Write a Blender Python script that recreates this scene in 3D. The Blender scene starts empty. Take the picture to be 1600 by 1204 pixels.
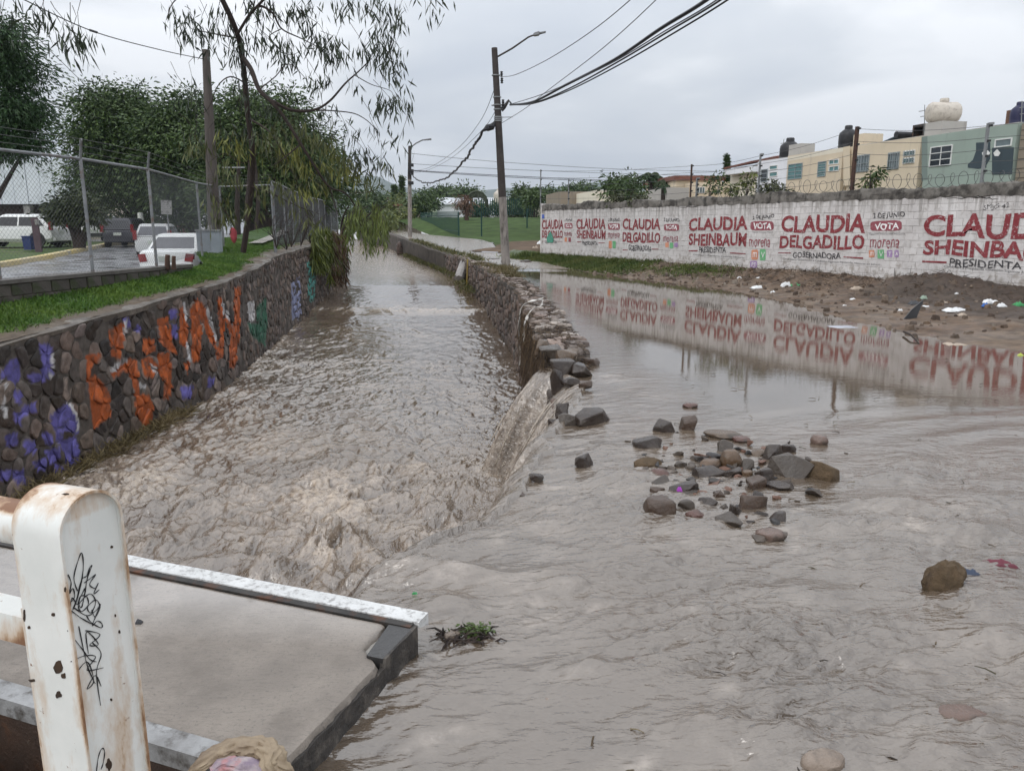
import bpy, bmesh, math, random
import numpy as np
from mathutils import Vector, Matrix, Euler
random.seed(7)
rng = np.random.default_rng(11)
R = math.radians
scene = bpy.context.scene

# ------------------------------------------------------------------ camera
CAM_Z = 1.9
FPX = 1203.0                     # focal length in pixels of the 1600 px wide photograph
PITCH = math.atan(251 / FPX)
cam_data = bpy.data.cameras.new('camera')
cam_data.sensor_width = 36.0
cam_data.lens = 36.0 * FPX / 1600.0
cam_data.clip_start = 0.05
cam_data.clip_end = 12000.0
cam = bpy.data.objects.new('camera', cam_data)
cam.location = (0, 0, CAM_Z)
cam.rotation_euler = (R(90) - PITCH, 0, 0)
scene.collection.objects.link(cam)
scene.camera = cam

# ------------------------------------------------------------------ sky: overcast
SUN_EL, SUN_ROT = R(42), R(-132)
world = bpy.data.worlds.new('World')
scene.world = world
world.use_nodes = True
wt = world.node_tree
wt.nodes.clear()
def wn(t, **k):
    n = wt.nodes.new(t)
    for a, b in k.items(): setattr(n, a, b)
    return n
w_out = wn('ShaderNodeOutputWorld'); w_bg = wn('ShaderNodeBackground')
w_bg.inputs['Strength'].default_value = 0.1
w_sky = wn('ShaderNodeTexSky', sky_type='NISHITA', sun_disc=False, sun_elevation=SUN_EL, sun_rotation=SUN_ROT)
w_sky.air_density = 1.2; w_sky.dust_density = 3.0
w_tc = wn('ShaderNodeTexCoord')
w_sep = wn('ShaderNodeSeparateXYZ'); wt.links.new(w_tc.outputs['Generated'], w_sep.inputs[0])
w_max = wn('ShaderNodeMath', operation='MAXIMUM'); wt.links.new(w_sep.outputs['Z'], w_max.inputs[0]); w_max.inputs[1].default_value = 0.0
w_add = wn('ShaderNodeMath', operation='ADD'); wt.links.new(w_max.outputs[0], w_add.inputs[0]); w_add.inputs[1].default_value = 0.22
w_inv = wn('ShaderNodeMath', operation='DIVIDE'); w_inv.inputs[0].default_value = 1.0; wt.links.new(w_add.outputs[0], w_inv.inputs[1])
w_vs = wn('ShaderNodeVectorMath', operation='SCALE'); wt.links.new(w_tc.outputs['Generated'], w_vs.inputs[0]); wt.links.new(w_inv.outputs[0], w_vs.inputs['Scale'])
w_n1 = wn('ShaderNodeTexNoise'); w_n1.inputs['Scale'].default_value = 1.15; w_n1.inputs['Detail'].default_value = 7; w_n1.inputs['Roughness'].default_value = 0.47; w_n1.inputs['Distortion'].default_value = 0.3
wt.links.new(w_vs.outputs[0], w_n1.inputs['Vector'])
w_r = wn('ShaderNodeValToRGB')
w_r.color_ramp.elements[0].position = 0.31; w_r.color_ramp.elements[0].color = (5.35, 5.75, 6.4, 1)
w_r.color_ramp.elements[1].position = 0.62; w_r.color_ramp.elements[1].color = (8.9, 9.05, 9.3, 1)
w_e = w_r.color_ramp.elements.new(0.49); w_e.color = (6.7, 7.0, 7.4, 1)
wt.links.new(w_n1.outputs['Fac'], w_r.inputs[0])
w_mix = wn('ShaderNodeMix', data_type='RGBA'); w_mix.inputs['Factor'].default_value = 0.93
wt.links.new(w_sky.outputs[0], w_mix.inputs[6]); wt.links.new(w_r.outputs[0], w_mix.inputs[7])
# an overcast sky is brighter overhead than at the horizon
w_g = wn('ShaderNodeMath', operation='MULTIPLY_ADD'); wt.links.new(w_max.outputs[0], w_g.inputs[0]); w_g.inputs[1].default_value = 1.45; w_g.inputs[2].default_value = 0.80
w_vm = wn('ShaderNodeVectorMath', operation='SCALE'); wt.links.new(w_mix.outputs[2], w_vm.inputs[0]); wt.links.new(w_g.outputs[0], w_vm.inputs['Scale'])
wt.links.new(w_vm.outputs[0], w_bg.inputs['Color']); wt.links.new(w_bg.outputs[0], w_out.inputs[0])

sun_d = bpy.data.lights.new('sun', 'SUN'); sun_d.energy = 0.75; sun_d.angle = R(30); sun_d.color = (1.0, 0.97, 0.93)
sun = bpy.data.objects.new('sun', sun_d)
_az = SUN_ROT
_sd = Vector((math.sin(_az) * math.cos(SUN_EL), math.cos(_az) * math.cos(SUN_EL), math.sin(SUN_EL)))
sun.rotation_euler = (-_sd).to_track_quat('-Z', 'Y').to_euler()
scene.collection.objects.link(sun)
scene.view_settings.view_transform = 'Standard'
scene.view_settings.look = 'None'
scene.view_settings.exposure = 0.20
scene.view_settings.gamma = 1.0
scene.view_settings.use_curve_mapping = False
scene.cycles.max_bounces = 6
scene.cycles.transparent_max_bounces = 8
scene.cycles.sample_clamp_indirect = 4.0

# ------------------------------------------------------------------ numbers: where a direction of view meets the place
_c, _s = math.cos(PITCH), math.sin(PITCH)
def ray(px, py):
    x = (px - 800) / FPX; y = (py - 602) / FPX
    return x, _c - _s * y, -(_s + _c * y)
def P(px, py, z=0.0):
    x, f, d = ray(px, py); t = (z - CAM_Z) / d
    return Vector((x * t, f * t, z))
def PY(px, py, Y):
    x, f, d = ray(px, py); t = Y / f
    return Vector((x * t, Y, CAM_Z + d * t))
def hit(px, py, fn, z=0.0):
    for _ in range(14):
        p = P(px, py, min(z, 1.85)); z = 0.5 * z + 0.5 * fn(p.x, p.y)
    return Vector((p.x, p.y, fn(p.x, p.y)))
def lerp_tab(tab):
    xs = [a for a, b in tab]; ys = [b for a, b in tab]
    return lambda v: np.interp(v, xs, ys)
def sstep(a, b, x):
    t = np.clip((x - a) / (b - a), 0, 1); return t * t * (3 - 2 * t)

# gradient noise on arrays
_perm = rng.permutation(512)
_grad = rng.normal(size=(512, 3)); _grad /= np.linalg.norm(_grad, axis=1)[:, None]
def gnoise(x, y, z=0.0):
    x, y, z = np.broadcast_arrays(np.asarray(x, float), np.asarray(y, float), np.asarray(z, float))
    xi = np.floor(x).astype(int); yi = np.floor(y).astype(int); zi = np.floor(z).astype(int)
    xf, yf, zf = x - xi, y - yi, z - zi
    fade = lambda t: t * t * t * (t * (t * 6 - 15) + 10)
    u, v, w = fade(xf), fade(yf), fade(zf)
    def g(a, b, c):
        h = _perm[(_perm[(_perm[(xi + a) & 511] + yi + b) & 511] + zi + c) & 511]
        q = _grad[h]
        return q[..., 0] * (xf - a) + q[..., 1] * (yf - b) + q[..., 2] * (zf - c)
    l = lambda a, b, t: a + t * (b - a)
    return 1.5 * l(l(l(g(0,0,0), g(1,0,0), u), l(g(0,1,0), g(1,1,0), u), v), l(l(g(0,0,1), g(1,0,1), u), l(g(0,1,1), g(1,1,1), u), v), w)
def fbm(x, y, z=0.0, o=4, r=0.5):
    a, s, t = 1.0, 0.0, 0.0; f = 1.0
    for k in range(o):
        s = s + a * gnoise(x * f, y * f, np.asarray(z) * f + 7.3 * k); t += a; a *= r; f *= 2.03
    return s / t

# ------------------------------------------------------------------ materials
def new_mat(name):
    m = bpy.data.materials.new(name); m.use_nodes = True
    nt = m.node_tree; b = nt.nodes['Principled BSDF']
    return m, nt, b
def rgba(c): return (c[0], c[1], c[2], 1)
def noise_node(nt, scale, detail=5, rough=0.55, coord='Object', stretch=None):
    n = nt.nodes.new('ShaderNodeTexNoise'); n.inputs['Scale'].default_value = scale
    n.inputs['Detail'].default_value = detail; n.inputs['Roughness'].default_value = rough
    tc = nt.nodes.new('ShaderNodeTexCoord')
    if stretch:
        mp = nt.nodes.new('ShaderNodeMapping'); mp.inputs['Scale'].default_value = stretch
        nt.links.new(tc.outputs[coord], mp.inputs[0]); nt.links.new(mp.outputs[0], n.inputs['Vector'])
    else:
        nt.links.new(tc.outputs[coord], n.inputs['Vector'])
    return n
def ramp(nt, src, lo, hi, c0=(0, 0, 0), c1=(1, 1, 1)):
    r = nt.nodes.new('ShaderNodeValToRGB')
    r.color_ramp.elements[0].position = lo; r.color_ramp.elements[0].color = rgba(c0)
    r.color_ramp.elements[1].position = hi; r.color_ramp.elements[1].color = rgba(c1)
    nt.links.new(src, r.inputs[0]); return r.outputs[0]
def mixc(nt, fac, a, b, mode='MIX'):
    m = nt.nodes.new('ShaderNodeMix'); m.data_type = 'RGBA'; m.blend_type = mode
    for k, v in ((0, fac), (6, a), (7, b)):
        if hasattr(v, 'node'): nt.links.new(v, m.inputs[k])
        elif k == 0: m.inputs[0].default_value = v
        else: m.inputs[k].default_value = rgba(v)
    return m.outputs[2]
def M(name, c1, c2=None, scale=4.0, rough=0.8, bump=0.0, bscale=None, spec=0.3, metal=0.0, attr=False,
      stain=None, sscale=3.0, slo=0.52, shi=0.68, sstretch=None, lo=0.35, hi=0.65, coord='Object', wet=None, stretch=None, objvar=0.0):
    m, nt, b = new_mat(name)
    c2 = c2 or tuple(0.8 * v for v in c1)
    n = noise_node(nt, scale, 6, 0.6, coord, stretch)
    col = ramp(nt, n.outputs['Fac'], lo, hi, c1, c2)
    if attr:
        a = nt.nodes.new('ShaderNodeAttribute'); a.attribute_name = 'Col'
        col = mixc(nt, 1.0, a.outputs['Color'], col, 'MULTIPLY')
    if objvar:
        oi = nt.nodes.new('ShaderNodeObjectInfo')
        rr = ramp(nt, oi.outputs['Random'], 0, 1, (1 - objvar,) * 3, (1 + objvar, 1 + objvar * .92, 1 + objvar * .82))
        col = mixc(nt, 1.0, col, rr, 'MULTIPLY')
    if stain:
        sn = noise_node(nt, sscale, 7, 0.62, coord, sstretch)
        col = mixc(nt, ramp(nt, sn.outputs['Fac'], slo, shi), col, stain)
    nt.links.new(col, b.inputs['Base Color'])
    b.inputs['Roughness'].default_value = rough
    if wet:
        wn_ = noise_node(nt, wet[0], 4, 0.5, coord)
        nt.links.new(ramp(nt, wn_.outputs['Fac'], 0.42, 0.6, (wet[1],) * 3, (rough,) * 3), b.inputs['Roughness'])
    b.inputs['Specular IOR Level'].default_value = spec
    b.inputs['Metallic'].default_value = metal
    if bump:
        bn = noise_node(nt, bscale or scale * 4, 6, 0.65, coord)
        bp = nt.nodes.new('ShaderNodeBump'); bp.inputs['Strength'].default_value = bump; bp.inputs['Distance'].default_value = 0.02
        nt.links.new(bn.outputs['Fac'], bp.inputs['Height']); nt.links.new(bp.outputs[0], b.inputs['Normal'])
    return m

# ------------------------------------------------------------------ mesh helpers
class MB:
    """collects vertices and faces, then becomes ONE mesh"""
    def __init__(self): self.v = []; self.f = []; self.c = []; self.mi = []
    def add(self, vs, fs, col=None, mi=0):
        o = len(self.v); self.v.extend([tuple(p) for p in vs])
        self.f.extend([tuple(i + o for i in f) for f in fs]); self.mi.extend([mi] * len(fs))
        self.c.extend([col or (1, 1, 1)] * len(vs)); return self
    def addc(self, vs, fs, cols):
        o = len(self.v); self.v.extend([tuple(p) for p in vs])
        self.f.extend([tuple(i + o for i in f) for f in fs]); self.mi.extend([0] * len(fs)); self.c.extend(cols); return self
    def box(self, c, size, rot=None, col=None, mi=0, taper=1.0):
        x, y, z = size[0] / 2, size[1] / 2, size[2] / 2
        vs = [Vector((sx * x * (taper if sz > 0 else 1), sy * y * (taper if sz > 0 else 1), sz * z)) for sz in (-1, 1) for sy in (-1, 1) for sx in (-1, 1)]
        if rot is not None:
            m = rot if isinstance(rot, Matrix) else Euler(rot).to_matrix()
            vs = [m @ v for v in vs]
        vs = [v + Vector(c) for v in vs]
        return self.add(vs, [(0,2,3,1), (4,5,7,6), (0,1,5,4), (2,6,7,3), (0,4,6,2), (1,3,7,5)], col, mi)
    def tube(self, pts, rad, n=8, cap=True, col=None, squash=None):
        pts = [Vector(p) for p in pts]
        if not hasattr(rad, '__len__'): rad = [rad] * len(pts)
        vs, fs = [], []
        up = Vector((0, 0, 1)); prev = None
        for i, p in enumerate(pts):
            t = (pts[min(i + 1, len(pts) - 1)] - pts[max(i - 1, 0)])
            t = t.normalized() if t.length > 1e-9 else Vector((0, 0, 1))
            if prev is None:
                a = t.cross(up)
                if a.length < 1e-3: a = t.cross(Vector((0, 1, 0)))
            else: a = prev - t * prev.dot(t)
            if a.length < 1e-6: a = t.orthogonal()
            a.normalize(); b = t.cross(a); prev = a
            for k in range(n):
                q = 2 * math.pi * k / n
                vs.append(p + (a * math.cos(q) + b * math.sin(q)) * rad[i])
        for i in range(len(pts) - 1):
            for k in range(n):
                fs.append((i*n+k, i*n+(k+1)%n, (i+1)*n+(k+1)%n, (i+1)*n+k))
        if cap: fs.append(tuple(range(n - 1, -1, -1))); fs.append(tuple((len(pts)-1)*n + k for k in range(n)))
        return self.add(vs, fs, col)
    def lathe(self, prof, center, n=16, axis='Z', col=None):
        vs, fs = [], []
        for r, h in prof:
            for k in range(n):
                q = 2 * math.pi * k / n; a, b = r * math.cos(q), r * math.sin(q)
                v = {'Z': (a, b, h), 'X': (h, a, b), 'Y': (a, h, b)}[axis]
                vs.append(Vector(v) + Vector(center))
        for i in range(len(prof) - 1):
            for k in range(n): fs.append((i*n+k, i*n+(k+1)%n, (i+1)*n+(k+1)%n, (i+1)*n+k))
        fs.append(tuple(range(n))); fs.append(tuple((len(prof)-1)*n + k for k in range(n)))
        return self.add(vs, fs, col)
    def loft(self, rings, cap=True, col=None, closed=True):
        n = len(rings[0]); vs = [p for r in rings for p in r]; fs = []
        for i in range(len(rings) - 1):
            for k in range(n if closed else n - 1): fs.append((i*n+k, i*n+(k+1)%n, (i+1)*n+(k+1)%n, (i+1)*n+k))
        if cap: fs.append(tuple(range(n - 1, -1, -1))); fs.append(tuple((len(rings)-1)*n + k for k in range(n)))
        return self.add(vs, fs, col)
    def xform(self, m):
        self.v = [tuple(m @ Vector(p)) for p in self.v]; return self
    def mesh(self, name, mats, smooth=False):
        me = bpy.data.meshes.new(name); me.from_pydata(self.v, [], self.f)
        mats = mats if isinstance(mats, (list, tuple)) else [mats]
        for m in mats: me.materials.append(m)
        if any(self.mi): me.polygons.foreach_set('material_index', self.mi)
        if any(c != (1, 1, 1) for c in self.c):
            ca = me.color_attributes.new('Col', 'FLOAT_COLOR', 'POINT')
            ca.data.foreach_set('color', np.array([(a[0], a[1], a[2], 1) for a in self.c], np.float32).ravel())
        fix_normals(me)
        if smooth: shade(me, smooth)
        me.update(); return me
def fix_normals(me):
    bm = bmesh.new(); bm.from_mesh(me); bmesh.ops.recalc_face_normals(bm, faces=bm.faces); bm.to_mesh(me); bm.free()
def shade(me, ang):
    me.polygons.foreach_set('use_smooth', [True] * len(me.polygons))
    if ang is not True:
        bm = bmesh.new(); bm.from_mesh(me)
        for e in bm.edges:
            if len(e.link_faces) == 2 and e.calc_face_angle(0) > R(ang): e.smooth = False
        bm.to_mesh(me); bm.free()
def link(o, parent=None):
    scene.collection.objects.link(o)
    if parent is not None:
        o.parent = parent
        w = Vector(parent.location)
        if parent.parent is None and parent.type == 'EMPTY' and not parent.get('_local'):
            o.matrix_parent_inverse = Matrix.Translation(-w)
    return o
def tag(o, label=None, cat=None, group=None, kind=None):
    if label: o['label'] = label
    if cat: o['category'] = cat
    if group: o['group'] = group
    if kind: o['kind'] = kind
    return o
def thing(name, label, cat, loc=(0, 0, 0), group=None, rotz=0.0, local=False):
    o = bpy.data.objects.new(name, None); o.location = loc; o.rotation_euler = (0, 0, rotz)
    o.empty_display_size = 0.2
    scene.collection.objects.link(o)
    if local: o['_local'] = 1
    return tag(o, label, cat, group)
def part(name, mb, mat, parent, smooth=False, label=None, kind=None):
    me = mb if isinstance(mb, bpy.types.Mesh) else mb.mesh(name, mat, smooth)
    return tag(link(bpy.data.objects.new(name, me), parent), label, None, None, kind)
def solo(name, mb, mat, label, cat, group=None, smooth=False, base=None):
    me = mb if isinstance(mb, bpy.types.Mesh) else mb.mesh(name, mat, smooth)
    if base is None:
        co = np.empty(len(me.vertices) * 3, np.float32); me.vertices.foreach_get('co', co); co = co.reshape(-1, 3)
        base = ((co[:, 0].min() + co[:, 0].max()) / 2, (co[:, 1].min() + co[:, 1].max()) / 2, co[:, 2].min())
    me.transform(Matrix.Translation(-Vector(base)))
    o = bpy.data.objects.new(name, me); o.location = base
    scene.collection.objects.link(o); return tag(o, label, cat, group)
def struct(name, me, kind='structure', parent=None):
    return tag(link(bpy.data.objects.new(name, me), parent), kind=kind)
def copy_tree(o, parent=None):
    c = o.copy(); scene.collection.objects.link(c)
    if parent is not None: c.parent = parent
    for ch in [q for q in scene.objects if q.parent is o]: copy_tree(ch, c)
    return c
def npmesh(name, verts, faces, mat, cols=None, smooth=False, attrs=None):
    """fast mesh from arrays; faces is (n,k)"""
    verts = np.asarray(verts, np.float32); faces = np.asarray(faces, np.int32)
    me = bpy.data.meshes.new(name); k = faces.shape[1]
    me.vertices.add(len(verts)); me.vertices.foreach_set('co', verts.ravel())
    me.loops.add(faces.size); me.loops.foreach_set('vertex_index', faces.ravel())
    me.polygons.add(len(faces)); me.polygons.foreach_set('loop_start', np.arange(0, faces.size, k, dtype=np.int32))
    me.polygons.foreach_set('loop_total', np.full(len(faces), k, np.int32))
    if smooth: me.polygons.foreach_set('use_smooth', np.ones(len(faces), bool))
    me.update(calc_edges=True)
    if cols is not None:
        ca = me.color_attributes.new('Col', 'FLOAT_COLOR', 'POINT')
        cc = np.ones((len(verts), 4), np.float32); cc[:, :3] = cols; ca.data.foreach_set('color', cc.ravel())
    for an, av in (attrs or {}).items():
        at = me.attributes.new(an, 'FLOAT', 'POINT'); at.data.foreach_set('value', np.asarray(av, np.float32).ravel())
    me.materials.append(mat); return me
def gridfaces(nu, nv):
    i = np.arange((nu - 1) * (nv - 1)); a = i // (nv - 1) * nv + i % (nv - 1)
    return np.stack([a, a + nv, a + nv + 1, a + 1], 1)
def rand_dirs(n):
    d = rng.normal(size=(n, 3)); return d / np.linalg.norm(d, axis=1)[:, None]
def leaf_arrays(base, dirs, length, width, bend=0.0):
    """one pointed blade per row, folded along its rib; returns verts, faces(3)"""
    n = len(base); length = np.broadcast_to(length, n)[:, None]; width = np.broadcast_to(width, n)[:, None]
    side = np.cross(dirs, rand_dirs(n)); side /= np.linalg.norm(side, axis=1)[:, None] + 1e-9
    nor = np.cross(side, dirs)
    mid = base + dirs * length * 0.45 + nor * width * 0.25
    tip = base + dirs * length; tip[:, 2] -= bend * length[:, 0]
    v = np.stack([base, mid + side * width / 2 - nor * width * .2, tip, mid - side * width / 2 - nor * width * .2], 1).reshape(-1, 3)
    o = np.arange(n)[:, None] * 4
    f = np.concatenate([o + np.array([[0, 1, 2]]), o + np.array([[0, 2, 3]])], 0)
    return v, f
# ------------------------------------------------------------------ layout: canal walls, levels
XR = lerp_tab([(-4, -3.6), (2, -1.35), (3.2, -.86), (4.03, -.72), (4.48, -.44), (4.92, -.13), (5.3, .02), (6.0, .24), (6.64, .40), (7.86, .5), (9.18, .52), (10.5, .49), (14.4, .31), (21.2, 0), (29.3, -.97), (39.5, -2.6), (53, -6.1), (80, -12.7), (110, -22), (150, -38)])
XL = lerp_tab([(-4, -6.3), (9, -6.12), (12, -6.08), (15.7, -6.05), (19, -6.5), (23.2, -7.1), (28, -7.55), (35.8, -8.2), (45, -9.6), (53, -12), (80, -18.8), (110, -28), (150, -45)])
ZC = lerp_tab([(-4, -1.45), (7, -1.5), (14, -1.55), (22, -1.62), (28.5, -1.42), (30.5, -1.22), (36, -.9), (44, -.8), (80, -.45), (110, -.1), (150, .3)])
ZL = lerp_tab([(-4, .4), (8, .45), (10.5, .54), (14.7, .68), (20, .78), (24, 1.0), (30, 1.1), (45, 1.25), (80, 1.3), (150, 1.4)])
def ZS(Y): return np.maximum(0, .0185 * (np.asarray(Y, float) - 32))
WALL_A, WALL_B = Vector((1.5, 40.0, 0)), Vector((1.5 + 10.6 * 1.62, 40 - 21.5 * 1.62, 0))   # painted wall, far end and near end
WDIR = (WALL_B - WALL_A).normalized(); WLEN = (WALL_B - WALL_A).length
WNOR = Vector((WDIR.y, -WDIR.x, 0))
if WNOR.x > 0: WNOR = -WNOR
_wl = [P(*p, 0.0) for p in [(842, 413), (900, 424), (960, 433), (1100, 449), (1200, 471), (1300, 502), (1440, 537), (1600, 563), (1850, 590)]]
def wall_sd(X, Y):                       # along the painted wall, and distance out from it
    dx, dy = X - WALL_A.x, Y - WALL_A.y
    return dx * WDIR.x + dy * WDIR.y, dx * WNOR.x + dy * WNOR.y
_t = sorted([tuple(float(q) for q in wall_sd(p.x, p.y)) for p in _wl])
print('waterline', [(round(a, 1), round(b, 1)) for a, b in _t])
BANKW = lerp_tab([(-6, _t[0][1] + 1.0)] + _t + [(60, _t[-1][1])])
def bank_z(X, Y):
    s, d = wall_sd(np.asarray(X, float), np.asarray(Y, float)); w = BANKW(s)
    t = np.clip(d / w, -.2, 1.6)
    base = .47 * (1 - t) * (1 - .25 * np.sin(np.clip(t, 0, 1) * math.pi))
    rough = sstep(6, 12, s)
    clod = (.06 + .10 * rough) * fbm(X * 1.1, Y * 1.1, 3.1, 4) + (.03 + .06 * rough) * np.abs(fbm(X * 4.3, Y * 4.3, 9.1, 3)) + rough * .035 * fbm(X * 11, Y * 11, 5.1, 2)
    mound = .33 * np.exp(-((s - 22.3) / 1.5) ** 2 - ((d - .75) / .6) ** 2) + .16 * np.exp(-((s - 17.5) / 1.2) ** 2 - ((d - .6) / .5) ** 2) + .12 * np.exp(-((s - 13) / 1.6) ** 2 - ((d - 1.2) / .6) ** 2)
    return base + clod * np.clip(1.15 - t, .1, 1) + mound - .04

# ------------------------------------------------------------------ materials of the setting
def water_mat(name, mud, foam, rough=.05, bscale=9.0, stretch=(1, 1, 1), fine=26.0):
    m, nt, b = new_mat(name)
    fa = nt.nodes.new('ShaderNodeAttribute'); fa.attribute_name = 'foam'  # carries real foam, and far off a painted sky reflection
    ra = nt.nodes.new('ShaderNodeAttribute'); ra.attribute_name = 'rip'
    n1 = noise_node(nt, 1.1, 5, .55)
    silt = ramp(nt, n1.outputs['Fac'], .35, .65, mud, tuple(v * .8 for v in mud))
    n2 = noise_node(nt, 11.0, 7, .68)
    fm = nt.nodes.new('ShaderNodeMath'); fm.operation = 'MULTIPLY'
    nt.links.new(fa.outputs['Fac'], fm.inputs[0]); nt.links.new(ramp(nt, n2.outputs['Fac'], .30, .62), fm.inputs[1])
    nt.links.new(mixc(nt, fm.outputs[0], silt, foam), b.inputs['Base Color'])
    mr = nt.nodes.new('ShaderNodeMapRange'); mr.inputs['To Min'].default_value = rough; mr.inputs['To Max'].default_value = .5
    nt.links.new(fm.outputs[0], mr.inputs['Value']); nt.links.new(mr.outputs[0], b.inputs['Roughness'])
    b.inputs['IOR'].default_value = 1.75
    b.inputs['Specular IOR Level'].default_value = .8
    bn = noise_node(nt, bscale, 4, .55, stretch=stretch); bn2 = noise_node(nt, fine, 3, .5, stretch=stretch)
    ad = nt.nodes.new('ShaderNodeMath'); ad.operation = 'MULTIPLY_ADD'; ad.inputs[1].default_value = .55
    nt.links.new(bn2.outputs['Fac'], ad.inputs[0]); nt.links.new(bn.outputs['Fac'], ad.inputs[2])
    bp = nt.nodes.new('ShaderNodeBump'); bp.inputs['Distance'].default_value = .045
    nt.links.new(ra.outputs['Fac'], bp.inputs['Strength']); nt.links.new(ad.outputs[0], bp.inputs['Height'])
    nt.links.new(bp.outputs[0], b.inputs['Normal'])
    return m
MAT = {}
MAT['flood'] = water_mat('flood_water', (.118, .088, .063), (.54, .46, .385), .02, 7.0, (.55, 1.5, 1), 24)
MAT['canal'] = water_mat('canal_water', (.118, .084, .058), (.46, .365, .275), .05, 5.0, (1.5, .7, 1), 16)
MAT['soil'] = M('wet_soil', (.085, .055, .036), (.165, .115, .080), 1.8, .75, .9, 22, attr=True, stain=(.055, .042, .034), sscale=2.6, wet=(1.4, .35))
MAT['bank_soil'] = M('bank_soil', (.60, .60, .60), (1, 1, 1), 7, .8, .8, 30, attr=True, wet=(1.1, .45))
MAT['grass'] = M('grass_blades', (.75, .75, .75), (1, 1, 1), 2.0, .55, attr=True, spec=.35)
MAT['leaf'] = M('leaf_blades', (.8, .8, .8), (1, 1, 1), 1.2, .5, attr=True, spec=.35)
MAT['mortar'] = M('wall_mortar', (.060, .050, .042), (.105, .088, .074), 3, .9, .8, 25, stain=(.03, .026, .022), sscale=1.5)
MAT['stone'] = M('wall_stone', (.62, .62, .62), (1.1, 1.1, 1.1), 9, .72, .6, 34, attr=True, stain=(.05, .042, .035), sscale=4.0, slo=.57, shi=.72, wet=(2.5, .42))
MAT['dark_steel'] = M('dark_steel', (.030, .028, .026), (.055, .05, .046), 6, .5, .3, 30, metal=.3, stain=(.12, .05, .025), sscale=7)
MAT['concrete'] = M('concrete', (.34, .32, .29), (.25, .235, .21), 3, .85, .4, 40, stain=(.16, .15, .135), sscale=2)

# ------------------------------------------------------------------ flood water over the street, spilling left into the canal
Ys = np.concatenate([np.arange(.5, 1.4, .03), np.arange(1.4, 4.2, .0125), np.arange(4.2, 10.6, .019), np.arange(10.6, 11.4, .05), np.arange(11.4, 20, .075), np.arange(20, 45, .25), np.arange(45, 112, 1.0)])
Ys = Ys[np.concatenate([[True], np.diff(Ys) > .008])]
A = np.concatenate([np.linspace(-1.25, 0, 84, endpoint=False), np.arange(0, 4.2, .019), np.arange(4.2, 6.5, .034), np.arange(6.5, 9, .07), np.linspace(9, 24, 60)])
A = A[np.concatenate([[True], np.diff(A) > .006])]
YY, AA = np.meshgrid(Ys, A, indexing='ij')
onwall = sstep(10.36, 10.62, YY)
AE = AA * (1 - onwall) + np.maximum(AA, .30) * onwall
rightlim = lerp_tab([(0, 30), (40, 24), (44, 6), (47.8, 2.1), (52.6, 5.0), (60, 6.4), (67.6, 6.9), (79.5, 4.4), (112, 4)])
AE = np.where(YY > 40, np.minimum(AE * 1.0, 1e9), AE)
frac = np.clip((AE - .3) / (24 - .3), 0, 1)
AE = np.where(YY > 40, .3 + frac * (np.minimum(rightlim(YY), 24) - .3), AE)
XLIP = lerp_tab([(-4, -3.6), (2, -1.35), (3.2, -.86), (4.03, -.72), (4.48, -.44), (4.92, -.13), (5.3, .02), (6.0, .24), (6.64, .40), (7.86, .60), (8.6, .76), (9.0, .88), (9.35, .90), (9.7, .80), (10.05, .62), (10.4, .50), (10.6, .49)])
XX = np.where(YY < 10.6, XLIP(YY) + (1 - sstep(1.2, 2.6, AA)) * sstep(4.2, 5.2, YY) * (1 - sstep(8.6, 9.2, YY)) * (.13 * gnoise(YY * 2.3, 3.1, .5) + .07 * gnoise(YY * 6.1, 1.1, .5)), XR(YY)) + AE
d_fall = np.maximum(-AA, 0) * (1 - onwall)
throw = .75 + .55 * fbm(YY * 2.3, 0, 4.4, 3) + .22 * gnoise(YY * 9, 0, 1.0)
throw = np.clip(throw, .35, 1.5)
throw = np.clip(.62 + .25 * fbm(YY * 3, 0, 4.4, 3) + .20 * gnoise(YY * 13, 0, 1.0) + .80 * np.exp(-((YY - 10.12) / .20) ** 2) + .95 * np.exp(-((YY - 9.22) / .30) ** 2) - .38 * np.exp(-((YY - 9.70) / .10) ** 2), .18, 1.8)
zfall = -(.16 * d_fall + 1.85 * d_fall ** 2 / throw) + (.05 * fbm(YY * 12, AA * 2.0, 6.0, 3) + .035 * fbm(YY * 30, AA * 2.5, 2.0, 2)) * np.clip(d_fall * 4, 0, 1)
zfall = np.maximum(zfall, -1.85)
near = 1 - sstep(4.2, 8.2, YY)
ca, sa = math.cos(.45), math.sin(.45)
U = XX * ca + YY * sa; V = -XX * sa + YY * ca
w_big = fbm(U * .9, V * 2.1, 1.0, 3); w_mid = fbm(U * 2.6 + .8 * w_big, V * 6.0, 2.0, 4, .55); w_fine = fbm(U * 7 + 1.2 * w_mid, V * 15, 4.0, 3, .6); crinkle = 1 - 2.4 * np.abs(fbm(U * 4.2 + 1.5 * w_big, V * 10.0, 5.0, 3, .55))
calm = sstep(.5, 1.9, AA + .5 * fbm(XX * .6, YY * .6, 8, 2)) * sstep(6.1, 8.2, YY + .14 * (2.5 - XX) + .6 * fbm(XX * .5, YY * .5, 18, 2))
lipzone = (1 - sstep(.1, 1.6, AA)) * (1 - onwall)
slick = np.clip(.55 + 1.5 * fbm(U * .55, V * 1.0, 12.0, 3), .12, 1.3)
amp = .0020 + .088 * near * slick + .006 * (1 - sstep(7, 11, YY)) + .010 * lipzone
ridge = 1 - np.abs(w_mid) * 2.2
Z = ZS(YY) + zfall + amp * (1 - calm * .955) * (1.1 * w_big + .62 * w_mid + .28 * ridge * near + .20 * w_fine + .30 * crinkle * near * np.clip(.4 + 1.6 * fbm(U * .7, V * .9, 7.7, 2), 0, 1.2))
Z += sstep(33, 37, YY) * .010 * fbm(XX * 1.8, YY * 1.2, 3.0, 3)
foam = np.zeros_like(Z)
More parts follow.
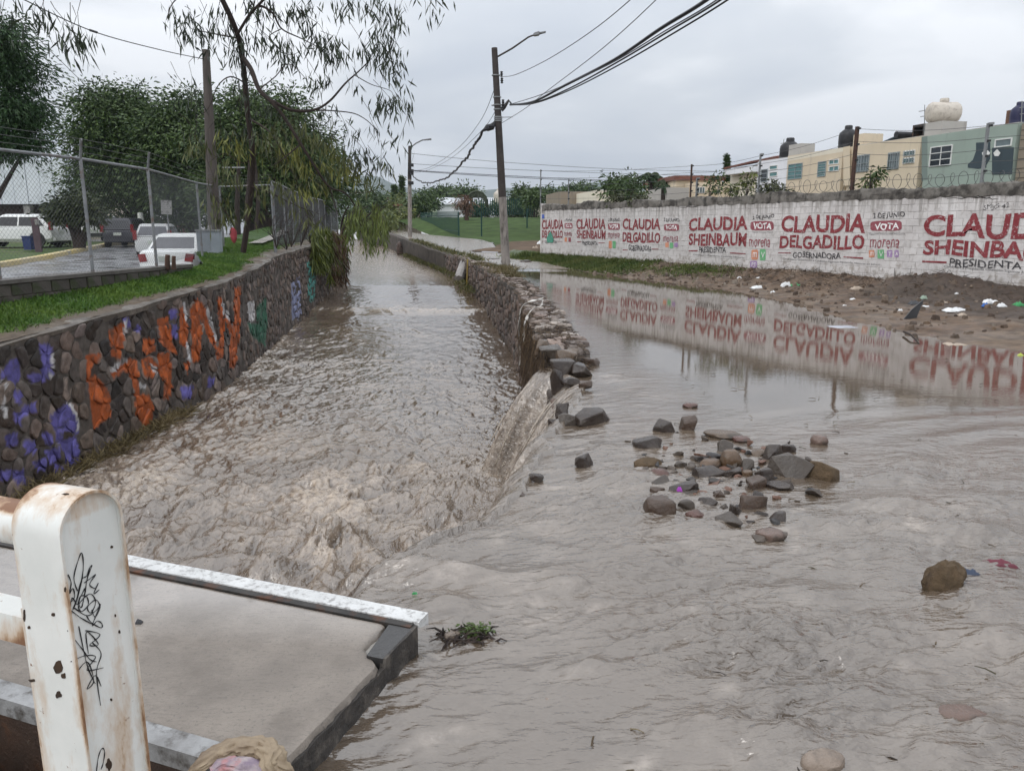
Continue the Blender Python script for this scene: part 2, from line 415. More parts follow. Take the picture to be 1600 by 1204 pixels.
rip = .10 + .75 * near * slick + .12 * (1 - sstep(8, 14, YY)) ; rip = rip * (1 - .94 * calm); rip = np.where(YY > 33.5, .30, rip)
def hump(px, py, h, r, foam_amt=.25, aspect=1.5):
    global Z, foam
    p = P(px, py, 0)
    du = (XX - p.x); dv = (YY - p.y)
    g = np.exp(-(du / (r * aspect)) ** 2 - (dv / (r * .8)) ** 2)
    Z = Z + h * g
    wake = np.exp(-((du + r * 1.3) / (r * 2.0)) ** 2 - ((dv + r * .9) / (r * 1.0)) ** 2)
    Z = Z + h * .35 * wake * fbm(XX * 9, YY * 12, 3.3, 3)
    foam = np.maximum(foam, foam_amt * wake * (.5 + fbm(XX * 6, YY * 9, 1.7, 3)))
for a in [(1412, 790, .055, .16), (1395, 818, .05, .13), (1500, 832, .06, .17), (1330, 860, .03, .16), (1545, 780, .03, .2), (1500, 1125, .05, .15), (1095, 1135, .035, .10), (1230, 1165, .04, .12), (960, 745, .045, .2), (1010, 760, .04, .18),
          (690, 895, .075, .13), (735, 905, .05, .10), (880, 905, .03, .15), (920, 1050, .03, .07), (1560, 1000, .035, .12), (1260, 930, .03, .15), (1120, 830, .02, .2), (1450, 1180, .04, .12), (640, 880, .06, .12), (700, 955, .05, .12), (1300, 820, .03, .2)]:
    hump(*a)
# standing ripples on the right
pr = P(1530, 690, 0); rr = np.sqrt(((XX - pr.x - 1.0) * .75) ** 2 + (YY - pr.y + 1.1) ** 2)
Z += .011 * np.sin(rr * 13 + 2 * w_big) * np.exp(-((XX - pr.x) / 1.5) ** 2 - ((YY - pr.y) / .85) ** 2)
# water drawn down as it nears the lip
Z -= .05 * sstep(3.6, 4.6, YY) * np.exp(-(AA / .35) ** 2) * (1 - onwall) * (AA >= 0) + np.where(AA < 0, .05 * (1 - onwall) * (1 - sstep(3.6, 4.6, YY)), 0)
streak = .5 + .9 * fbm(YY * 9, AA * 1.3, 2.0, 4)
streak = .42 + 1.7 * fbm(YY * 11, AA * .9, 2.0, 4, .62)
foam = np.maximum(foam, np.clip(sstep(-.10, .30, -AA) * (1 - onwall) * sstep(4.2, 5.2, YY) * np.clip(streak, .30, 1.0), 0, 1))
foam = np.maximum(foam, np.where(YY > 33.5, .5, 0)); foam = np.maximum(foam, .35 * lipzone * np.clip(fbm(XX * 3, YY * 5, 5.5, 3) * 2, 0, 1))  # far street: pale sky reflection painted through the foam mask; then real lip foam
foam = np.maximum(foam, .5 * near * np.clip(fbm(U * 2.2, V * 5, 6.5, 4) * 2.6 - .75, 0, 1))
rip = np.where(d_fall > .02, .6, rip)
me = npmesh('flood_water', np.stack([XX, YY, Z], -1).reshape(-1, 3), gridfaces(len(Ys), len(A)), MAT['flood'], smooth=True, attrs={'foam': np.clip(foam, 0, 1), 'rip': np.clip(rip, 0, 1)})
struct('flood_water', me)

# ------------------------------------------------------------------ canal water
Yc = np.concatenate([np.arange(-1, 5.5, .15), np.arange(5.5, 12.5, .025), np.arange(12.5, 20, .045), np.arange(20, 36, .1), np.arange(36, 120, .6)])
Wc = np.linspace(0, 1, 285)
YY, WW = np.meshgrid(Yc, Wc, indexing='ij')
xl, xr = XL(YY) - .15, XR(YY) + .25
XX = xl + (xr - xl) * WW
dl = XX - XL(YY); dr = XR(YY) - XX
z = ZC(YY)
near = 1 - sstep(8.5, 13.5, YY); mid = 1 - sstep(13, 26, YY)
edge = 1.15 * np.exp(-np.maximum(dl, 0) / 1.3) * (1 - sstep(22, 32, YY)); fallz = np.exp(-np.maximum(dr, 0) / 1.3) * (1 - sstep(9.5, 13, YY))
q = fbm(XX * .7, YY * .7, 3, 2)
b1 = 1 - 2.0 * np.abs(fbm(XX * 1.5 + q, YY * .85, 1.0, 3, .5)); wx = fbm(XX * 1.1, YY * .9, 21.0, 3) * .55; wy = fbm(XX * 1.1, YY * .9, 31.0, 3) * .75; act = np.clip(.42 + 1.7 * fbm(XX * .55, YY * .38, 41.0, 3), .10, 1.35)
b2 = 1 - 2.0 * np.abs(fbm((XX + wx) * 3.0, (YY + wy) * 2.0, 2.0, 4, .58)); b3 = fbm((XX + wx) * 5.0, (YY + wy) * 4.6, 3.0, 4, .55) + .16 * (1 - 2.2 * np.abs(fbm((XX + wx) * 12, (YY + wy) * 9, 4.0, 2)))
turb = np.clip(near + .9 * edge + 1.0 * fallz, 0, 1.35)
h = (.045 + .055 * turb) * (b1 - .35) + (.045 * mid + .014 + .075 * turb * act) * (b2 - .4) + (.030 + .048 * turb) * b3 * (.35 + .65 * act)
step = np.exp(-((YY - 29.6 - .4 * fbm(XX * .6, 0, 2, 2)) / .5) ** 2); h += .06 * step * (.6 + b1)
for (px, py, hh, r) in [(520, 848, .30, .28), (432, 892, .26, .22), (640, 850, .16, .25), (300, 790, .14, .35), (560, 905, .14, .2), (720, 760, .15, .3), (380, 640, .10, .4), (250, 850, .12, .3), (690, 800, .16, .3), (460, 560, .06, .5)]:
    p = P(px, py, float(ZC(9)) + .1)
    g = np.exp(-((XX - p.x) / r) ** 2 - ((YY - p.y) / r) ** 2); h += .62 * hh * g * (.8 + .7 * b2 * .5 + .8 * b3); turb = turb + .7 * g
crest = np.clip((b1 * .55 + b2 * .55 + b3 * .5 - .42) * 2.0, 0, 1)
patch = np.clip(.52 + 1.9 * fbm(XX * .6, YY * .45, 9, 4, .6), 0, 1)
foam = np.clip(crest * (.18 + 1.05 * np.clip(turb, 0, 1)) * (.10 + .90 * patch * np.clip(act + .2, 0, 1.2)) + .4 * step * crest, 0, 1)
foam = np.maximum(foam, .6 * sstep(31, 46, YY))  # far canal whitened by foam colour to imitate sky reflected at grazing angle
h = h * (1 - .72 * sstep(23, 34, YY))
Z = z + h
me = npmesh('canal_water', np.stack([XX, YY, Z], -1).reshape(-1, 3), gridfaces(len(Yc), len(Wc)), MAT['canal'], smooth=True, attrs={'foam': foam, 'rip': np.clip((.30 + .32 * turb) * (1 - .88 * sstep(21, 33, YY)), 0, 1)})
struct('canal_water', me)

# ------------------------------------------------------------------ ground
def strip(name, fx0, fx1, Yv, nu, zf, mat, colf=None, kind='structure', smooth=True, pw=1.0):
    u = np.linspace(0, 1, nu) ** pw
    Yg, Ug = np.meshgrid(Yv, u, indexing='ij')
    X0 = fx0(Yg); X1 = fx1(Yg); Xg = X0 + (X1 - X0) * Ug
    Zg = zf(Xg, Yg, Ug)
    cols = colf(Xg, Yg, Ug).reshape(-1, 3) if colf else None
    return struct(name, npmesh(name, np.stack([Xg, Yg, Zg], -1).reshape(-1, 3), gridfaces(len(Yv), nu), mat, cols, smooth), kind)
def mixcol(t, a, b): return np.asarray(a) * (1 - t[..., None]) + np.asarray(b) * t[..., None]
# street bed below the water and open country to the right
strip('street_bed', lambda y: XR(y) + .3, lambda y: XR(y) + 40, np.linspace(-4, 44, 25), 4, lambda x, y, u: ZS(y) - .45 + 0 * x, MAT['soil'], lambda x, y, u: np.ones(x.shape + (3,)))
meadow_t = lambda x, y: sstep(62, 108, y) * sstep(-14, -6, x - (y - 75) * -.9) * (1 - sstep(10, 40, x) * .2)
def country_z(x, y, u): return ZS(np.minimum(y, 60)) + .05 + .006 * np.clip(y - 60, 0, 90) + 1.9 * sstep(66, 108, y) * sstep(-7, 4, x + (y - 70) * .62) + .05 * fbm(x * .4, y * .4, 1, 3) * np.clip(1.2 - u * .2, 0, 1) + .10 * np.clip(u * 60, 0, 1)
def country_c(x, y, u):
    n = fbm(x * .25, y * .25, 2, 3)
    green = sstep(-.1, .1, n * .6 + (y - 58 - 2.5 * np.clip(x, -20, 3)) / 12)
    c = mixcol(green, (.12, .085, .06), (.050, .080, .024))
    return c * (1 + .5 * fbm(x * .9, y * .5, 5, 3))[..., None]
MAT['country'] = M('country_ground', (.7, .7, .7), (1.15, 1.15, 1.15), .9, .95, .5, 6, attr=True, spec=.1)
strip('meadow', lambda y: XR(y) + rightlim(y) - .05, lambda y: 0 * y + 60, np.concatenate([np.arange(40.6, 120, .9), np.array([130, 150, 180])]), 90, country_z, MAT['country'], country_c, pw=1.6)
# the far sheets, to the horizon
Yv = np.array([-60, -20, 0, 20, 40, 60, 80, 120, 150.])
GC = lambda x, y, u: np.ones(x.shape + (3,)) * np.array((.06, .075, .035))
strip('ground', lambda y: -300 - 2 * np.maximum(y, 0), lambda y: -39 - .5 * np.maximum(y, 0) + 0 * y, Yv, 8, lambda x, y, u: np.clip(.011 * (y - 20), -.2, 1.4) + 0 * x, MAT['country'], GC)
strip('ground', lambda y: np.where(y < 44, 1.5 + (40 - y) * 10.6 / 21.5 + .35, 59.0), lambda y: 300 + 2 * np.maximum(y, 0), np.concatenate([np.arange(-60, 44, 4), np.array([43.9, 44.1, 80, 150])]), 8, lambda x, y, u: .3 + np.clip(.012 * (y - 40), 0, 1.0) + 0 * x, MAT['country'], GC)
strip('ground', lambda y: -300 - 2 * y, lambda y: 300 + 2 * y, np.array([148, 300, 1000, 2500, 6000.]), 6, lambda x, y, u: 1.0 + 0 * x, MAT['country'], GC)
strip('canal_bed', lambda y: XL(y) - 1.5, lambda y: XR(y) + 1.5, np.linspace(-6, 150, 60), 3, lambda x, y, u: ZC(y) - .9 + 0 * x, MAT['soil'], lambda x, y, u: np.ones(x.shape + (3,)))

# mud bank along the painted wall
sg = np.concatenate([np.arange(-4, 12, .16), np.arange(12, 39, .07)]); dg = np.linspace(-.25, 1.28, 74)
SG, DG = np.meshgrid(sg, dg, indexing='ij'); DD = DG * BANKW(SG)
Xg = WALL_A.x + WDIR.x * SG + WNOR.x * DD; Yg = WALL_A.y + WDIR.y * SG + WNOR.y * DD
Zg = bank_z(Xg, Yg)
n1 = fbm(Xg * .9, Yg * .9, 2, 4); n2 = fbm(Xg * 3.2, Yg * 3.2, 6, 3)
cb = mixcol(np.clip(.5 + n1 * 1.5, 0, 1), (.145, .090, .055), (.205, .150, .105))
cb = mixcol(np.clip(.25 + n2 * 1.9, 0, 1) * .8, cb, (.062, .045, .034))
cb = mixcol(sstep(20.5, 22, SG) * (1 - sstep(.5, .62, DG)) * .75, cb, (.060, .046, .037))
bank_grass = (1 - sstep(8.0, 11.5, SG + 2.0 * n1)) * (1 - sstep(.72, .95, DG + .2 * n2))
bank_grass = np.maximum(bank_grass, .9 * np.exp(-((SG - 13.0) / 1.3) ** 2 - ((DG - .30) / .22) ** 2))
cb = mixcol(bank_grass, cb, (.060, .085, .022))
struct('mud_bank', npmesh('mud_bank', np.stack([Xg, Yg, Zg], -1).reshape(-1, 3), gridfaces(len(sg), len(dg)), MAT['bank_soil'], cb.reshape(-1, 3), True))

# grass blades, one field of them at a time
def grass_field(name, X, Y, Zf, hgt, wid, ca, cb_, lean=.35, label=None):
    n = len(X); base = np.stack([X, Y, Zf - .01], -1)
    d = rng.normal(size=(n, 3)) * lean; d[:, 2] = 1; d /= np.linalg.norm(d, axis=1)[:, None]
    v, f = leaf_arrays(base, d, hgt * rng.uniform(.5, 1.3, n), wid, .12)
    t = np.clip(.5 + .9 * fbm(X * .8, Y * .8, 4, 2) + rng.normal(0, .25, n), 0, 1)
    c = np.repeat(mixcol(t, ca, cb_), 4, 0)
    return tag(link(bpy.data.objects.new(name, npmesh(name, v, f, MAT['grass'], c))), kind='stuff')
k = rng.random(42000); Si = rng.uniform(-2, 16, len(k)); Di = rng.uniform(.0, 1, len(k)) * BANKW(Si)
Xi = WALL_A.x + WDIR.x * Si + WNOR.x * Di; Yi = WALL_A.y + WDIR.y * Si + WNOR.y * Di
dn = Di / BANKW(Si); nn = fbm(Xi * .9, Yi * .9, 2, 4); n3 = fbm(Xi * 3.2, Yi * 3.2, 6, 3)
den = np.maximum((1 - sstep(8.0, 11.5, Si + 2 * nn)) * (1 - sstep(.72, .95, dn + .2 * n3)), .9 * np.exp(-((Si - 13) / 1.3) ** 2 - ((dn - .3) / .22) ** 2))
ok = rng.random(len(k)) < den * (.45 + .8 * (fbm(Xi * 1.7, Yi * 1.7, 1, 2) > -.1))
Xi, Yi = Xi[ok], Yi[ok]
grass_field('bank_grass', Xi, Yi, bank_z(Xi, Yi), .17, .028, (.045, .085, .014), (.135, .150, .040), .5)

# ------------------------------------------------------------------ left bank: grass strip, low kerb wall, cobbled lot
LW_PX = [(-420, 478, 7.2), (-200, 456, 8.9), (0, 437, 11.2), (145, 424.5, 13.1), (245, 416.5, 15.2), (300, 412, 17.0)]
LW_P = [PY(*q) for q in LW_PX]
LOWW = lerp_tab([(q.y, q.x - .02) for q in LW_P] + [(18.5, -7.3), (22, -8.9), (25, -9.6), (30, -11.0), (45, -13.5), (80, -22), (150, -48)])
def left_z(x, y, u): return ZL(y) + .02 + .20 * np.clip(u, 0, 1) + .38 * np.clip(u, 0, 1) * sstep(24, 45, y) + .03 * fbm(x * 2.5, y * 2.5, 2, 3)
def left_c(x, y, u):
    n = fbm(x * 1.6, y * 1.6, 3, 3)
    g = sstep(.16, .34, u + .22 * n)
    return mixcol(g, mixcol(np.clip(.5 + n, 0, 1), (.105, .075, .05), (.16, .125, .09)), (.05, .10, .018))
strip('grass_verge', lambda y: XL(y) - .02, LOWW, np.concatenate([np.arange(2, 30, .12), np.arange(30, 120, 1.2)]), 34, left_z, MAT['bank_soil'], left_c)
ng = 60000; Yi = rng.uniform(6.5, 30, ng) ** 1.0; ui = rng.uniform(.03, 1, ng); Xi = XL(Yi) + (LOWW(Yi) - XL(Yi)) * ui
nn = fbm(Xi * 1.6, Yi * 1.6, 3, 3); ok = rng.random(ng) < sstep(.12, .34, ui + .22 * nn) * (.4 + .6 * (fbm(Xi * 3, Yi * 3, 8, 2) > -.25))
Xi, Yi, ui = Xi[ok], Yi[ok], ui[ok]
grass_field('verge_grass', Xi, Yi, left_z(Xi, Yi, ui), .085, .014, (.045, .12, .012), (.13, .21, .030), .55)
MAT['cobble'] = M('cobble_lot', (.115, .115, .118), (.30, .30, .31), 5.5, .55, .9, 8, wet=(1.0, .12), stain=(.07, .07, .065), sscale=.6, stretch=(1, 1, 1))
ZLOT = lerp_tab([(-4, 0), (15, .1), (24, .2), (41, .6), (50, .7), (70, 1.0), (150, 1.6)])
strip('parking_lot', lambda y: LOWW(y) - .12, lambda y: -40 - .5 * y, np.concatenate([np.arange(3, 60, 1.0), np.array([70, 90, 120])]), 40, lambda x, y, u: ZLOT(y) + .02 * fbm(x, y, 1, 2), MAT['cobble'])
# lawn beyond the yellow kerb
kerb_px = [(-60, 423), (0, 414), (60, 404), (110, 394), (150, 386), (165, 383)]
kerb = [hit(px, py, lambda x, y: float(ZLOT(y)) + .05) for px, py in kerb_px]
kx = lambda y: np.interp(y, [p.y for p in kerb], [p.x for p in kerb])
MAT['lawn'] = M('lawn', (.045, .085, .020), (.085, .11, .035), .7, .9, .6, 9, stain=(.12, .10, .075), sscale=.35)
strip('lawn', lambda y: kx(y) - .15, lambda y: kx(y) - 26, np.linspace(kerb[0].y, 52, 24), 18, lambda x, y, u: ZLOT(y) + .10 + .04 * fbm(x * .6, y * .6, 3, 2), MAT['lawn'])
mb = MB(); rings = []
for p in kerb + [Vector((kerb[-1].x - .6, 56, float(ZLOT(56))))]:
    rings.append([Vector((p.x - .15, p.y, p.z - .1)), Vector((p.x - .15, p.y, p.z + .12)), Vector((p.x + .28, p.y, p.z + .12)), Vector((p.x + .30, p.y, p.z - .1))])
mb.loft(rings)
MAT['kerb'] = M('yellow_kerb', (.52, .40, .14), (.45, .40, .30), .35, .8, .3, 12, stain=(.30, .29, .26), sscale=.9)
struct('kerb', mb.mesh('kerb', MAT['kerb']))
# wet puddled path through the far trees
mb = MB()
rg = [[Vector((float(XL(y)) - 1.1 - .10 * (y - 24) - .25, y, float(left_z(XL(y), y, .75)) + .04)), Vector((float(XL(y)) - 1.1 - .10 * (y - 24) + .25, y, float(left_z(XL(y), y, .75)) + .04))] for y in np.arange(27, 46, .8)]
mb.loft(rg, cap=False, closed=False)
struct('footpath', mb.mesh('footpath', MAT['concrete']))
# ------------------------------------------------------------------ rubble stone walls of the canal
def clip_poly(poly, px, py, nx, ny):
    out = []; n = len(poly)
    for i in range(n):
        a, b = poly[i], poly[(i + 1) % n]
        da = (a[0] - px) * nx + (a[1] - py) * ny; db = (b[0] - px) * nx + (b[1] - py) * ny
        if da <= 0: out.append(a)
        if (da < 0 < db) or (db < 0 < da):
            t = da / (da - db); out.append((a[0] + (b[0] - a[0]) * t, a[1] + (b[1] - a[1]) * t))
    return out
def rubble_cells(s0, s1, h0, h1, cell, asp=1.15):
    """irregular stones over a strip: polygons in (s, h)"""
    ns, nh = int((s1 - s0) / (cell * asp)), max(2, int((h1 - h0) / cell))
    cs, ch = (s1 - s0) / ns, (h1 - h0) / nh
    pt = {}
    for i in range(-1, ns + 1):
        for j in range(-1, nh + 1):
            pt[i, j] = (s0 + (i + .5 + random.uniform(-.48, .48) + .3 * (j % 2)) * cs, h0 + (j + .5 + random.uniform(-.47, .47)) * ch)
    cells = []
    for i in range(ns):
        for j in range(nh):
            if random.random() < .10: continue          # a gap filled with mortar
            p = pt[i, j]
            poly = [(p[0] - 1.1 * cs, p[1] - 1.1 * ch), (p[0] + 1.1 * cs, p[1] - 1.1 * ch), (p[0] + 1.1 * cs, p[1] + 1.1 * ch), (p[0] - 1.1 * cs, p[1] + 1.1 * ch)]
            for a in range(-2, 3):
                for b in range(-2, 3):
                    q = pt.get((i + a, j + b))
                    if q is None or (a == 0 and b == 0): continue
                    dx, dy = q[0] - p[0], q[1] - p[1]; L = math.hypot(dx, dy)
                    g = .5 - .011 * cell / .26 / max(L, .05)
                    poly = clip_poly(poly, p[0] + dx * g, p[1] + dy * g, dx / L, dy / L)
                    if len(poly) < 3: break
                if len(poly) < 3: break
            if len(poly) >= 3: cells.append((p, poly))
    return cells
def resample(poly, step):
    out = []
    for i in range(len(poly)):
        a, b = poly[i], poly[(i + 1) % len(poly)]
        L = math.hypot(b[0] - a[0], b[1] - a[1]); n = max(1, int(L / step))
        out += [(a[0] + (b[0] - a[0]) * k / n, a[1] + (b[1] - a[1]) * k / n) for k in range(n)]
    # round the corners a little
    n = len(out)
    return [((out[i - 1][0] + 2 * out[i][0] + out[(i + 1) % n][0]) / 4, (out[i - 1][1] + 2 * out[i][1] + out[(i + 1) % n][1]) / 4) for i in range(n)]
class Path:
    def __init__(self, xf, y0, y1, side, step=.1):
        self.y = np.arange(y0, y1, step); self.x = xf(self.y)
        k = np.ones(9) / 9; xs = np.convolve(np.pad(self.x, 4, 'edge'), k, 'valid'); self.x = xs
        self.s = np.concatenate([[0], np.cumsum(np.hypot(np.diff(self.x), np.diff(self.y)))])
        tx, ty = np.gradient(self.x), np.gradient(self.y); L = np.hypot(tx, ty)
        self.nx, self.ny = side * ty / L, -side * tx / L
    def pt(self, s, h, off=0.0):
        i = lambda a: float(np.interp(s, self.s, a))
        return Vector((i(self.x) + i(self.nx) * off, i(self.y) + i(self.ny) * off, h))
    def s_of_y(self, y): return float(np.interp(y, self.y, self.s))
    def y_of_s(self, s): return float(np.interp(s, self.s, self.y))
    def from_px(self, px, py):
        x, f, d = ray(px, py); ts = np.linspace(3, 70, 1200)
        g = x * ts - np.interp(f * ts, self.y, self.x); i = np.argmin(np.abs(g)); t = ts[i]
        return float(np.interp(f * t, self.y, self.s)), CAM_Z + d * t
def in_poly(p, poly):
    c = False; j = len(poly) - 1
    for i in range(len(poly)):
        a, b = poly[i], poly[j]
        if (a[1] > p[1]) != (b[1] > p[1]) and p[0] < (b[0] - a[0]) * (p[1] - a[1]) / (b[1] - a[1]) + a[0]: c = not c
        j = i
    return c
LP = Path(XL, 3.5, 60, 1); RP = Path(XR, 4.2, 110, -1)
# spray paint on the left wall: coloured shapes, laid over the stones that were there
_Z = lambda pts: [LP.from_px(x / 2.857, 380 + y / 2.857) for x, y in pts]
ORANGE, PURPLE, WHITE, BLACK = (.50, .115, .028), (.155, .135, .42), (.68, .66, .66), (.018, .016, .018)
GREEN, TEAL, LAV = (.045, .16, .10), (.10, .36, .32), (.33, .36, .55)
PAINT = [(WHITE, q) for q in [
    [(485,563),(560,508),(568,526),(490,582)], [(816,262),(830,262),(836,345),(820,345)], [(912,288),(927,298),(970,430),(956,440)], [(668,538),(692,552),(704,578),(680,575)],
    [(625,618),(652,638),(647,655),(622,636)], [(828,440),(840,440),(852,532),(836,532)], [(203,593),(234,578),(240,596),(210,610)], [(298,710),(314,710),(360,800),(350,850),(336,840),(345,800)],
    [(225,465),(234,470),(236,560),(226,560)], [(0,610),(16,640),(22,775),(0,795),(12,700)], [(1102,262),(1138,258),(1133,348),(1106,352)], [(540,345),(556,345),(560,420),(548,410)], [(1005,300),(1015,300),(1022,345),(1008,335)], [(985,250),(996,250),(1000,320),(992,320)]]] + [
    (ORANGE, q) for q in [
    [(375,505),(435,488),(440,528),(405,548),(400,590),(440,600),(472,650),(492,700),(490,775),(415,828),(408,760),(398,650),(376,580)],
    [(482,392),(545,350),(552,410),(532,520),(490,500)], [(488,582),(568,526),(574,548),(496,602)],
    [(560,515),(605,518),(614,600),(632,680),(662,668),(684,720),(682,800),(640,835),(618,790),(598,740),(592,650),(575,580),(535,570)],
    [(640,422),(688,435),(688,478),(650,504),(630,482)], [(628,520),(668,500),(694,540),(702,580),(660,605),(638,592)],
    [(703,488),(748,488),(764,560),(764,640),(748,698),(718,692),(728,620),(703,560)], [(703,340),(748,328),(754,370),(764,430),(786,492),(745,482),(708,440)],
    [(798,290),(822,278),(832,360),(838,472),(798,442)], [(843,300),(880,242),(922,300),(962,430),(964,472),(935,442),(910,362),(890,332),(897,400),(887,525),(858,535),(852,420)],
    [(968,238),(992,248),(998,420),(993,514),(963,518),(962,470),(978,440)], [(1003,310),(1042,380),(1054,424),(1018,402)], [(1043,200),(1070,193),(1073,320),(1064,420),(1048,555),(1018,555),(1023,440),(1040,350)], [(818,540),(852,520),(832,584)], [(590,712),(640,700),(650,760),(610,770)]]] + [
    (PURPLE, q) for q in [
    [(170,455),(215,448),(228,560),(238,590),(200,605),(178,560)], [(0,585),(40,530),(82,512),(92,600),(50,645),(30,590),(0,605)], [(108,585),(190,578),(192,612),(140,625)], [(58,655),(92,660),(77,724),(58,705)],
    [(88,730),(157,713),(152,752),(100,764)], [(222,770),(300,708),(337,750),(354,800),(344,855),(282,835),(270,905),(238,872)], [(178,845),(232,850),(227,905),(188,893)], [(198,930),(258,908),(263,965),(218,985)],
    [(98,888),(153,880),(153,944),(108,934)], [(268,880),(342,858),(354,985),(310,1004),(278,920)], [(143,968),(198,958),(203,1014),(158,1014)], [(0,1018),(52,1008),(42,1054),(0,1064)], [(38,750),(92,758),(87,814),(48,804)],
    [(600,358),(628,368),(622,404),(603,398)], [(748,295),(778,288),(784,334),(758,344)], [(763,358),(793,368),(788,424),(763,418)], [(543,333),(578,328),(573,374),(548,384)], [(918,600),(953,600),(943,644),(923,644)], [(800,640),(862,638),(852,694),(808,694)],
    [(20,860),(70,850),(75,900),(30,910)], [(60,1020),(110,1010),(115,1060),(70,1070)], [(240,980),(300,1010),(270,1050),(235,1030)]]] + [
    (GREEN, q) for q in [[(1143,290),(1187,238),(1193,380),(1183,455),(1148,435)], [(1103,352),(1193,372),(1183,444),(1118,414)]]] + [
    (LAV, q) for q in [[(1298,180),(1337,148),(1343,322),(1303,344)], [(1310,320),(1340,310),(1330,350)]]] + [
    (TEAL, q) for q in [[(1368,83),(1403,83),(1409,160),(1403,254),(1372,268)]]]
PAINT = [(c, _Z(q)) for c, q in PAINT]
PAINT = [(c, q, (min(p[0] for p in q), max(p[0] for p in q), min(p[1] for p in q), max(p[1] for p in q))) for c, q in PAINT]
HALO = _Z([(355,330),(560,300),(800,240),(1095,175),(1085,560),(860,610),(700,740),(480,850),(390,850),(365,520)]); HALO2 = _Z([(0,470),(230,430),(370,760),(360,1010),(0,1090)])
def paint_at(s, h):
    for c, q, bb in PAINT:
        if bb[0] <= s <= bb[1] and bb[2] <= h <= bb[3] and in_poly((s, h), q): return c
    return None
STONES = [(.150, .108, .088), (.185, .140, .118), (.115, .096, .086), (.210, .165, .140), (.135, .100, .078), (.165, .130, .118), (.095, .078, .068)]
def stone_mb(path, p, poly, proud, fine, painted, pal=STONES, bright=1.0):
    mb = MB(); k0 = random.uniform(.65, 1.25) * bright; c0 = [v * k0 for v in random.choice(pal)]
    out = resample(poly, .055 if fine else .2); n = len(out)
    if n < 3: return None
    cs = sum(q[0] for q in out) / n; chh = sum(q[1] for q in out) / n
    k = random.random() * 20; tilt_s, tilt_h = random.uniform(-.12, .12), random.uniform(-.12, .12)
    vs, cols = [], []
    rings = [(1.0, -.03), (.98, proud * .55), (.86, proud), (.45, proud * 1.05)] if fine else [(1.0, -.03), (.96, proud * .7), (.74, proud)]
    halo = painted and (in_poly((cs, chh), HALO) or in_poly((cs, chh), HALO2))
    if halo and random.random() < .55: c0 = [v * .32 for v in c0]
    for sc, d in rings + [(0, proud * 1.1)]:
        for (a, b) in (out if sc else [(cs, chh)]):
            s, h = cs + (a - cs) * sc, chh + (b - chh) * sc
            dd = d + ((s - cs) * tilt_s + (h - chh) * tilt_h + .012 * math.sin(s * 31 + k) * math.cos(h * 27 + k)) * (1 if d > 0 else 0)
            vs.append(path.pt(s, h, dd))
            col = paint_at(s, h) if (painted and d > 0) else None
            if col is not None:
                w = .80 + .22 * math.sin(s * 9 + h * 13 + k); col = tuple(v * w for v in col)
            cols.append(tuple(col) if col is not None else tuple(c0))
    fs = []
    for r in range(len(rings) - 1):
        for i in range(n): fs.append((r * n + i, r * n + (i + 1) % n, (r + 1) * n + (i + 1) % n, (r + 1) * n + i))
    L = (len(rings) - 1) * n
    for i in range(n): fs.append((L + i, L + (i + 1) % n, len(vs) - 1))
    return mb.addc(vs, fs, cols)
def rubble_wall(name, label, path, y0, y1, ylast, zb, zt, thick, cell, painted, limit=300, fine_to=18.0, bright=1.0):
    w = thing(name, label, 'stone wall', path.pt(path.s_of_y(y0 + .5), float(zb(y0)) - .3, -.2))
    s0, s1 = path.s_of_y(y0), path.s_of_y(y1)
    # body
    mb = MB(); rings = []
    ss = np.concatenate([np.arange(s0, s1, .35), np.arange(s1, path.s_of_y(ylast), 1.5)])
    for s in ss:
        y = path.y_of_s(s); b, t = float(zb(y)) - .7, float(zt(y))
        j = .02 * math.sin(s * 3.1) + .02 * math.sin(s * 7.7)
        rings.append([path.pt(s, b, -thick), path.pt(s, b, -.012), path.pt(s, t - .03 + j, -.012), path.pt(s, t + j, -.05), path.pt(s, t - .01 + j, -thick)])
    mb.loft(rings)
    part('wall_core', mb, MAT['mortar'], w)
    if painted:                                                     # the mortar between the stones took the spray as well
        sg_ = np.arange(path.s_of_y(8.6), path.s_of_y(26), .036); hg_ = np.arange(-1.75, 1.0, .036); V_, C_ = [], []
        for s in sg_:
            top = float(zt(path.y_of_s(s))) - .04
            for h in hg_:
                h = min(h, top); V_.append(path.pt(s, h, -.004 + .006 * math.sin(s * 37 + h * 11) * math.sin(h * 41))); c_ = paint_at(s, h)
                C_.append(tuple(v * .62 for v in c_) if c_ is not None else (.085, .072, .062))
        part('mortar_face', npmesh('mortar_face', V_, gridfaces(len(sg_), len(hg_)), MAT['stone'], np.array(C_), True), None, w)
    hmin = min(float(zb(y)) for y in (y0, (y0 + y1) / 2, y1)) - .35; hmax = max(float(zt(y)) for y in np.linspace(y0, y1, 9)) + .05
    cells = rubble_cells(s0, s1, hmin, hmax, cell)
    keep = []
    for p, poly in cells:
        y = path.y_of_s(p[0]); lo, hi = float(zb(y)) - .40, float(zt(y)) - .02
        if p[1] < lo or p[1] > hi: continue
        poly = clip_poly(poly, 0, hi, 0, 1)
        if len(poly) >= 3: keep.append((y, p, poly))
    keep.sort(key=lambda q: q[0])
    vis = [q for q in keep if q[0] > 9.0] if painted else keep
    far = MB(); cnt = 0
    for y, p, poly in keep:
        fine = y < fine_to
        m = stone_mb(path, p, poly, random.uniform(.006, .030) if painted else random.uniform(.010, .045), fine, painted, bright=bright)
        if m is None: continue
        if cnt < limit and y > (9.2 if painted else 9.8):
            part('stone', m, MAT['stone'], w, smooth=38); cnt += 1
        else:
            far.addc(m.v, m.f, m.c)
    part('stonework', far, MAT['stone'], w, smooth=38, kind='stuff')
    return w
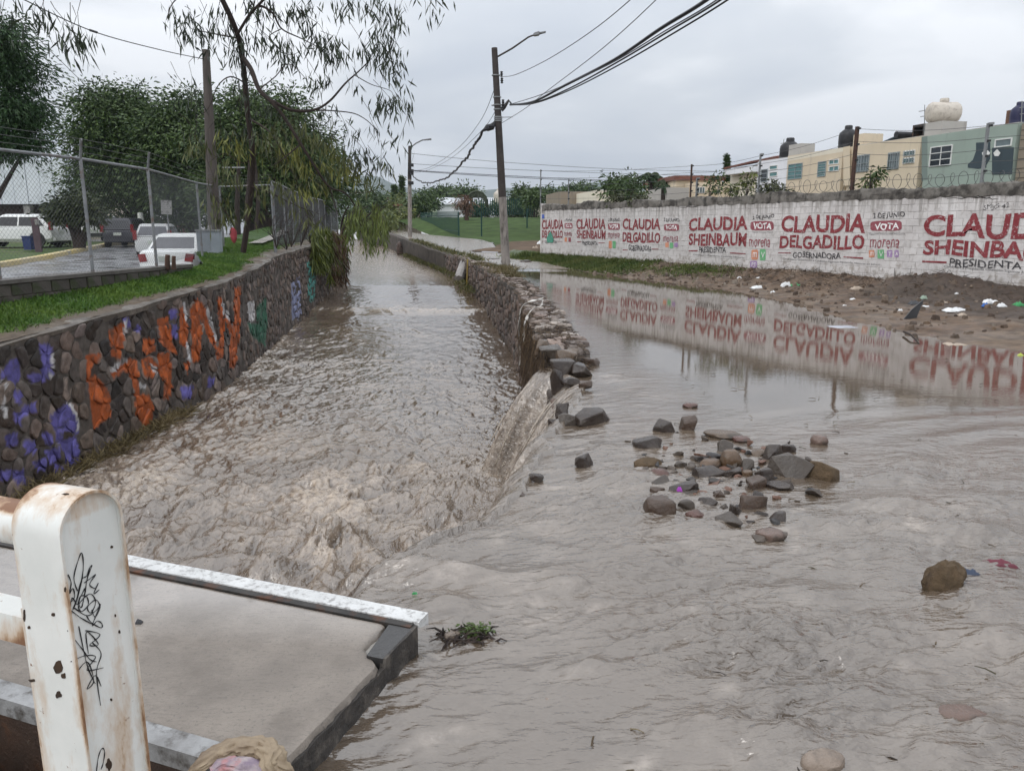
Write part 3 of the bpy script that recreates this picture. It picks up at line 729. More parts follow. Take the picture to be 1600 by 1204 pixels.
left_wall = rubble_wall('canal_wall', 'rubble stone canal wall sprayed with orange and purple graffiti below the grass verge', LP, 7.0, 38, 58, ZC, ZL, .35, .235, True, 300)
ZR = lerp_tab([(4, -.25), (9.8, -.20), (10.5, .02), (11.2, .17), (14, .20), (20, .24), (32, .2), (45, .30), (80, 1.05), (110, 1.55)])
right_wall = rubble_wall('canal_wall', 'bare rubble stone canal wall beside the flooded street with water pouring over its end', RP, 4.6, 44, 108, lambda y: np.maximum(ZC(y), -1.75), ZR, .62, .25, False, 300, 16.0, 1.15)
# worn concrete coping on the graffiti wall
mb = MB(); rings = []
for s in np.arange(LP.s_of_y(7), LP.s_of_y(50), .22):
    y = LP.y_of_s(s); z = float(ZL(y)); o = .045 + .05 * math.sin(s * 2.3) * math.sin(s * .9) + random.uniform(-.018, .018); t = .055 + .02 * math.sin(s * 1.7)
    back = -.42 + .12 * math.sin(s * 1.3) + random.uniform(-.03, .03)
    rings.append([LP.pt(s, z - t - .03 + random.uniform(-.015, .015), o - .03), LP.pt(s, z - .005, o), LP.pt(s, z + .022 + random.uniform(-.006, .006), o - .05), LP.pt(s, z + .05, back), LP.pt(s, z - .08, back - .02)])
mb.loft(rings)
MAT['coping'] = M('coping', (.145, .125, .105), (.085, .072, .06), 2.2, .7, .9, 18, stain=(.20, .18, .155), sscale=3.5, wet=(2, .35))
part('coping', mb, MAT['coping'], left_wall, smooth=50)

# ------------------------------------------------------------------ stones: faceted, rounded, half buried
def crag_mb(size, seed=0, n=15, bev=.07):
    """a broken, angular stone: the hull of a few points, its edges worn"""
    r_ = random.Random(seed); bm = bmesh.new()
    for _ in range(n):
        d = Vector((r_.gauss(0, 1), r_.gauss(0, 1), r_.gauss(0, 1))).normalized(); k = r_.uniform(.78, 1.08)
        bm.verts.new((max(-.86, min(.86, d.x * k * 1.15)), max(-.8, min(.8, d.y * k * 1.15)), max(-.7, min(.74, d.z * k))))
    h = bmesh.ops.convex_hull(bm, input=bm.verts[:]); bmesh.ops.delete(bm, geom=[g for g in h['geom_interior'] if isinstance(g, bmesh.types.BMVert)], context='VERTS')
    bmesh.ops.dissolve_limit(bm, angle_limit=R(14), verts=bm.verts[:], edges=bm.edges[:])
    bmesh.ops.bevel(bm, geom=bm.edges[:], offset=bev, segments=1, affect='EDGES', clamp_overlap=True)
    bmesh.ops.triangulate(bm, faces=bm.faces[:]); bmesh.ops.subdivide_edges(bm, edges=[e for e in bm.edges if e.calc_length() > .35], cuts=1, use_grid_fill=False); bmesh.ops.triangulate(bm, faces=bm.faces[:])
    co = np.array([v.co[:] for v in bm.verts]); nz = fbm(co[:, 0] * 2.6 + seed, co[:, 1] * 2.6, co[:, 2] * 2.6, 3); bm.verts.index_update(); mb = MB()
    mb.add([Vector((v.co.x * size[0] * (1 + .07 * nz[i]), v.co.y * size[1] * (1 + .07 * nz[i]), v.co.z * size[2] * (1.25 + .09 * nz[i]))) for i, v in enumerate(bm.verts)], [tuple(v.index for v in f.verts) for f in bm.faces]); bm.free(); return mb
def rock_mb(size, facets=7, seed=0, rough=.05, sub=3, lo=.62):
    r_ = random.Random(seed); bm = bmesh.new(); bmesh.ops.create_icosphere(bm, subdivisions=sub, radius=1)
    pl = []
    for _ in range(facets):
        n = Vector((r_.gauss(0, 1), r_.gauss(0, 1), r_.gauss(0, 1))).normalized(); pl.append((n, r_.uniform(lo, .95)))
    pl.append((Vector((0, 0, 1)), r_.uniform(.6, .95)))
    co = np.array([v.co[:] for v in bm.verts]); nz = fbm(co[:, 0] * 2 + seed * 3.1, co[:, 1] * 2, co[:, 2] * 2, 3)
    for i, v in enumerate(bm.verts):
        d = v.co.normalized(); t = 1.0
        for n, k in pl:
            q = n.dot(d)
            if q > 1e-3: t = min(t, k / q)
        t *= 1 + rough * nz[i]
        v.co = Vector((d.x * t * size[0], d.y * t * size[1], d.z * t * size[2]))
    mb = MB(); bm.verts.index_update()
    mb.add([v.co.copy() for v in bm.verts], [tuple(v.index for v in f.verts) for f in bm.faces]); bm.free(); return mb
def stone_mat(name, c, rough=.55, bump=.5):
    return M(name, tuple(v * .75 for v in c), tuple(v * 1.2 for v in c), 6, rough, bump, 26, stain=(.052, .040, .031), sscale=6, slo=.46, shi=.62, wet=(5, .2), spec=.5)
RM = {'dark': stone_mat('wet_dark_stone', (0.037, 0.026, 0.021), .4), 'grey': stone_mat('wet_grey_stone', (0.054, 0.041, 0.031)), 'brown': stone_mat('wet_brown_stone', (0.067, 0.041, 0.027)), 'tan': stone_mat('tan_stone', (0.115, 0.078, 0.051)),
      'ochre': stone_mat('ochre_stone', (0.116, 0.070, 0.039)), 'red': stone_mat('brick_red_stone', (0.107, 0.051, 0.040)), 'clod': M('earth_clod', (.075, .052, .030), (.125, .085, .050), 14, .85, 1.0, 34, stain=(.05, .034, .022), sscale=7),
      'pale': stone_mat('pale_stone', (0.254, 0.198, 0.155)), 'pink': stone_mat('pink_stone', (0.153, 0.100, 0.079))}
# ------------------------------------------------------------------ concrete footbridge and white railing
A_ = P(660, 965, .15); B_far = P(200, 875, .15)
U_ = (B_far - A_); U_.z = 0; U_.normalize()
V_ = Vector((U_.y, -U_.x, 0));  V_ = V_ if V_.y < 0 else -V_
def S_(u, v, z): return A_ + U_ * u + V_ * v + Vector((0, 0, z - .15))
SLW = 1.06
fb = thing('footbridge', 'wet concrete footbridge slab with worn white edge over the canal mouth', 'footbridge', S_(3, .5, 0))
mb = MB(); rings = []
us = np.linspace(.0, 6.5, 131)
def slab_ring(u):
    # the right end is broken back from the steel frame
    return u
edge_in = .055
nu, nv = 131, 40
uu, vv = np.meshgrid(us, np.linspace(edge_in + .05, SLW - .045, nv), indexing='ij')
brk = np.where(vv > .33, .02 + .018 * fbm(vv * 9, 0, 2, 3) - .02, .055) 
uu2 = np.where(uu < .2, uu + np.maximum(.065 + .004 * fbm(vv * 9, 1, 1, 3) + .07 * (1 - sstep(.28, .40, vv)) - .055 * sstep(.28, .42, vv), .004) * (1 - uu / .2), uu)
zz = .15 + .0022 * fbm(uu * 3, vv * 3, 1, 3) + .0012 * fbm(uu * 3, vv * 40, 2, 2) - .006 * sstep(.02, 0, 0) - .010 * np.exp(-uu / .03)
pts = np.stack([A_.x + U_.x * uu2 + V_.x * vv, A_.y + U_.y * uu2 + V_.y * vv, zz], -1).reshape(-1, 3)
top_faces = gridfaces(nu, nv)
m, nt, b = new_mat('wet_broom_concrete')
n1 = noise_node(nt, 2.2, 6, .6); n2 = noise_node(nt, 75, 4, .75); n3 = noise_node(nt, 1.1, 5, .55)
col = ramp(nt, n1.outputs['Fac'], .35, .65, (.29, .25, .212), (.195, .168, .143))
col = mixc(nt, ramp(nt, n2.outputs['Fac'], .56, .74), col, (.10, .09, .08))
nt.links.new(col, b.inputs['Base Color'])
# standing water on the far side of the slab, towards the white edge
geo = nt.nodes.new('ShaderNodeNewGeometry'); dotn = nt.nodes.new('ShaderNodeVectorMath'); dotn.operation = 'DOT_PRODUCT'
sub = nt.nodes.new('ShaderNodeVectorMath'); sub.operation = 'SUBTRACT'; sub.inputs[1].default_value = A_
nt.links.new(geo.outputs['Position'], sub.inputs[0]); nt.links.new(sub.outputs[0], dotn.inputs[0]); dotn.inputs[1].default_value = V_ * .9 - U_ * .30
addn = nt.nodes.new('ShaderNodeMath'); addn.operation = 'MULTIPLY_ADD'; addn.inputs[1].default_value = .35; nt.links.new(n3.outputs['Fac'], addn.inputs[0]); nt.links.new(dotn.outputs['Value'], addn.inputs[2])
wet = ramp(nt, addn.outputs[0], .05, .42, (1, 1, 1), (0, 0, 0))
mr = nt.nodes.new('ShaderNodeMapRange'); mr.inputs['To Min'].default_value = .62; mr.inputs['To Max'].default_value = .10; nt.links.new(wet, mr.inputs['Value']); nt.links.new(mr.outputs[0], b.inputs['Roughness'])
bp = nt.nodes.new('ShaderNodeBump'); bp.inputs['Distance'].default_value = .006
mr2 = nt.nodes.new('ShaderNodeMapRange'); mr2.inputs['To Min'].default_value = .9; mr2.inputs['To Max'].default_value = .10; nt.links.new(wet, mr2.inputs['Value']); nt.links.new(mr2.outputs[0], bp.inputs['Strength']); nt.links.new(wet, b.inputs['Coat Weight']); b.inputs['Coat IOR'].default_value = 1.6; b.inputs['Coat Roughness'].default_value = .06
# broom marks dragged along the slab
du_ = nt.nodes.new('ShaderNodeVectorMath'); du_.operation = 'DOT_PRODUCT'; nt.links.new(sub.outputs[0], du_.inputs[0]); du_.inputs[1].default_value = (U_ * .95 + V_ * .30) * 16
dv_ = nt.nodes.new('ShaderNodeVectorMath'); dv_.operation = 'DOT_PRODUCT'; nt.links.new(sub.outputs[0], dv_.inputs[0]); dv_.inputs[1].default_value = (V_ * .95 - U_ * .30) * 85
cmb = nt.nodes.new('ShaderNodeCombineXYZ'); nt.links.new(du_.outputs['Value'], cmb.inputs[0]); nt.links.new(dv_.outputs['Value'], cmb.inputs[1])
nbr = nt.nodes.new('ShaderNodeTexNoise'); nbr.inputs['Scale'].default_value = 1.0; nbr.inputs['Detail'].default_value = 4; nbr.inputs['Roughness'].default_value = .65; nt.links.new(cmb.outputs[0], nbr.inputs['Vector'])
n5 = noise_node(nt, 5.0, 7, .65)
cc_ = mixc(nt, ramp(nt, nbr.outputs['Fac'], .55, .85), col, (.10, .088, .076)); cc_ = mixc(nt, ramp(nt, n5.outputs['Fac'], .50, .72), cc_, (.17, .145, .122)); nt.links.new(cc_, b.inputs['Base Color'])
nb = noise_node(nt, 95, 4, .7); nt.links.new(nb.outputs['Fac'], bp.inputs['Height']); nt.links.new(bp.outputs[0], b.inputs['Normal'])
MAT['slab'] = m
mb = MB(); mb.add(pts, [tuple(f) for f in top_faces])
# broken right-hand face of the slab, going down
e0 = [i for i in range(nv)]
low = [(pts[i][0] + U_.x * .03, pts[i][1] + U_.y * .03, .0 - .12) for i in e0]
midv = [(pts[i][0] - U_.x * (.006 + .012 * random.random()), pts[i][1] - U_.y * .006, .10 + .02 * random.random()) for i in e0]
o = len(mb.v); mb.add(midv, []); mb.add(low, [])
mb.f += [(i, i + 1, o + i + 1, o + i) for i in range(nv - 1)] + [(o + i, o + i + 1, o + nv + i + 1, o + nv + i) for i in range(nv - 1)]; mb.mi += [0] * (2 * nv - 2)
part('concrete_deck', mb, MAT['slab'], fb, smooth=40)
MAT['white_worn'] = M('worn_white_paint', (.68, .68, .67), (.56, .56, .55), 8, .35, .5, 40, stain=(.30, .29, .28), sscale=34, slo=.50, shi=.66)
MAT['asphalt_wet'] = M('black_wet_steel', (.022, .021, .022), (.04, .038, .037), 5, .22, .3, 30, spec=.5)
mb = MB()
for u in np.linspace(0, 6.5, 66): pass
rings = []
for u in np.linspace(-.012, 6.5, 80):
    j = .003 * math.sin(u * 9) + random.uniform(-.0015, .0015)
    rings.append([S_(u, -.035 + j, .10), S_(u, -.035 + j, .162), S_(u, .058 + j, .160), S_(u, .062 + j, .135)])
mb.loft(rings); part('white_edge', mb, MAT['white_worn'], fb, smooth=40)
mb = MB(); rings = [[S_(u, .064, .10), S_(u, .064, .156), S_(u, .10, .154), S_(u, .10, .12)] for u in np.linspace(0.01, 6.5, 30)]
mb.loft(rings); part('edge_joint', mb, MAT['dark_steel'], fb)
mb = MB(); mb.loft([[S_(u, v, .143), S_(u, v + .012, .1445)] for u, v in []] or [[S_(.0, .102, .05), S_(.0, .102, .150), S_(.115, .102, .150), S_(.115, .102, .05)], [S_(.0, .36, .05), S_(.0, .36, .150), S_(.075, .36, .150), S_(.075, .36, .05)]])
part('steel_corner', mb, MAT['asphalt_wet'], fb)
mb = MB(); mb.loft([[S_(-.012 + .004 * math.sin(v * 23), v, -.20), S_(-.012 + .002 * math.sin(v * 31), v, .150 if v < .36 else .112 + .004 * math.sin(v * 40)), S_(.012, v, .149 if v < .36 else .108), S_(.012, v, -.20)] for v in np.concatenate([np.linspace(.066, .355, 6), np.linspace(.365, SLW, 26)])]); part('end_plate', mb, M('wet_dark_edge', (.040, .036, .033), (.065, .058, .052), 9, .45, 1.0, 30, stain=(.12, .105, .09), sscale=12), fb)
MAT['edge_steel'] = M('galvanised_edge', (.36, .36, .36), (.22, .215, .21), 9, .35, .3, 30, stain=(.08, .07, .06), sscale=14, metal=.2)
mb = MB(); mb.loft([[S_(u, SLW - .04, .12), S_(u, SLW - .04, .156), S_(u, SLW + .045, .152), S_(u, SLW + .05, .085)] for u in np.linspace(.05, 6.5, 40)]); part('steel_angle', mb, MAT['edge_steel'], fb)
MAT['rusty_beam'] = M('rusty_beam', (.075, .045, .032), (.045, .035, .03), 3, .7, .6, 20, stain=(.13, .055, .025), sscale=5)
mb = MB(); mb.loft([[S_(u, SLW - .03, -.35), S_(u, SLW - .03, .10), S_(u, SLW + .03, .084), S_(u, SLW + .03, -.35)] for u in (.05, 3, 6.5)]); part('beam', mb, MAT['rusty_beam'], fb)
mb = MB(); mb.loft([[S_(u, .0, -.25), S_(u, .0, .12), S_(u, SLW, .11), S_(u, SLW, -.25)] for u in (.09, 3, 6.5)]); part('slab_body', mb, MAT['concrete'], fb)
# roadway deck of the bridge the picture is taken from
dk = MB(); dk.loft([[S_(u, SLW + .30, -.3), S_(u, SLW + .30, .10), S_(u, SLW + 6, .10), S_(u, SLW + 6, -.3)] for u in (.25, 7)])
struct('bridge_deck', dk.mesh('bridge_deck', MAT['concrete']))

# white painted steel railing: end post with arched top, round rail, flat rail
m, nt, b = new_mat('rusty_white_paint')
n1 = noise_node(nt, 5, 6, .6); col = ramp(nt, n1.outputs['Fac'], .3, .7, (.66, .67, .64), (.78, .78, .75))
n2 = noise_node(nt, 7, 8, .68, stretch=(1, 1, .35)); ra = nt.nodes.new('ShaderNodeAttribute'); ra.attribute_name = 'rust'
sm = nt.nodes.new('ShaderNodeMath'); sm.operation = 'MULTIPLY_ADD'; sm.inputs[1].default_value = .36; nt.links.new(ra.outputs['Fac'], sm.inputs[0]); nt.links.new(n2.outputs['Fac'], sm.inputs[2])
col = mixc(nt, ramp(nt, sm.outputs[0], .58, .78), col, (.50, .345, .215))
col = mixc(nt, ramp(nt, sm.outputs[0], .72, .84), col, (.20, .095, .045))
n4 = noise_node(nt, 38, 4, .6); sp = nt.nodes.new('ShaderNodeMath'); sp.operation = 'MULTIPLY_ADD'; sp.inputs[1].default_value = .05; nt.links.new(ra.outputs['Fac'], sp.inputs[0]); nt.links.new(n4.outputs['Fac'], sp.inputs[2])
col = mixc(nt, ramp(nt, sp.outputs[0], .70, .74), col, (.22, .12, .07))
nt.links.new(col, b.inputs['Base Color']); b.inputs['Roughness'].default_value = .45
bp = nt.nodes.new('ShaderNodeBump'); bp.inputs['Strength'].default_value = .25; bp.inputs['Distance'].default_value = .004; nt.links.new(sm.outputs[0], bp.inputs['Height']); nt.links.new(bp.outputs[0], b.inputs['Normal'])
MAT['railing'] = m
E0 = PY(92, 832, 1.60); PN = Vector((-U_.x, -U_.y, 0)); PW = Vector((-PN.y, PN.x, 0)); PW = PW if PW.y > 0 else -PW
PWID, PDEP, PTOP = .172, .150, PY(110, 768, 1.68).z
rail = thing('bridge_railing', 'white painted steel bridge railing end post with rust and black scribbles', 'railing', (E0.x, E0.y, .1))
def Q(w, n, z): return Vector((E0.x, E0.y, 0)) + PW * w + PN * n + Vector((0, 0, z))
rad = PWID / 2; zc = PTOP - rad
out = [(0, z) for z in np.linspace(.10, zc, 26)] + [(rad - rad * math.cos(q), zc + rad * math.sin(q)) for q in np.linspace(0, math.pi, 23)[1:-1]] + [(PWID, z) for z in np.linspace(zc, .10, 26)]
def rust_attr(me, f):
    at = me.attributes.new('rust', 'FLOAT', 'POINT'); at.data.foreach_set('value', [f(v.co) for v in me.vertices])
th = .0065
def offs(o, k):          # inner outline of the bent plate
    w, z = o
    if z <= zc + 1e-6: return (th * k, z) if w < rad else (PWID - th * k, z)
    d = Vector((w - rad, z - zc)); d *= (rad - th * k) / d.length; return (rad + d.x, zc + d.y)
mb = MB(); rings = []
ndep = [0, -.012, -.05, -.10, -PDEP]
for o in out:
    i = offs(o, 1)
    rings.append([Q(o[0], n, o[1]) for n in ndep] + [Q(i[0], n, i[1]) for n in reversed(ndep)])
mb.loft(rings); me = mb.mesh('flange', MAT['railing'], 40)
def _wn(co): d = co - Vector((E0.x, E0.y, 0)); return d.dot(PW), d.dot(PN), co.z
def fl_rust(co):
    w, n, z = _wn(co); r = .15
    r += .58 * math.exp(-abs(n) / .006) * (.35 + .65 * min(1, max(0, (PTOP - z) / .25)))
    if z > zc + .02: r += .34 * (z - zc) / rad * (1 if n < -.02 else .6)
    r += .35 * math.exp(-abs(n + PDEP) / .02)
    return min(r, 1.1)
rust_attr(me, fl_rust); part('post_flange', me, None, rail)
mb = MB(); pl = []
ws = np.linspace(0, 1, 9)
for o in np.linspace(.10, zc, 30): pl.append((o, th, PWID - th))
for q in np.linspace(0, .98, 12)[1:]: 
    z = zc + (rad - th) * math.sin(q * math.pi / 2); hw = math.sqrt(max((rad - th) ** 2 - (z - zc) ** 2, 1e-6)); pl.append((z, rad - hw, rad + hw))
vs = [Q(a + (b2 - a) * t, -.013, z) for z, a, b2 in pl for t in ws]
mb.add(vs, [tuple(f) for f in gridfaces(len(pl), 9)])
me = mb.mesh('web', MAT['railing'], 30)
def web_rust(co):
    w, n, z = _wn(co); r = .10 + .5 * math.exp(-w / .008) + .25 * math.exp(-(PWID - w) / .02) + .35 * max(0, math.sin((w - .09) * 60)) * sstep(.0, .5, PTOP - z) * (1 if w > .1 else 0)
    if z > PTOP - .06: r += .22
    return float(min(r, 1))
rust_attr(me, web_rust); web = part('post_web', me, None, rail)
back = MB(); back.loft([[Q(.03, -PDEP + .004, z), Q(.10, -PDEP + .004, z), Q(.10, -PDEP - .05, z), Q(.03, -PDEP - .05, z)] for z in (.10, 1.0)])
me = back.mesh('leg', MAT['railing']); rust_attr(me, lambda co: .5); part('back_strip', me, None, rail)
# pen tag on the web, one running line per stroke
def pen(strokes, name):
    for st in strokes:
        mb = MB(); pts = []
        for i in range(len(st) - 1):
            for k in range(6):
                t = k / 6; p0 = st[max(i - 1, 0)]; p1 = st[i]; p2 = st[i + 1]; p3 = st[min(i + 2, len(st) - 1)]
                pts.append(tuple(.5 * ((2 * p1[j]) + (-p0[j] + p2[j]) * t + (2 * p0[j] - 5 * p1[j] + 4 * p2[j] - p3[j]) * t * t + (-p0[j] + 3 * p1[j] - 3 * p2[j] + p3[j]) * t ** 3) for j in (0, 1)))
        pts.append(st[-1])
        c3 = []
        for (x, y) in pts:                                       # zoomed photo sheet -> the web's own plane
            px, py = x / 2.353, 740 + y / 2.353
            X, f, d = ray(px, py); o = Q(0, -.0115, 0); dirv = Vector((X, f, d)); t = (o - Vector((0, 0, CAM_Z))).dot(PN) / dirv.dot(PN); c3.append(Vector((0, 0, CAM_Z)) + dirv * t)
        mb.tube(c3, [.0011 + .0004 * math.sin(i) for i in range(len(c3))], 5)
        part(name, mb, MAT['ink'], web)
MAT['ink'] = M('black_ink', (.012, .012, .014), (.02, .02, .022), 9, .4)
pen([[(285,430),(272,380),(290,310),(302,292),(306,350),(290,440),(268,500),(282,460),(300,390),(318,375),(330,345),(338,338),(322,380),(312,440),(300,490),(290,470),(312,420)],
     [(250,370),(262,400),(255,440),(268,420),(275,450),(262,470)], [(310,400),(340,378),(352,370),(330,405),(350,420),(362,400),(345,440),(365,425)],
     [(258,500),(265,455),(285,480),(295,450),(318,450),(325,480),(300,505),(290,480),(330,440),(352,470),(335,510),(322,490),(352,462),(368,490),(350,525),(338,500)],
     [(270,490),(320,520),(355,500),(370,480),(340,555),(358,540),(375,550),(372,565),(335,545),(318,520)], [(245,490),(300,530),(345,555)],
     [(248,575),(300,640),(330,680),(355,690)], [(315,575),(368,590),(330,628),(362,625),(318,580),(325,660)], [(260,690),(310,668),(352,672),(320,720),(380,712)], [(290,560),(320,700),(350,770)], [(275,740),(320,690),(345,760),(320,790),(350,740),(372,780)], [(262,610),(285,700),(278,760)], [(340,620),(372,660),(355,730),(370,850)],
     [(355,1092),(362,1040),(375,1008),(385,1020),(380,1060),(372,1085)]], 'pen_stroke')
# patches where the paint has come off down to dark rust
MAT['bare_rust'] = M('bare_rust', (.030, .022, .018), (.06, .035, .02), 20, .8)
def chip(x, y, w, h, plane, seed):
    mb = MB(); r_ = random.Random(seed); pts = []
    for k in range(12):
        q = 2 * math.pi * k / 12; rr_ = r_.uniform(.65, 1.1); px, py = (x + w * rr_ * math.cos(q)) / 2.353, 740 + (y + h * rr_ * math.sin(q)) / 2.353
        X, f, d = ray(px, py); dirv = Vector((X, f, d)); n, o = plane
        t = (o - Vector((0, 0, CAM_Z))).dot(n) / dirv.dot(n); pts.append(Vector((0, 0, CAM_Z)) + dirv * t)
    mb.add(pts + [p - plane[0] * .002 for p in pts], [tuple(range(12))] + [(i, (i + 1) % 12, 12 + (i + 1) % 12, 12 + i) for i in range(12)]); part('paint_chip', mb, MAT['bare_rust'], rail)
sidep = (-PW, Q(-.0016, 0, 0)); webp = (PN, Q(0, -.0112, 0))
for i, (x, y, w, h, pl_) in enumerate([(212, 712, 17, 28, sidep), (232, 742, 9, 12, sidep), (214, 812, 11, 15, sidep), (116, 760, 14, 6, sidep), (195, 518, 7, 8, sidep), (88, 520, 4, 22, sidep), (105, 565, 5, 7, sidep), (238, 425, 4, 12, sidep), (240, 75, 14, 4, sidep), (402, 1068, 12, 26, webp), (412, 268, 5, 6, webp), (440, 580, 4, 7, webp), (410, 830, 4, 6, webp), (425, 520, 3, 6, webp), (102, 985, 5, 7, sidep)]): chip(x, y, w, h, pl_, i)
# rails running away to the left
def rl(z, n0, n1, w): return Q(w, n0, z), Q(w, n1, z)
zt_ = PY(14, 822, 1.74).z; a, b2 = rl(zt_, -PDEP + .02, -4.5, .088)
mb = MB(); mb.tube([a.lerp(b2, t) for t in np.linspace(0, 1, 40)], .054, 20); me = mb.mesh('pipe', MAT['railing'], 40)
rust_attr(me, lambda co: .95 if co.z > zt_ + .032 else .15); part('round_rail', me, None, rail)
zb_ = PY(14, 985, 1.74).z; mb = MB(); mb.loft([[Q(.055, n, zb_ - .038), Q(.055, n, zb_ + .038), Q(.125, n, zb_ + .042), Q(.125, n, zb_ - .042)] for n in np.linspace(-PDEP + .02, -4.5, 40)])
me = mb.mesh('flat', MAT['railing']); rust_attr(me, lambda co: .85 if co.z < zb_ else .35); part('flat_rail', me, None, rail)
for n in (-2.3, -4.4):
    mb = MB(); mb.loft([[Q(.02, n, z), Q(.15, n, z), Q(.15, n - .1, z), Q(.02, n - .1, z)] for z in (.10, PTOP - .12)]); me = mb.mesh('post', MAT['railing']); rust_attr(me, lambda co: .3); part('post', me, None, rail)
# ------------------------------------------------------------------ helper for upright flat fronts
class Front:
    """an upright plane: a point on it, a direction along it; u along, z up, off towards the viewer"""
    def __init__(self, o, d):
        self.o = Vector((o[0], o[1], 0)); self.d = Vector((d[0], d[1], 0)).normalized(); self.n = Vector((self.d.y, -self.d.x, 0))
        if self.n.dot(self.o) > 0: self.n = -self.n
    def w(self, u, z, off=0.0): return self.o + self.d * u + self.n * off + Vector((0, 0, z))
    def px(self, px, py, off=0.0):
        X, f, dz = ray(px, py); dv = Vector((X, f, dz)); o = self.o + self.n * off
        t = (o - Vector((0, 0, CAM_Z))).dot(self.n) / dv.dot(self.n); p = Vector((0, 0, CAM_Z)) + dv * t
        return (p - self.o).dot(self.d), p.z
    def box(self, mb, u0, u1, z0, z1, o0, o1, col=None, mi=0):
        return mb.add([self.w(u, z, o) for z in (z0, z1) for o in (o0, o1) for u in (u0, u1)], [(0,2,3,1), (4,5,7,6), (0,1,5,4), (2,6,7,3), (0,4,6,2), (1,3,7,5)], col, mi)
    def rect(self, x0, y0, x1, y1, off=0.0):
        a = self.px(x0, y0, off); b = self.px(x1, y1, off); return min(a[0], b[0]), max(a[0], b[0]), min(a[1], b[1]), max(a[1], b[1])

# ------------------------------------------------------------------ painted block wall
WF = Front(WALL_A, WDIR)
HB, HT = .15, 2.62
painted = thing('painted_wall', 'long whitewashed block wall covered in painted red election slogans', 'wall', WF.w(WLEN / 2, HB))
m, nt, b = new_mat('whitewash')
n1 = noise_node(nt, 1.3, 6, .6); col = ramp(nt, n1.outputs['Fac'], .3, .7, (.72, .695, .68), (.56, .53, .515))
n2 = noise_node(nt, 5.5, 8, .7); col = mixc(nt, ramp(nt, n2.outputs['Fac'], .50, .74), col, (.36, .33, .305))
n3 = noise_node(nt, 3.0, 7, .65, stretch=(3.2, 3.2, .22)); geo = nt.nodes.new('ShaderNodeNewGeometry'); sx = nt.nodes.new('ShaderNodeSeparateXYZ'); nt.links.new(geo.outputs['Position'], sx.inputs[0])
for n_ in (n1, n2, n3):                                            # grime runs on across the blocks
    tgt = n_.inputs['Vector']; src = tgt.links[0].from_node
    if src.type == 'MAPPING': nt.links.new(geo.outputs['Position'], src.inputs[0])
    else: nt.links.new(geo.outputs['Position'], tgt)

mrz = nt.nodes.new('ShaderNodeMapRange'); mrz.inputs['From Min'].default_value = 1.85; mrz.inputs['From Max'].default_value = 2.75; mrz.inputs['To Max'].default_value = .29; nt.links.new(sx.outputs['Z'], mrz.inputs['Value'])
mrb = nt.nodes.new('ShaderNodeMapRange'); mrb.inputs['From Min'].default_value = .95; mrb.inputs['From Max'].default_value = .35; mrb.inputs['To Max'].default_value = .30; nt.links.new(sx.outputs['Z'], mrb.inputs['Value'])
s1 = nt.nodes.new('ShaderNodeMath'); s1.operation = 'ADD'; nt.links.new(n3.outputs['Fac'], s1.inputs[0]); nt.links.new(mrz.outputs[0], s1.inputs[1])
s2 = nt.nodes.new('ShaderNodeMath'); s2.operation = 'ADD'; nt.links.new(n2.outputs['Fac'], s2.inputs[0]); nt.links.new(mrb.outputs[0], s2.inputs[1])
col = mixc(nt, ramp(nt, s1.outputs[0], .64, .90), col, (.27, .25, .23))
col = mixc(nt, ramp(nt, s2.outputs[0], .64, .86), col, (.33, .29, .25))
oi = nt.nodes.new('ShaderNodeObjectInfo'); col = mixc(nt, 1.0, col, ramp(nt, oi.outputs['Random'], 0, 1, (.93,) * 3, (1.05,) * 3), 'MULTIPLY')
nt.links.new(col, b.inputs['Base Color']); b.inputs['Roughness'].default_value = .85; b.inputs['Specular IOR Level'].default_value = .2
nb = noise_node(nt, 22, 6, .65); nt.links.new(geo.outputs['Position'], nb.inputs['Vector']); bp = nt.nodes.new('ShaderNodeBump'); bp.inputs['Strength'].default_value = .55; bp.inputs['Distance'].default_value = .012; nt.links.new(nb.outputs['Fac'], bp.inputs['Height']); nt.links.new(bp.outputs[0], b.inputs['Normal'])
MAT['whitewash'] = m
MAT['joint'] = M('whitewashed_joint', (.60, .57, .555), (.42, .395, .38), 2.5, .9, .5, 24, stain=(.16, .14, .13), sscale=6)
MAT['cap'] = M('wall_cap', (.20, .185, .165), (.12, .108, .095), 2.5, .9, .9, 16, stain=(.05, .045, .04), sscale=3.0, slo=.44, shi=.6)
mb = MB(); WF.box(mb, .02, WLEN, HB - .3, HT + .02, -.20, -.007); part('wall_core', mb, MAT['joint'], painted)
BW, BH, JT = .40, .19, .009
def brick_mesh(seed):
    r_ = random.Random(seed); mb = MB(); j = lambda a=.004: r_.uniform(-a, a)
    x, z = BW / 2 - JT / 2, BH / 2 - JT / 2
    o = r_.uniform(-.001, .006)
    c = [(-x + j(), -z + j(.003)), (x + j(), -z + j(.003)), (x + j(), z + j(.003)), (-x + j(), z + j(.003))]
    i = [(a * .975, b2 * .94) for a, b2 in c]
    mb.loft([[Vector((a, .03, b2)) for a, b2 in c], [Vector((a, .006 - o, b2)) for a, b2 in c], [Vector((a, -o - j(.001), b2)) for a, b2 in i]])
    me = mb.mesh('brick', MAT['whitewash']); return me
BMS = [brick_mesh(k) for k in range(12)]
rotw = Matrix.Rotation(math.atan2(WF.d.y, WF.d.x), 3, 'Z')         # local x along the wall, -y out of it, z up
blist = []
for r_ in range(int((HT - HB) / BH) + 1):
    for k in range(int(WLEN / BW) + 1):
        u = (k + (.5 if r_ % 2 else 0)) * BW; z = HB + (r_ + .5) * BH
        if u < BW * .5 or u > WLEN - .2 or z > HT: continue
        blist.append((u, z))
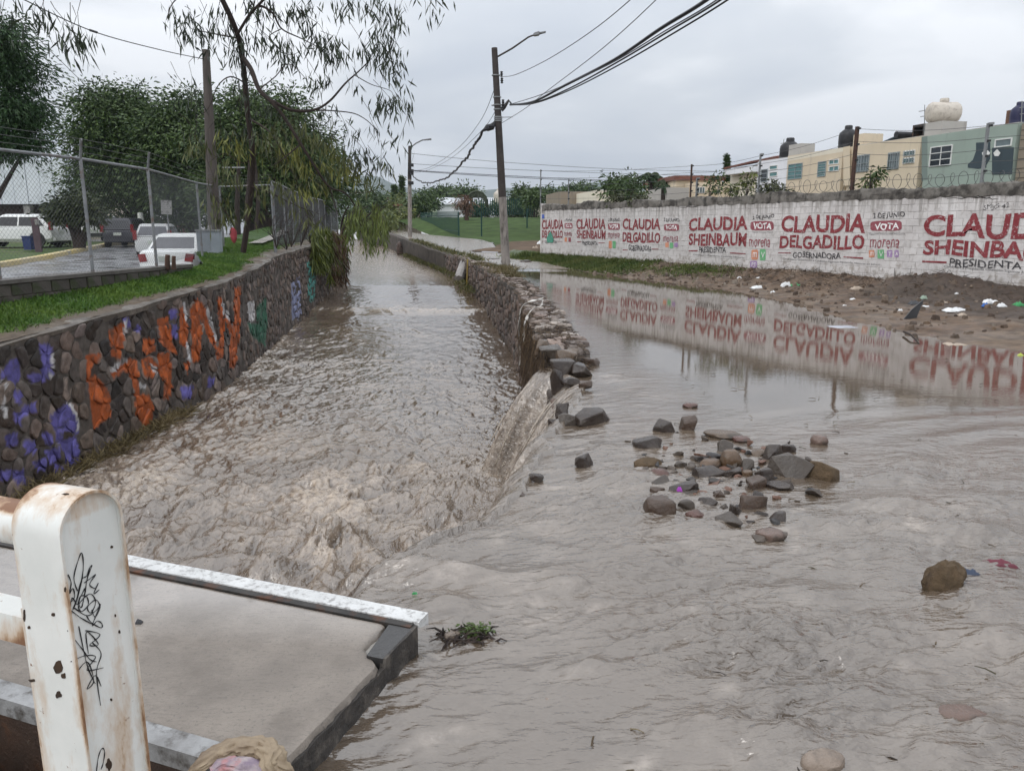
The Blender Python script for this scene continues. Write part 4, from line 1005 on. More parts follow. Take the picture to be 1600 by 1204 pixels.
vis = sorted([q for q in blist if q[0] < 24.6 and q[1] > .42], key=lambda q: -q[0]); first = set(vis[:300])
far = MB(); m3 = rotw
for u, z in blist:
    me = random.choice(BMS); mat4 = Matrix.Translation(WF.w(u, z, 0)) @ m3.to_4x4()
    if (u, z) in first:
        o = bpy.data.objects.new('brick', me); link(o, painted); o.location = mat4.translation; o.rotation_euler = (0, 0, math.atan2(WF.d.y, WF.d.x))
    else:
        far.add([mat4 @ v.co for v in me.vertices], [tuple(p.vertices) for p in me.polygons])
part('brickwork', far, MAT['whitewash'], painted, kind='stuff')
# rough cap, eroded along its top
mb = MB(); rings = []
for u in np.arange(0, WLEN, .13):
    t = 2.88 + .035 * math.sin(u * 1.7) + random.uniform(-.03, .02) + (.05 if 4 < u % 11 < 6 else 0); f = .012 + random.uniform(-.006, .012)
    rings.append([WF.w(u, HT - .03, -.19), WF.w(u, HT - .03 + random.uniform(-.03, .03), f), WF.w(u, t - .05, f + random.uniform(-.01, .012)), WF.w(u, t, -.03), WF.w(u, t - .01, -.19)])
mb.loft(rings); part('wall_cap', mb, MAT['cap'], painted, smooth=50)
mb = MB(); WF.box(mb, -.06, .06, HB - .2, 2.95, -.22, .03); part('end_pier', mb, MAT['whitewash'], painted)

# painted letters: flat print on the wall, at the size and place they have there
def worn_paint(name, c, amount=.58):
    m, nt, b = new_mat(name); n1 = noise_node(nt, 4.5, 8, .72); n2 = noise_node(nt, 16, 5, .65)
    col = ramp(nt, n1.outputs['Fac'], .35, .7, c, tuple(min(1, v * 1.35 + .03) for v in c))
    col = mixc(nt, ramp(nt, n2.outputs['Fac'], amount, amount + .12), col, (.60, .55, .54))
    nt.links.new(col, b.inputs['Base Color']); b.inputs['Roughness'].default_value = .85; b.inputs['Specular IOR Level'].default_value = .15; return m
MAT['red_paint'] = worn_paint('faded_red_paint', (.205, .034, .040), .57); MAT['black_paint'] = worn_paint('faded_black_paint', (.055, .052, .055), .60)
MAT['maroon_paint'] = worn_paint('faded_maroon_paint', (.25, .07, .085), .60); MAT['white_paint'] = worn_paint('white_letter_paint', (.72, .70, .69), .70)
MAT['orange_paint'] = worn_paint('faded_orange_paint', (.52, .22, .13), .58); MAT['green_paint'] = worn_paint('faded_green_paint', (.13, .36, .17), .58); MAT['purple_paint'] = worn_paint('faded_purple_paint', (.30, .20, .36), .56)
MAT['blue_paint'] = worn_paint('blue_paint', (.07, .12, .38), .62); MAT['teal_paint'] = worn_paint('teal_spray', (.07, .25, .18), .60)
_dg = None
def text_mesh(body, bold=.03, shear=0.0):
    cu = bpy.data.curves.new('lettering', 'FONT'); cu.body = body; cu.offset = bold; cu.resolution_u = 3; cu.shear = shear; cu.fill_mode = 'FRONT'
    o = bpy.data.objects.new('lettering', cu); scene.collection.objects.link(o)
    dg = bpy.context.evaluated_depsgraph_get(); me = bpy.data.meshes.new_from_object(o.evaluated_get(dg))
    bpy.data.objects.remove(o); bpy.data.curves.remove(cu); return me
LET = .0135
def letter(front, parent, body, quad, mat, bold=.03, off=LET, name='lettering', wob=.020):
    """quad: x left, top and bottom there, x right, top and bottom there"""
    x0, t0, b0, x1, t1, b1 = quad
    c = [front.px(x0, b0, off), front.px(x0, t0, off), front.px(x1, b1, off), front.px(x1, t1, off)]
    me = text_mesh(body, bold); co = np.empty(len(me.vertices) * 3, np.float32); me.vertices.foreach_get('co', co); co = co.reshape(-1, 3)
    a = (co[:, 0] - co[:, 0].min()) / np.ptp(co[:, 0]); bb = (co[:, 1] - co[:, 1].min()) / np.ptp(co[:, 1])
    # u must go left to right as one reads it
    h = np.interp(a, [0, 1], [c[0][0], c[2][0]]); z0 = c[0][1] + (c[2][1] - c[0][1]) * a; z1 = c[1][1] + (c[3][1] - c[1][1]) * a
    z = z0 + (z1 - z0) * bb; ph = random.random() * 9
    z = z + wob * np.sin(a * 17 + ph) ; h = h + wob * .6 * np.sin(bb * 5 + a * 23 + ph)
    for v, u_, z_ in zip(me.vertices, h, z): v.co = front.w(float(u_), float(z_), off)
    me.materials.clear(); me.materials.append(mat); me.update()
    return part(name, me, None, parent)
def patch(front, parent, quad, mat, off=LET - .0035, round_=0.0, name='paint_panel'):
    x0, t0, b0, x1, t1, b1 = quad
    c = [front.px(x0, b0, off), front.px(x1, b1, off), front.px(x1, t1, off), front.px(x0, t0, off)]
    cx = sum(q[0] for q in c) / 4; cz = sum(q[1] for q in c) / 4; pts = []
    for i in range(4):
        a, p, n = c[i - 1], c[i], c[(i + 1) % 4]
        if round_:
            for t in (.0, .5, 1.0):
                l0 = (p[0] + (a[0] - p[0]) * round_, p[1] + (a[1] - p[1]) * round_); l1 = (p[0] + (n[0] - p[0]) * round_, p[1] + (n[1] - p[1]) * round_)
                pts.append(((1 - t) ** 2 * l0[0] + 2 * t * (1 - t) * p[0] + t * t * l1[0], (1 - t) ** 2 * l0[1] + 2 * t * (1 - t) * p[1] + t * t * l1[1]))
        else: pts.append(p)
    mb = MB(); n = len(pts); mb.add([front.w(u + random.uniform(-.006, .006), z + random.uniform(-.006, .006), off) for u, z in pts], [tuple(range(n))])
    return part(name, mb, mat, parent)
L = lambda *a, **k: letter(WF, painted, *a, **k)
Pn = lambda *a, **k: patch(WF, painted, *a, **k)
q4 = lambda x0, y0, x1, y1: (x0, y0, y1, x1, y0, y1)
red, blk, mar, wht = MAT['red_paint'], MAT['black_paint'], MAT['maroon_paint'], MAT['white_paint']
BIG = .030
L('CLAUDIA', (847, 343, 358, 880, 343, 358), red, BIG); L('DELGADILLO', (847, 360, 372, 879, 360, 372), red, BIG); L('GOBERNADORA', q4(851.6, 375.5, 870, 380), blk, .015)
L('2 DE JUNIO', q4(882, 342, 894, 346), blk, .01); Pn(q4(882, 348.5, 894.5, 357), mar, round_=.2); L('VOTA', q4(883.5, 350, 893, 355.5), wht, .03, off=LET + .002); L('morena', q4(881.5, 363, 893.5, 369), mar, .0)
L('CLAUDIA', (900.5, 341.5, 358, 946, 341, 358), red, BIG); L('SHEINBAUM', (901, 359.5, 372.5, 946, 359.5, 374), red, BIG); L('PRESIDENTA', q4(909.5, 377, 934, 383), blk, .015)
L('2 DE JUNIO', q4(950, 341, 968, 347), blk, .01); Pn(q4(950, 349, 968.5, 359), mar, round_=.2); L('VOTA', q4(952, 350.6, 966.5, 357.4), wht, .03, off=LET + .002); L('morena', q4(950, 364, 968, 372), mar, .0)
L('CLAUDIA', (972.6, 342, 359, 1031.8, 341.5, 359), red, BIG); L('DELGADILLO', (972.6, 363, 378.5, 1031, 363, 380), red, BIG); L('GOBERNADORA', (982, 382.5, 391.5, 1017.6, 384, 393), blk, .012)
L('2 DE JUNIO', q4(1037, 341, 1061, 347.7), blk, .01); Pn(q4(1037.5, 350, 1061, 360.5), mar, round_=.2); L('VOTA', q4(1040, 352, 1058, 358.6), wht, .03, off=LET + .002); L('morena', q4(1036, 369.5, 1059.4, 378), mar, .0)
L('CLAUDIA', (1075.6, 341, 360.3, 1167.5, 337.2, 360), red, BIG); L('SHEINBAUM', (1075.6, 365.5, 383.5, 1165.7, 363, 385), red, BIG); L('PRESIDENTA', q4(1091.8, 385.8, 1134, 394.6), blk, .012)
L('2 DE JUNIO', (1175.5, 337, 344, 1209.5, 335, 342.5), blk, .012); Pn((1172.6, 346, 360, 1208.7, 345.5, 360), mar, round_=.22); L('VOTA', (1176.5, 348.5, 358, 1205.5, 348, 358), wht, .03, off=LET + .002); L('morena', (1170, 374, 385.6, 1203, 373.5, 385.8), mar, .0)
L('CLAUDIA', (1219.8, 338, 363.6, 1351.9, 333.4, 363.6), red, BIG); L('DELGADILLO', (1218, 367.5, 387.3, 1349.8, 367.5, 390.7), red, BIG); L('GOBERNADORA', (1238.6, 393, 402, 1313, 395.5, 405), blk, .012)
L('2 DE JUNIO', (1363.4, 333, 343.5, 1413, 330.8, 341.5), blk, .012); Pn((1360, 346, 361, 1409, 344, 360.5), mar, round_=.22); L('VOTA', (1366, 349, 359, 1404, 347.5, 358.5), wht, .03, off=LET + .002); L('morena', (1358.8, 374.5, 387.3, 1404.6, 374, 387.3), mar, -.002)
L('CLAUDIA', (1442, 334.8, 367.5, 1684, 332, 380), red, BIG); L('SHEINBAUM', (1442, 374, 396.6, 1663, 379, 411), red, BIG); L('PRESIDENTA', (1482.6, 403.5, 416.3, 1596, 408.7, 420.5), blk, .012)
L('SMJG-42', (1536, 320, 329.5, 1576, 317, 326.5), blk, -.01)
L('Candidata a Gobernadora Coalición Sigamos Haciendo Historia en Jalisco', (1223, 402.6, 406.2, 1375, 411.8, 415.4), blk, -.004, wob=.006); L('Candidata a Presidenta Coalición Sigamos Haciendo Historia', (1475, 414, 419, 1655, 427, 432), blk, -.004, wob=.006)
L('Sigamos Haciendo Historia', (1176, 362.0, 364.2, 1208, 362.0, 364.2), blk, -.004, wob=.004); L('Sigamos Haciendo Historia', (1358, 364.2, 367.2, 1414, 364.2, 367.2), blk, -.004, wob=.004); L('Candidata a Presidenta Coalición Historia', (1083, 396.5, 398.7, 1162, 401.0, 403.2), blk, -.004, wob=.004)
for a in [(847, 376.8, 851, 377.4), (871, 377, 879, 377.6), (902, 377.5, 908, 378.6), (935, 379, 945, 380.2), (973, 390, 981, 391.2), (1018, 388.6, 1029, 389.8)]: Pn(q4(*a), red, name='painted_rule')
for a in [(1076, 391, 392.6, 1090, 391, 392.6), (1140.7, 394.3, 396, 1165, 395.8, 397.4), (1216, 394.2, 396, 1235.5, 394.4, 396.2), (1318, 400.2, 402, 1348.5, 402.5, 404.3), (1441, 407.2, 409.6, 1479, 408.6, 411)]: Pn(a, red, name='painted_rule')
org, grn, pur = MAT['orange_paint'], MAT['green_paint'], MAT['purple_paint']
for q, m_, t in [(q4(951, 376.5, 956, 388), org, ''), (q4(957, 376.5, 962, 388), grn, ''), (q4(1039.5, 379, 1045, 386.5), org, ''), (q4(1046.5, 379, 1052, 388), grn, ''), (q4(1053.5, 379, 1059, 386), pur, ''), (q4(882, 371, 886, 378), org, ''), (q4(888, 371, 892, 378), mar, ''),
                 (q4(1174, 390, 1184.2, 405.7), org, 'm'), (q4(1187, 389.4, 1196.2, 407), grn, 'V'), (q4(1172, 407.5, 1183, 419), pur, 'PT'), (q4(1357.5, 390.7, 1366.3, 402), org, 'm'), (q4(1371, 390, 1381.5, 404), grn, 'V'), (q4(1386, 390.7, 1394.2, 402), pur, 'T'), (q4(1397.5, 390.7, 1404.3, 402), pur, 'A')]:
    Pn(q, m_, round_=.15)
    if t:
        x0, y0, y1, x1, _, _ = q; w_, h_ = x1 - x0, y1 - y0; L(t, q4(x0 + w_ * .2, y0 + h_ * .25, x1 - w_ * .2, y1 - h_ * .25), wht, .0, off=LET + .002, wob=.003)
Pn(q4(846.5, 335, 850.5, 341.5), MAT['blue_paint'])
mb = MB(); pts = [WF.px(x, y, LET + .003) for x, y in [(855, 379), (854, 372), (857, 366), (860, 361), (863, 367), (865, 373), (864, 379)]]; mb.add([WF.w(u, z, LET + .003) for u, z in pts], [tuple(range(7))]); part('spray_mark', mb, MAT['teal_paint'], painted)
# dark cracks running along the wall
mb = MB()
for x0, y0, x1, y1 in [(1300, 307, 1466, 299), (1385, 306, 1408, 300), (1100, 317, 1160, 313), (1480, 311, 1590, 303), (1060, 324, 1096, 322), (1398, 420, 1399, 438), (1520, 306, 1560, 312)]:
    n = 9; a, c2 = WF.px(x0, y0), WF.px(x1, y1); pt = []
    for k in range(n + 1):
        t = k / n; pt.append(WF.w(a[0] + (c2[0] - a[0]) * t, a[1] + (c2[1] - a[1]) * t + random.uniform(-.022, .022), .008))
    mb.tube(pt, [.004 + .007 * math.sin(math.pi * k / n) for k in range(n + 1)], 5)
part('crack', mb, M('crack_dirt', (.03, .027, .025), (.06, .05, .045), 9, .95), painted, kind='stuff')

# posts and wires of the electric fence on the wall, each post a thing; razor coil
MAT['galv'] = M('grey_galvanised', (.30, .31, .31), (.20, .205, .21), 5, .5, .2, 20, metal=.4); MAT['rust_post'] = M('rusty_post', (.085, .045, .032), (.05, .03, .025), 6, .7, .4, 20)
MAT['insul'] = M('black_insulator', (.02, .02, .022), (.03, .03, .03), 5, .4)
posts = [(844.5, 322, 265, .045, 'galv', 'thin grey electric fence post at the far end of the painted wall'), (888, 319, 280, .04, 'galv', 'short thin grey post above the first painted slogan'), (1078.5, 309, 257, .05, 'rust_post', 'thin brown electric fence post beside the palms on the painted wall'),
         (1088, 308, 278, .06, 'galv', 'short dark grey post just right of the thin brown one on the wall'), (1184.5, 304, 241, .05, 'galv', 'grey hooked fence post on the wall in front of the white house'), (1331, 298, 199, .085, 'rust_post', 'tall rusty brown post on the wall between two cream houses'), (1533, 289, 194, .06, 'galv', 'grey post with two black insulators in front of the green house')]
pres = []
for x, yb, yt, w_, mt, lab in posts:
    u, z0 = WF.px(x, yb, -.1); _, z1 = WF.px(x, yt, -.1); z0 = min(z0, 2.84)
    t = thing('fence_post', lab, 'fence post', WF.w(u, z0, -.1), 'electric fence posts on the painted wall')
    mb = MB(); WF.box(mb, u - w_ / 2, u + w_ / 2, z0 - .15, z1, -.1 - w_ / 2, -.1 + w_ / 2); part('post', mb, MAT[mt], t)
    for k in range(4 if w_ < .08 else 3):
        zz_ = z1 - .06 - k * (z1 - z0) * .24; mb = MB(); WF.box(mb, u + w_ / 2, u + w_ / 2 + .07, zz_ - .025, zz_ + .025, -.125, -.075); part('insulator', mb, MAT['insul'], t)
    if mt == 'galv' and w_ >= .05: mb = MB(); WF.box(mb, u + w_ / 2 - .02, u + w_ / 2 + .10, z1 - .04, z1 + .01, -.13, -.07); part('post_hook', mb, MAT['galv'], t)
    pres.append((u, z0, z1))
pres.sort(); us_ = [p[0] for p in pres] ; keep_ = [pres[0], pres[2]] + [p for p in pres[4:]]
MAT['wire'] = M('thin_wire', (.10, .10, .105), (.07, .07, .07), 5, .5, metal=.3)
for k in range(5):
    mb = MB(); pt = []
    for a, c2 in zip(keep_[:-1], keep_[1:]):
        for t in np.linspace(0, 1, 8, endpoint=False):
            za, zb2 = a[2] - .06 - k * (a[2] - a[1]) * .19, c2[2] - .06 - k * (c2[2] - c2[1]) * .19
            pt.append(WF.w(a[0] + (c2[0] - a[0]) * t, za + (zb2 - za) * t - .08 * math.sin(math.pi * t), -.1))
    e = keep_[-1]; pt += [WF.w(e[0] + d_, e[2] - .06 - k * (e[2] - e[1]) * .19 - .03 * d_, -.1) for d_ in (0, 1.5, 3)]
    mb.tube(pt, .006, 4)
    solo('fence_wire', mb, MAT['wire'], ['topmost', 'second highest', 'middle', 'second lowest', 'lowest'][k] + ' thin wire strung between the posts on the painted wall', 'wire', 'electric fence wires on the painted wall')
u0, _ = WF.px(1115, 306); u1, _ = WF.px(1640, 285); mb = MB(); pt = []
for q in np.linspace(0, 1, 900):
    u = u0 + (u1 - u0) * q; ph = q * 2 * math.pi * 36; r_ = .19 + .03 * math.sin(q * 40); pt.append(WF.w(u + .16 * math.cos(ph), 3.02 + r_ * math.sin(ph) + .02 * math.sin(q * 21), -.1 + .10 * math.cos(ph * .5 + 1)))
mb.tube(pt, .0065, 4); solo('razor_wire', mb, MAT['wire'], 'coil of razor wire along the top of the painted wall', 'razor wire')

# ------------------------------------------------------------------ houses behind the wall
def glass(name, c, rough=.08): return M(name, c, tuple(v * .7 for v in c), 2, rough, spec=.6)
MAT['glass_dark'] = glass('dark_window_glass', (.022, .028, .036)); MAT['glass_teal'] = glass('teal_window_glass', (.10, .24, .24), .15); MAT['glass_grey'] = glass('grey_window_glass', (.15, .19, .20), .15)
MAT['frame_white'] = M('white_window_frame', (.78, .78, .76), (.66, .66, .64), 6, .5); MAT['frame_grey'] = M('grey_window_bars', (.33, .37, .38), (.26, .29, .3), 6, .5)
def plaster(name, c, st): return M(name, c, tuple(v * .92 for v in c), .9, .9, .3, 14, stain=st, sscale=1.2, slo=.58, shi=.82, sstretch=(1.5, 1.5, .3))
MAT['cream'] = plaster('cream_plaster', (.66, .56, .42), (.46, .40, .32)); MAT['cream_pale'] = plaster('pale_cream_plaster', (.74, .68, .56), (.5, .46, .4)); MAT['green_plaster'] = plaster('grey_green_plaster', (.315, .375, .33), (.24, .275, .245)); MAT['green_dark'] = plaster('dark_green_plaster', (.20, .245, .225), (.15, .18, .165))
MAT['house_white'] = plaster('white_plaster', (.78, .79, .82), (.55, .56, .58)); MAT['block_grey'] = plaster('grey_render', (.42, .40, .37), (.22, .21, .2)); MAT['brown_block'] = plaster('brown_block', (.27, .225, .175), (.16, .13, .11))
MAT['tile'] = M('red_roof_tile', (.20, .085, .062), (.13, .06, .048), 5, .8, .5, 30); MAT['tank_black'] = M('black_water_tank', (.018, .018, .02), (.03, .03, .032), 5, .45); MAT['tank_cream'] = M('cream_water_tank', (.58, .53, .46), (.50, .45, .39), 4, .6, stain=(.30, .26, .22), sscale=5)
MAT['slate'] = plaster('slate_panel', (.055, .075, .088), (.04, .05, .06)); MAT['brown_rust'] = M('rust_sheet', (.16, .085, .055), (.09, .06, .045), 4, .8)
HF = Front((20.8, 33.2), (-.2336, .9723))
def window(front, parent, rect, glassm, frame, nx, nz, bars=0, fw=.045, off=0.0):
    u0, u1, z0, z1 = rect; w = MB()
    for a, b2, c_, d_ in [(u0, u1, z0, z0 + fw), (u0, u1, z1 - fw, z1), (u0, u0 + fw, z0 + fw, z1 - fw), (u1 - fw, u1, z0 + fw, z1 - fw)]: front.box(w, a, b2, c_, d_, off - .05, off + .045)
    for k in range(1, nx): u = u0 + (u1 - u0) * k / nx; front.box(w, u - fw * .35, u + fw * .35, z0 + fw, z1 - fw, off - .04, off + .035)
    for k in range(1, nz): z = z0 + (z1 - z0) * k / nz; front.box(w, u0 + fw, u1 - fw, z - fw * .35, z + fw * .35, off - .04, off + .030)
    f = part('window', w, frame, parent)
    for i in range(nx):
        for j in range(nz):
            g = MB(); front.box(g, u0 + (u1 - u0) * i / nx + .02, u0 + (u1 - u0) * (i + 1) / nx - .02, z0 + (z1 - z0) * j / nz + .02, z0 + (z1 - z0) * (j + 1) / nz - .02, off - .06, off + .008); part('pane', g, glassm, f)
    if bars:
        bm_ = MB()
        for k in range(bars): u = u0 + (u1 - u0) * (k + .5) / bars; front.box(bm_, u - .012, u + .012, z0, z1, off + .075, off + .095)
        for z in (z0 + .06, (z0 + z1) / 2, z1 - .06): front.box(bm_, u0, u1, z - .012, z + .012, off + .055, off + .075)
        part('window_bars', bm_, MAT['frame_grey'], f, kind='stuff')
    return f
GZ = .3
def house(name, label, x0, y0, x1, y1, mat, depth=6, off=0.0):
    a, b2 = HF.px(x0, y0, off), HF.px(x1, y1, off); u0, u1 = sorted((a[0], b2[0])); zt = (a[1] + b2[1]) / 2
    t = thing(name, label, 'house', HF.w((u0 + u1) / 2, GZ, off), 'row of houses behind the painted wall'); mb = MB()
    HF.box(mb, u0 + .004, u1 - .004, GZ - .4, zt, off - depth, off); part('walls', mb, mat, t)
    mb = MB(); HF.box(mb, u0 + .1, u1 - .1, zt - .002, zt + .05, off - depth + .1, off - .14); part('roof', mb, MAT['block_grey'], t)
    return t, u0, u1, zt
def tank(front_pt, r, h, mat, lab, grp=None, lying=False):
    t = thing('water_tank', lab, 'water tank', front_pt, grp or 'rooftop water tanks'); x, y, z = front_pt; mb = MB()
    if lying: mb.lathe([(r * .5, -h * .5), (r * .85, -h * .46), (r, -h * .38), (r, h * .38), (r * .85, h * .46), (r * .5, h * .5)], (x, y, z + r), 20, 'X')
    else: mb.lathe([(r * .96, 0), (r, .06), (r, h * .3), (r * .97, h * .33), (r, h * .36), (r, h * .62), (r * .92, h * .74), (r * .5, h * .86), (r * .42, h * .87)], (x, y, z), 20)
    part('tank_body', mb, mat, t, smooth=40); mb = MB(); mb.lathe([(r * .42, 0), (r * .42, h * .10), (r * .36, h * .13)], (x, y, z + (h * .87 if not lying else 2 * r * .97)), 16); part('tank_lid', mb, mat, t, smooth=40); return t
W = lambda t, r_, g, f, nx, nz, bars=0, off=0.0: window(HF, t, HF.rect(*r_, off), MAT[g], MAT[f], nx, nz, bars, off=off)
# grey-green house, nearest
t, u0, u1, zt = house('house', 'grey green house with dark six pane window and painted boot shape on its wall', 1449, 212, 1591, 193, MAT['green_plaster'])
W(t, (1455, 230, 1486, 258), 'glass_dark', 'frame_white', 2, 3); W(t, (1556, 218, 1581, 228), 'glass_grey', 'frame_white', 1, 1)
def shape(front, parent, pts, mat, off, name):
    mb = MB(); q = [front.px(x, y, off) for x, y in pts]; n = len(q); mb.add([front.w(u, z, off) for u, z in q] + [front.w(u, z, off - .01) for u, z in q], [tuple(range(n))] + [(i, (i + 1) % n, n + (i + 1) % n, n + i) for i in range(n)]); return part(name, mb, mat, parent)
shape(HF, t, [(1525, 223), (1547, 222), (1547, 248), (1541, 258), (1541, 262), (1528, 264), (1512, 262), (1512, 257), (1520, 250), (1525, 236)], MAT['slate'], .012, 'painted_boot'); shape(HF, t, [(1550, 231), (1584, 230), (1581, 272), (1550, 273)], MAT['slate'], .02, 'dark_panel')
shape(HF, t, [(1541, 233), (1547, 239), (1544, 245), (1536, 245), (1534, 239)], MAT['frame_white'], .035, 'painted_pentagon'); shape(HF, t, [(1558, 233), (1563, 239), (1560, 244), (1554, 244), (1552, 239)], MAT['frame_white'], .035, 'painted_pentagon')
shape(HF, t, [(1440, 214), (1449, 212.5), (1449, 281), (1440, 283)], MAT['green_dark'], .004, 'side_strip')
# brown block neighbour at the frame edge
a = HF.px(1593, 196, 0); mb = MB(); HF.box(mb, a[0] - 7, a[0] - .02, GZ - .4, zt - .05, -6, -.1)
t = thing('house', 'bare brown block house cut off at the right frame edge', 'house', HF.w(a[0] - 3, GZ), 'row of houses behind the painted wall'); part('walls', mb, MAT['brown_block'], t); mb = MB()
for k in range(8): HF.box(mb, a[0] - 7, a[0] - .04, 3.4 + k * .38, 3.42 + k * .38, -.1, -.085)
part('course', mb, MAT['dark_steel'], t, kind='stuff')
# cream house between rusty post and green house
t, u0, u1, zt2 = house('house', 'cream house with barred windows beside the grey green house', 1328, 229, 1439.5, 214, MAT['cream'])
W(t, (1334, 244, 1357, 268), 'glass_grey', 'frame_grey', 2, 2, 6); W(t, (1389, 239, 1404, 264), 'glass_grey', 'frame_grey', 2, 2, 5); W(t, (1413, 236, 1430, 243), 'glass_teal', 'frame_white', 2, 1, 4); W(t, (1412, 247, 1429, 254.5), 'glass_teal', 'frame_white', 2, 1, 4)
# cream house to its left
t, u0b, u1b, zt3 = house('house', 'cream house with teal sliding window and pale stained parapet', 1231, 245, 1317.5, 230, MAT['cream'])
W(t, (1232.5, 257, 1253, 279), 'glass_teal', 'frame_grey', 2, 4); W(t, (1279, 253, 1290, 275.5), 'glass_teal', 'frame_grey', 1, 6); W(t, (1296, 250, 1311, 256), 'glass_teal', 'frame_white', 2, 1); W(t, (1296, 260, 1311, 267), 'glass_teal', 'frame_white', 2, 1)
shape(HF, t, [(1231, 245.5), (1317, 230.5), (1317, 237), (1231, 252)], MAT['cream_pale'], .004, 'parapet_band'); shape(HF, t, [(1317.6, 230), (1328, 228), (1328, 290), (1317.6, 290)], MAT['cream'], .15, 'dividing_pier')
# white house
t, u0c, u1c, zt4 = house('house', 'white house with small dark windows left of the cream houses', 1184, 253, 1230.8, 246, MAT['house_white'])
W(t, (1190, 265, 1199, 284), 'glass_dark', 'frame_grey', 1, 3); W(t, (1203, 259, 1215, 264.5), 'glass_teal', 'frame_white', 1, 1); W(t, (1203, 269, 1215, 275.5), 'glass_teal', 'frame_white', 1, 1)
# house with the red tile roof, end of the row
t, u0d, u1d, zt5 = house('house', 'pale house with sloping red tiled roof at the far end of the row', 1142, 264, 1183.5, 258, MAT['cream_pale'], off=-.05)
a = HF.px(1131, 262, .6); b2 = HF.px(1174, 251.5, .6); mb = MB(); c_ = HF.px(1216, 243, -2.5)
mb.add([HF.w(a[0], a[1], .6), HF.w(b2[0], b2[1], .6), HF.w(c_[0], c_[1] + .1, -3.2), HF.w(a[0], c_[1] + .1, -3.2), HF.w(a[0], a[1] - .12, .6), HF.w(b2[0], b2[1] - .12, .6), HF.w(c_[0], c_[1] - .1, -3.2), HF.w(a[0], c_[1] - .1, -3.2)], [(0,1,2,3), (4,5,6,7), (0,1,5,4), (1,2,6,5), (2,3,7,6), (3,0,4,7)])
rf = part('roof_slope', mb, MAT['tile'], t)
mb = MB(); HF.box(mb, min(a[0], b2[0]), max(a[0], b2[0]), a[1] - .5, a[1] - .14, .0, .55); part('eave', mb, MAT['house_white'], t)
# things standing on the roofs
p = HF.px(1206, 240, -1.6); tank(HF.w(HF.px(1233.5, 240, -1.6)[0], zt3 - .4, -1.6), .62, 1.75, MAT['tank_black'], 'black rotund water tank between white house and cream house')
mb = MB(); q = HF.rect(1233, 227, 1250, 243, -1.0); HF.box(mb, q[0], q[1], zt3 - .2, q[3], -2.0, -1.0); solo('roof_block', mb, MAT['block_grey'], 'grey rendered stair block beside the black tank on cream roof', 'roof structure', 'blocks on the roofs')
mb = MB(); q = HF.rect(1219, 229, 1226, 246, -1.4); HF.box(mb, q[0], q[1], zt4 - .1, q[3], -2.0, -1.4); solo('roof_block', mb, MAT['brown_rust'], 'narrow brown box on the white house roof', 'roof structure', 'blocks on the roofs')
tank(HF.w(HF.px(1325, 214, -1.4)[0], zt2 - .15, -1.4), .50, 1.55, MAT['tank_black'], 'black water tank half hidden behind the rusty post')
mb = MB(); q = HF.rect(1313, 213, 1320, 230, -1.3); HF.box(mb, q[0], q[1], zt3, q[3], -2.0, -1.3); solo('roof_block', mb, MAT['block_grey'], 'small grey box left of the tank by the rusty post', 'roof structure', 'blocks on the roofs')
mb = MB(); q = HF.rect(1334, 211, 1349, 227, -1.0); HF.box(mb, q[0], q[1], zt2, q[3], -2.2, -1.0); solo('roof_block', mb, MAT['cream'], 'cream stair block right of the rusty post', 'roof structure', 'blocks on the roofs')
hp = HF.px(1402, 212.5, -1.0); t = thing('solar_heater', 'dark solar water heater lying on the cream roof', 'water heater', HF.w(hp[0], zt2, -1)); mb = MB(); mb.tube([HF.w(hp[0] + .1, zt2 + .42, -1), HF.w(hp[0] + .1, zt2 + .42, -2.2)], .17, 14); part('barrel', mb, MAT['tank_black'], t, smooth=40)
mb = MB(); mb.add([HF.w(hp[0] + .2, zt2 + .35, -1), HF.w(hp[0] + .2, zt2 + .35, -2.2), HF.w(hp[0] + 1.7, zt2 + .05, -2.2), HF.w(hp[0] + 1.7, zt2 + .05, -1), HF.w(hp[0] + .2, zt2 + .30, -1), HF.w(hp[0] + .2, zt2 + .30, -2.2), HF.w(hp[0] + 1.7, zt2 + .0, -2.2), HF.w(hp[0] + 1.7, zt2 + .0, -1)], [(0,1,2,3), (4,5,6,7), (0,1,5,4), (1,2,6,5), (2,3,7,6), (3,0,4,7)]); part('collector', mb, MAT['slate'], t)
q = HF.rect(1446, 193, 1470, 214, -1.0); mb = MB(); HF.box(mb, q[0], q[1], zt - .2, q[3], -2.4, -1.0); t = solo('roof_block', mb, MAT['block_grey'], 'weathered grey stair block under the cream tank', 'roof structure', 'blocks on the roofs')
q2 = HF.rect(1426.5, 196, 1443, 214, -1.3); t = thing('roof_shed', 'dark open rusty shed beside the cream tank block', 'shed', HF.w(q2[0], zt2, -1.5)); mb = MB(); HF.box(mb, q2[0], q2[1], q2[3] - .12, q2[3], -2.6, -1.3); HF.box(mb, q2[0], q2[0] + .1, zt2, q2[3] - .12, -2.6, -1.3); HF.box(mb, q2[1] - .1, q2[1], zt2, q2[3] - .12, -2.6, -1.3); HF.box(mb, q2[0] + .1, q2[1] - .1, zt2, q2[3] - .12, -2.6, -2.5); part('shell', mb, MAT['dark_steel'], t)
tank(HF.w((q[0] + q[1]) / 2 + .25, q[3] - .02, -1.7) , .50, 1.5, MAT['tank_cream'], 'stained cream water tank on the grey stair block', lying=True)
q = HF.rect(1573, 173, 1583, 196, -1.5); mb = MB(); HF.box(mb, q[0], q[1], zt - .05, q[3], -2.5, -1.5); solo('roof_block', mb, MAT['brown_rust'], 'rusty brown panel box on the green house roof', 'roof structure', 'blocks on the roofs')
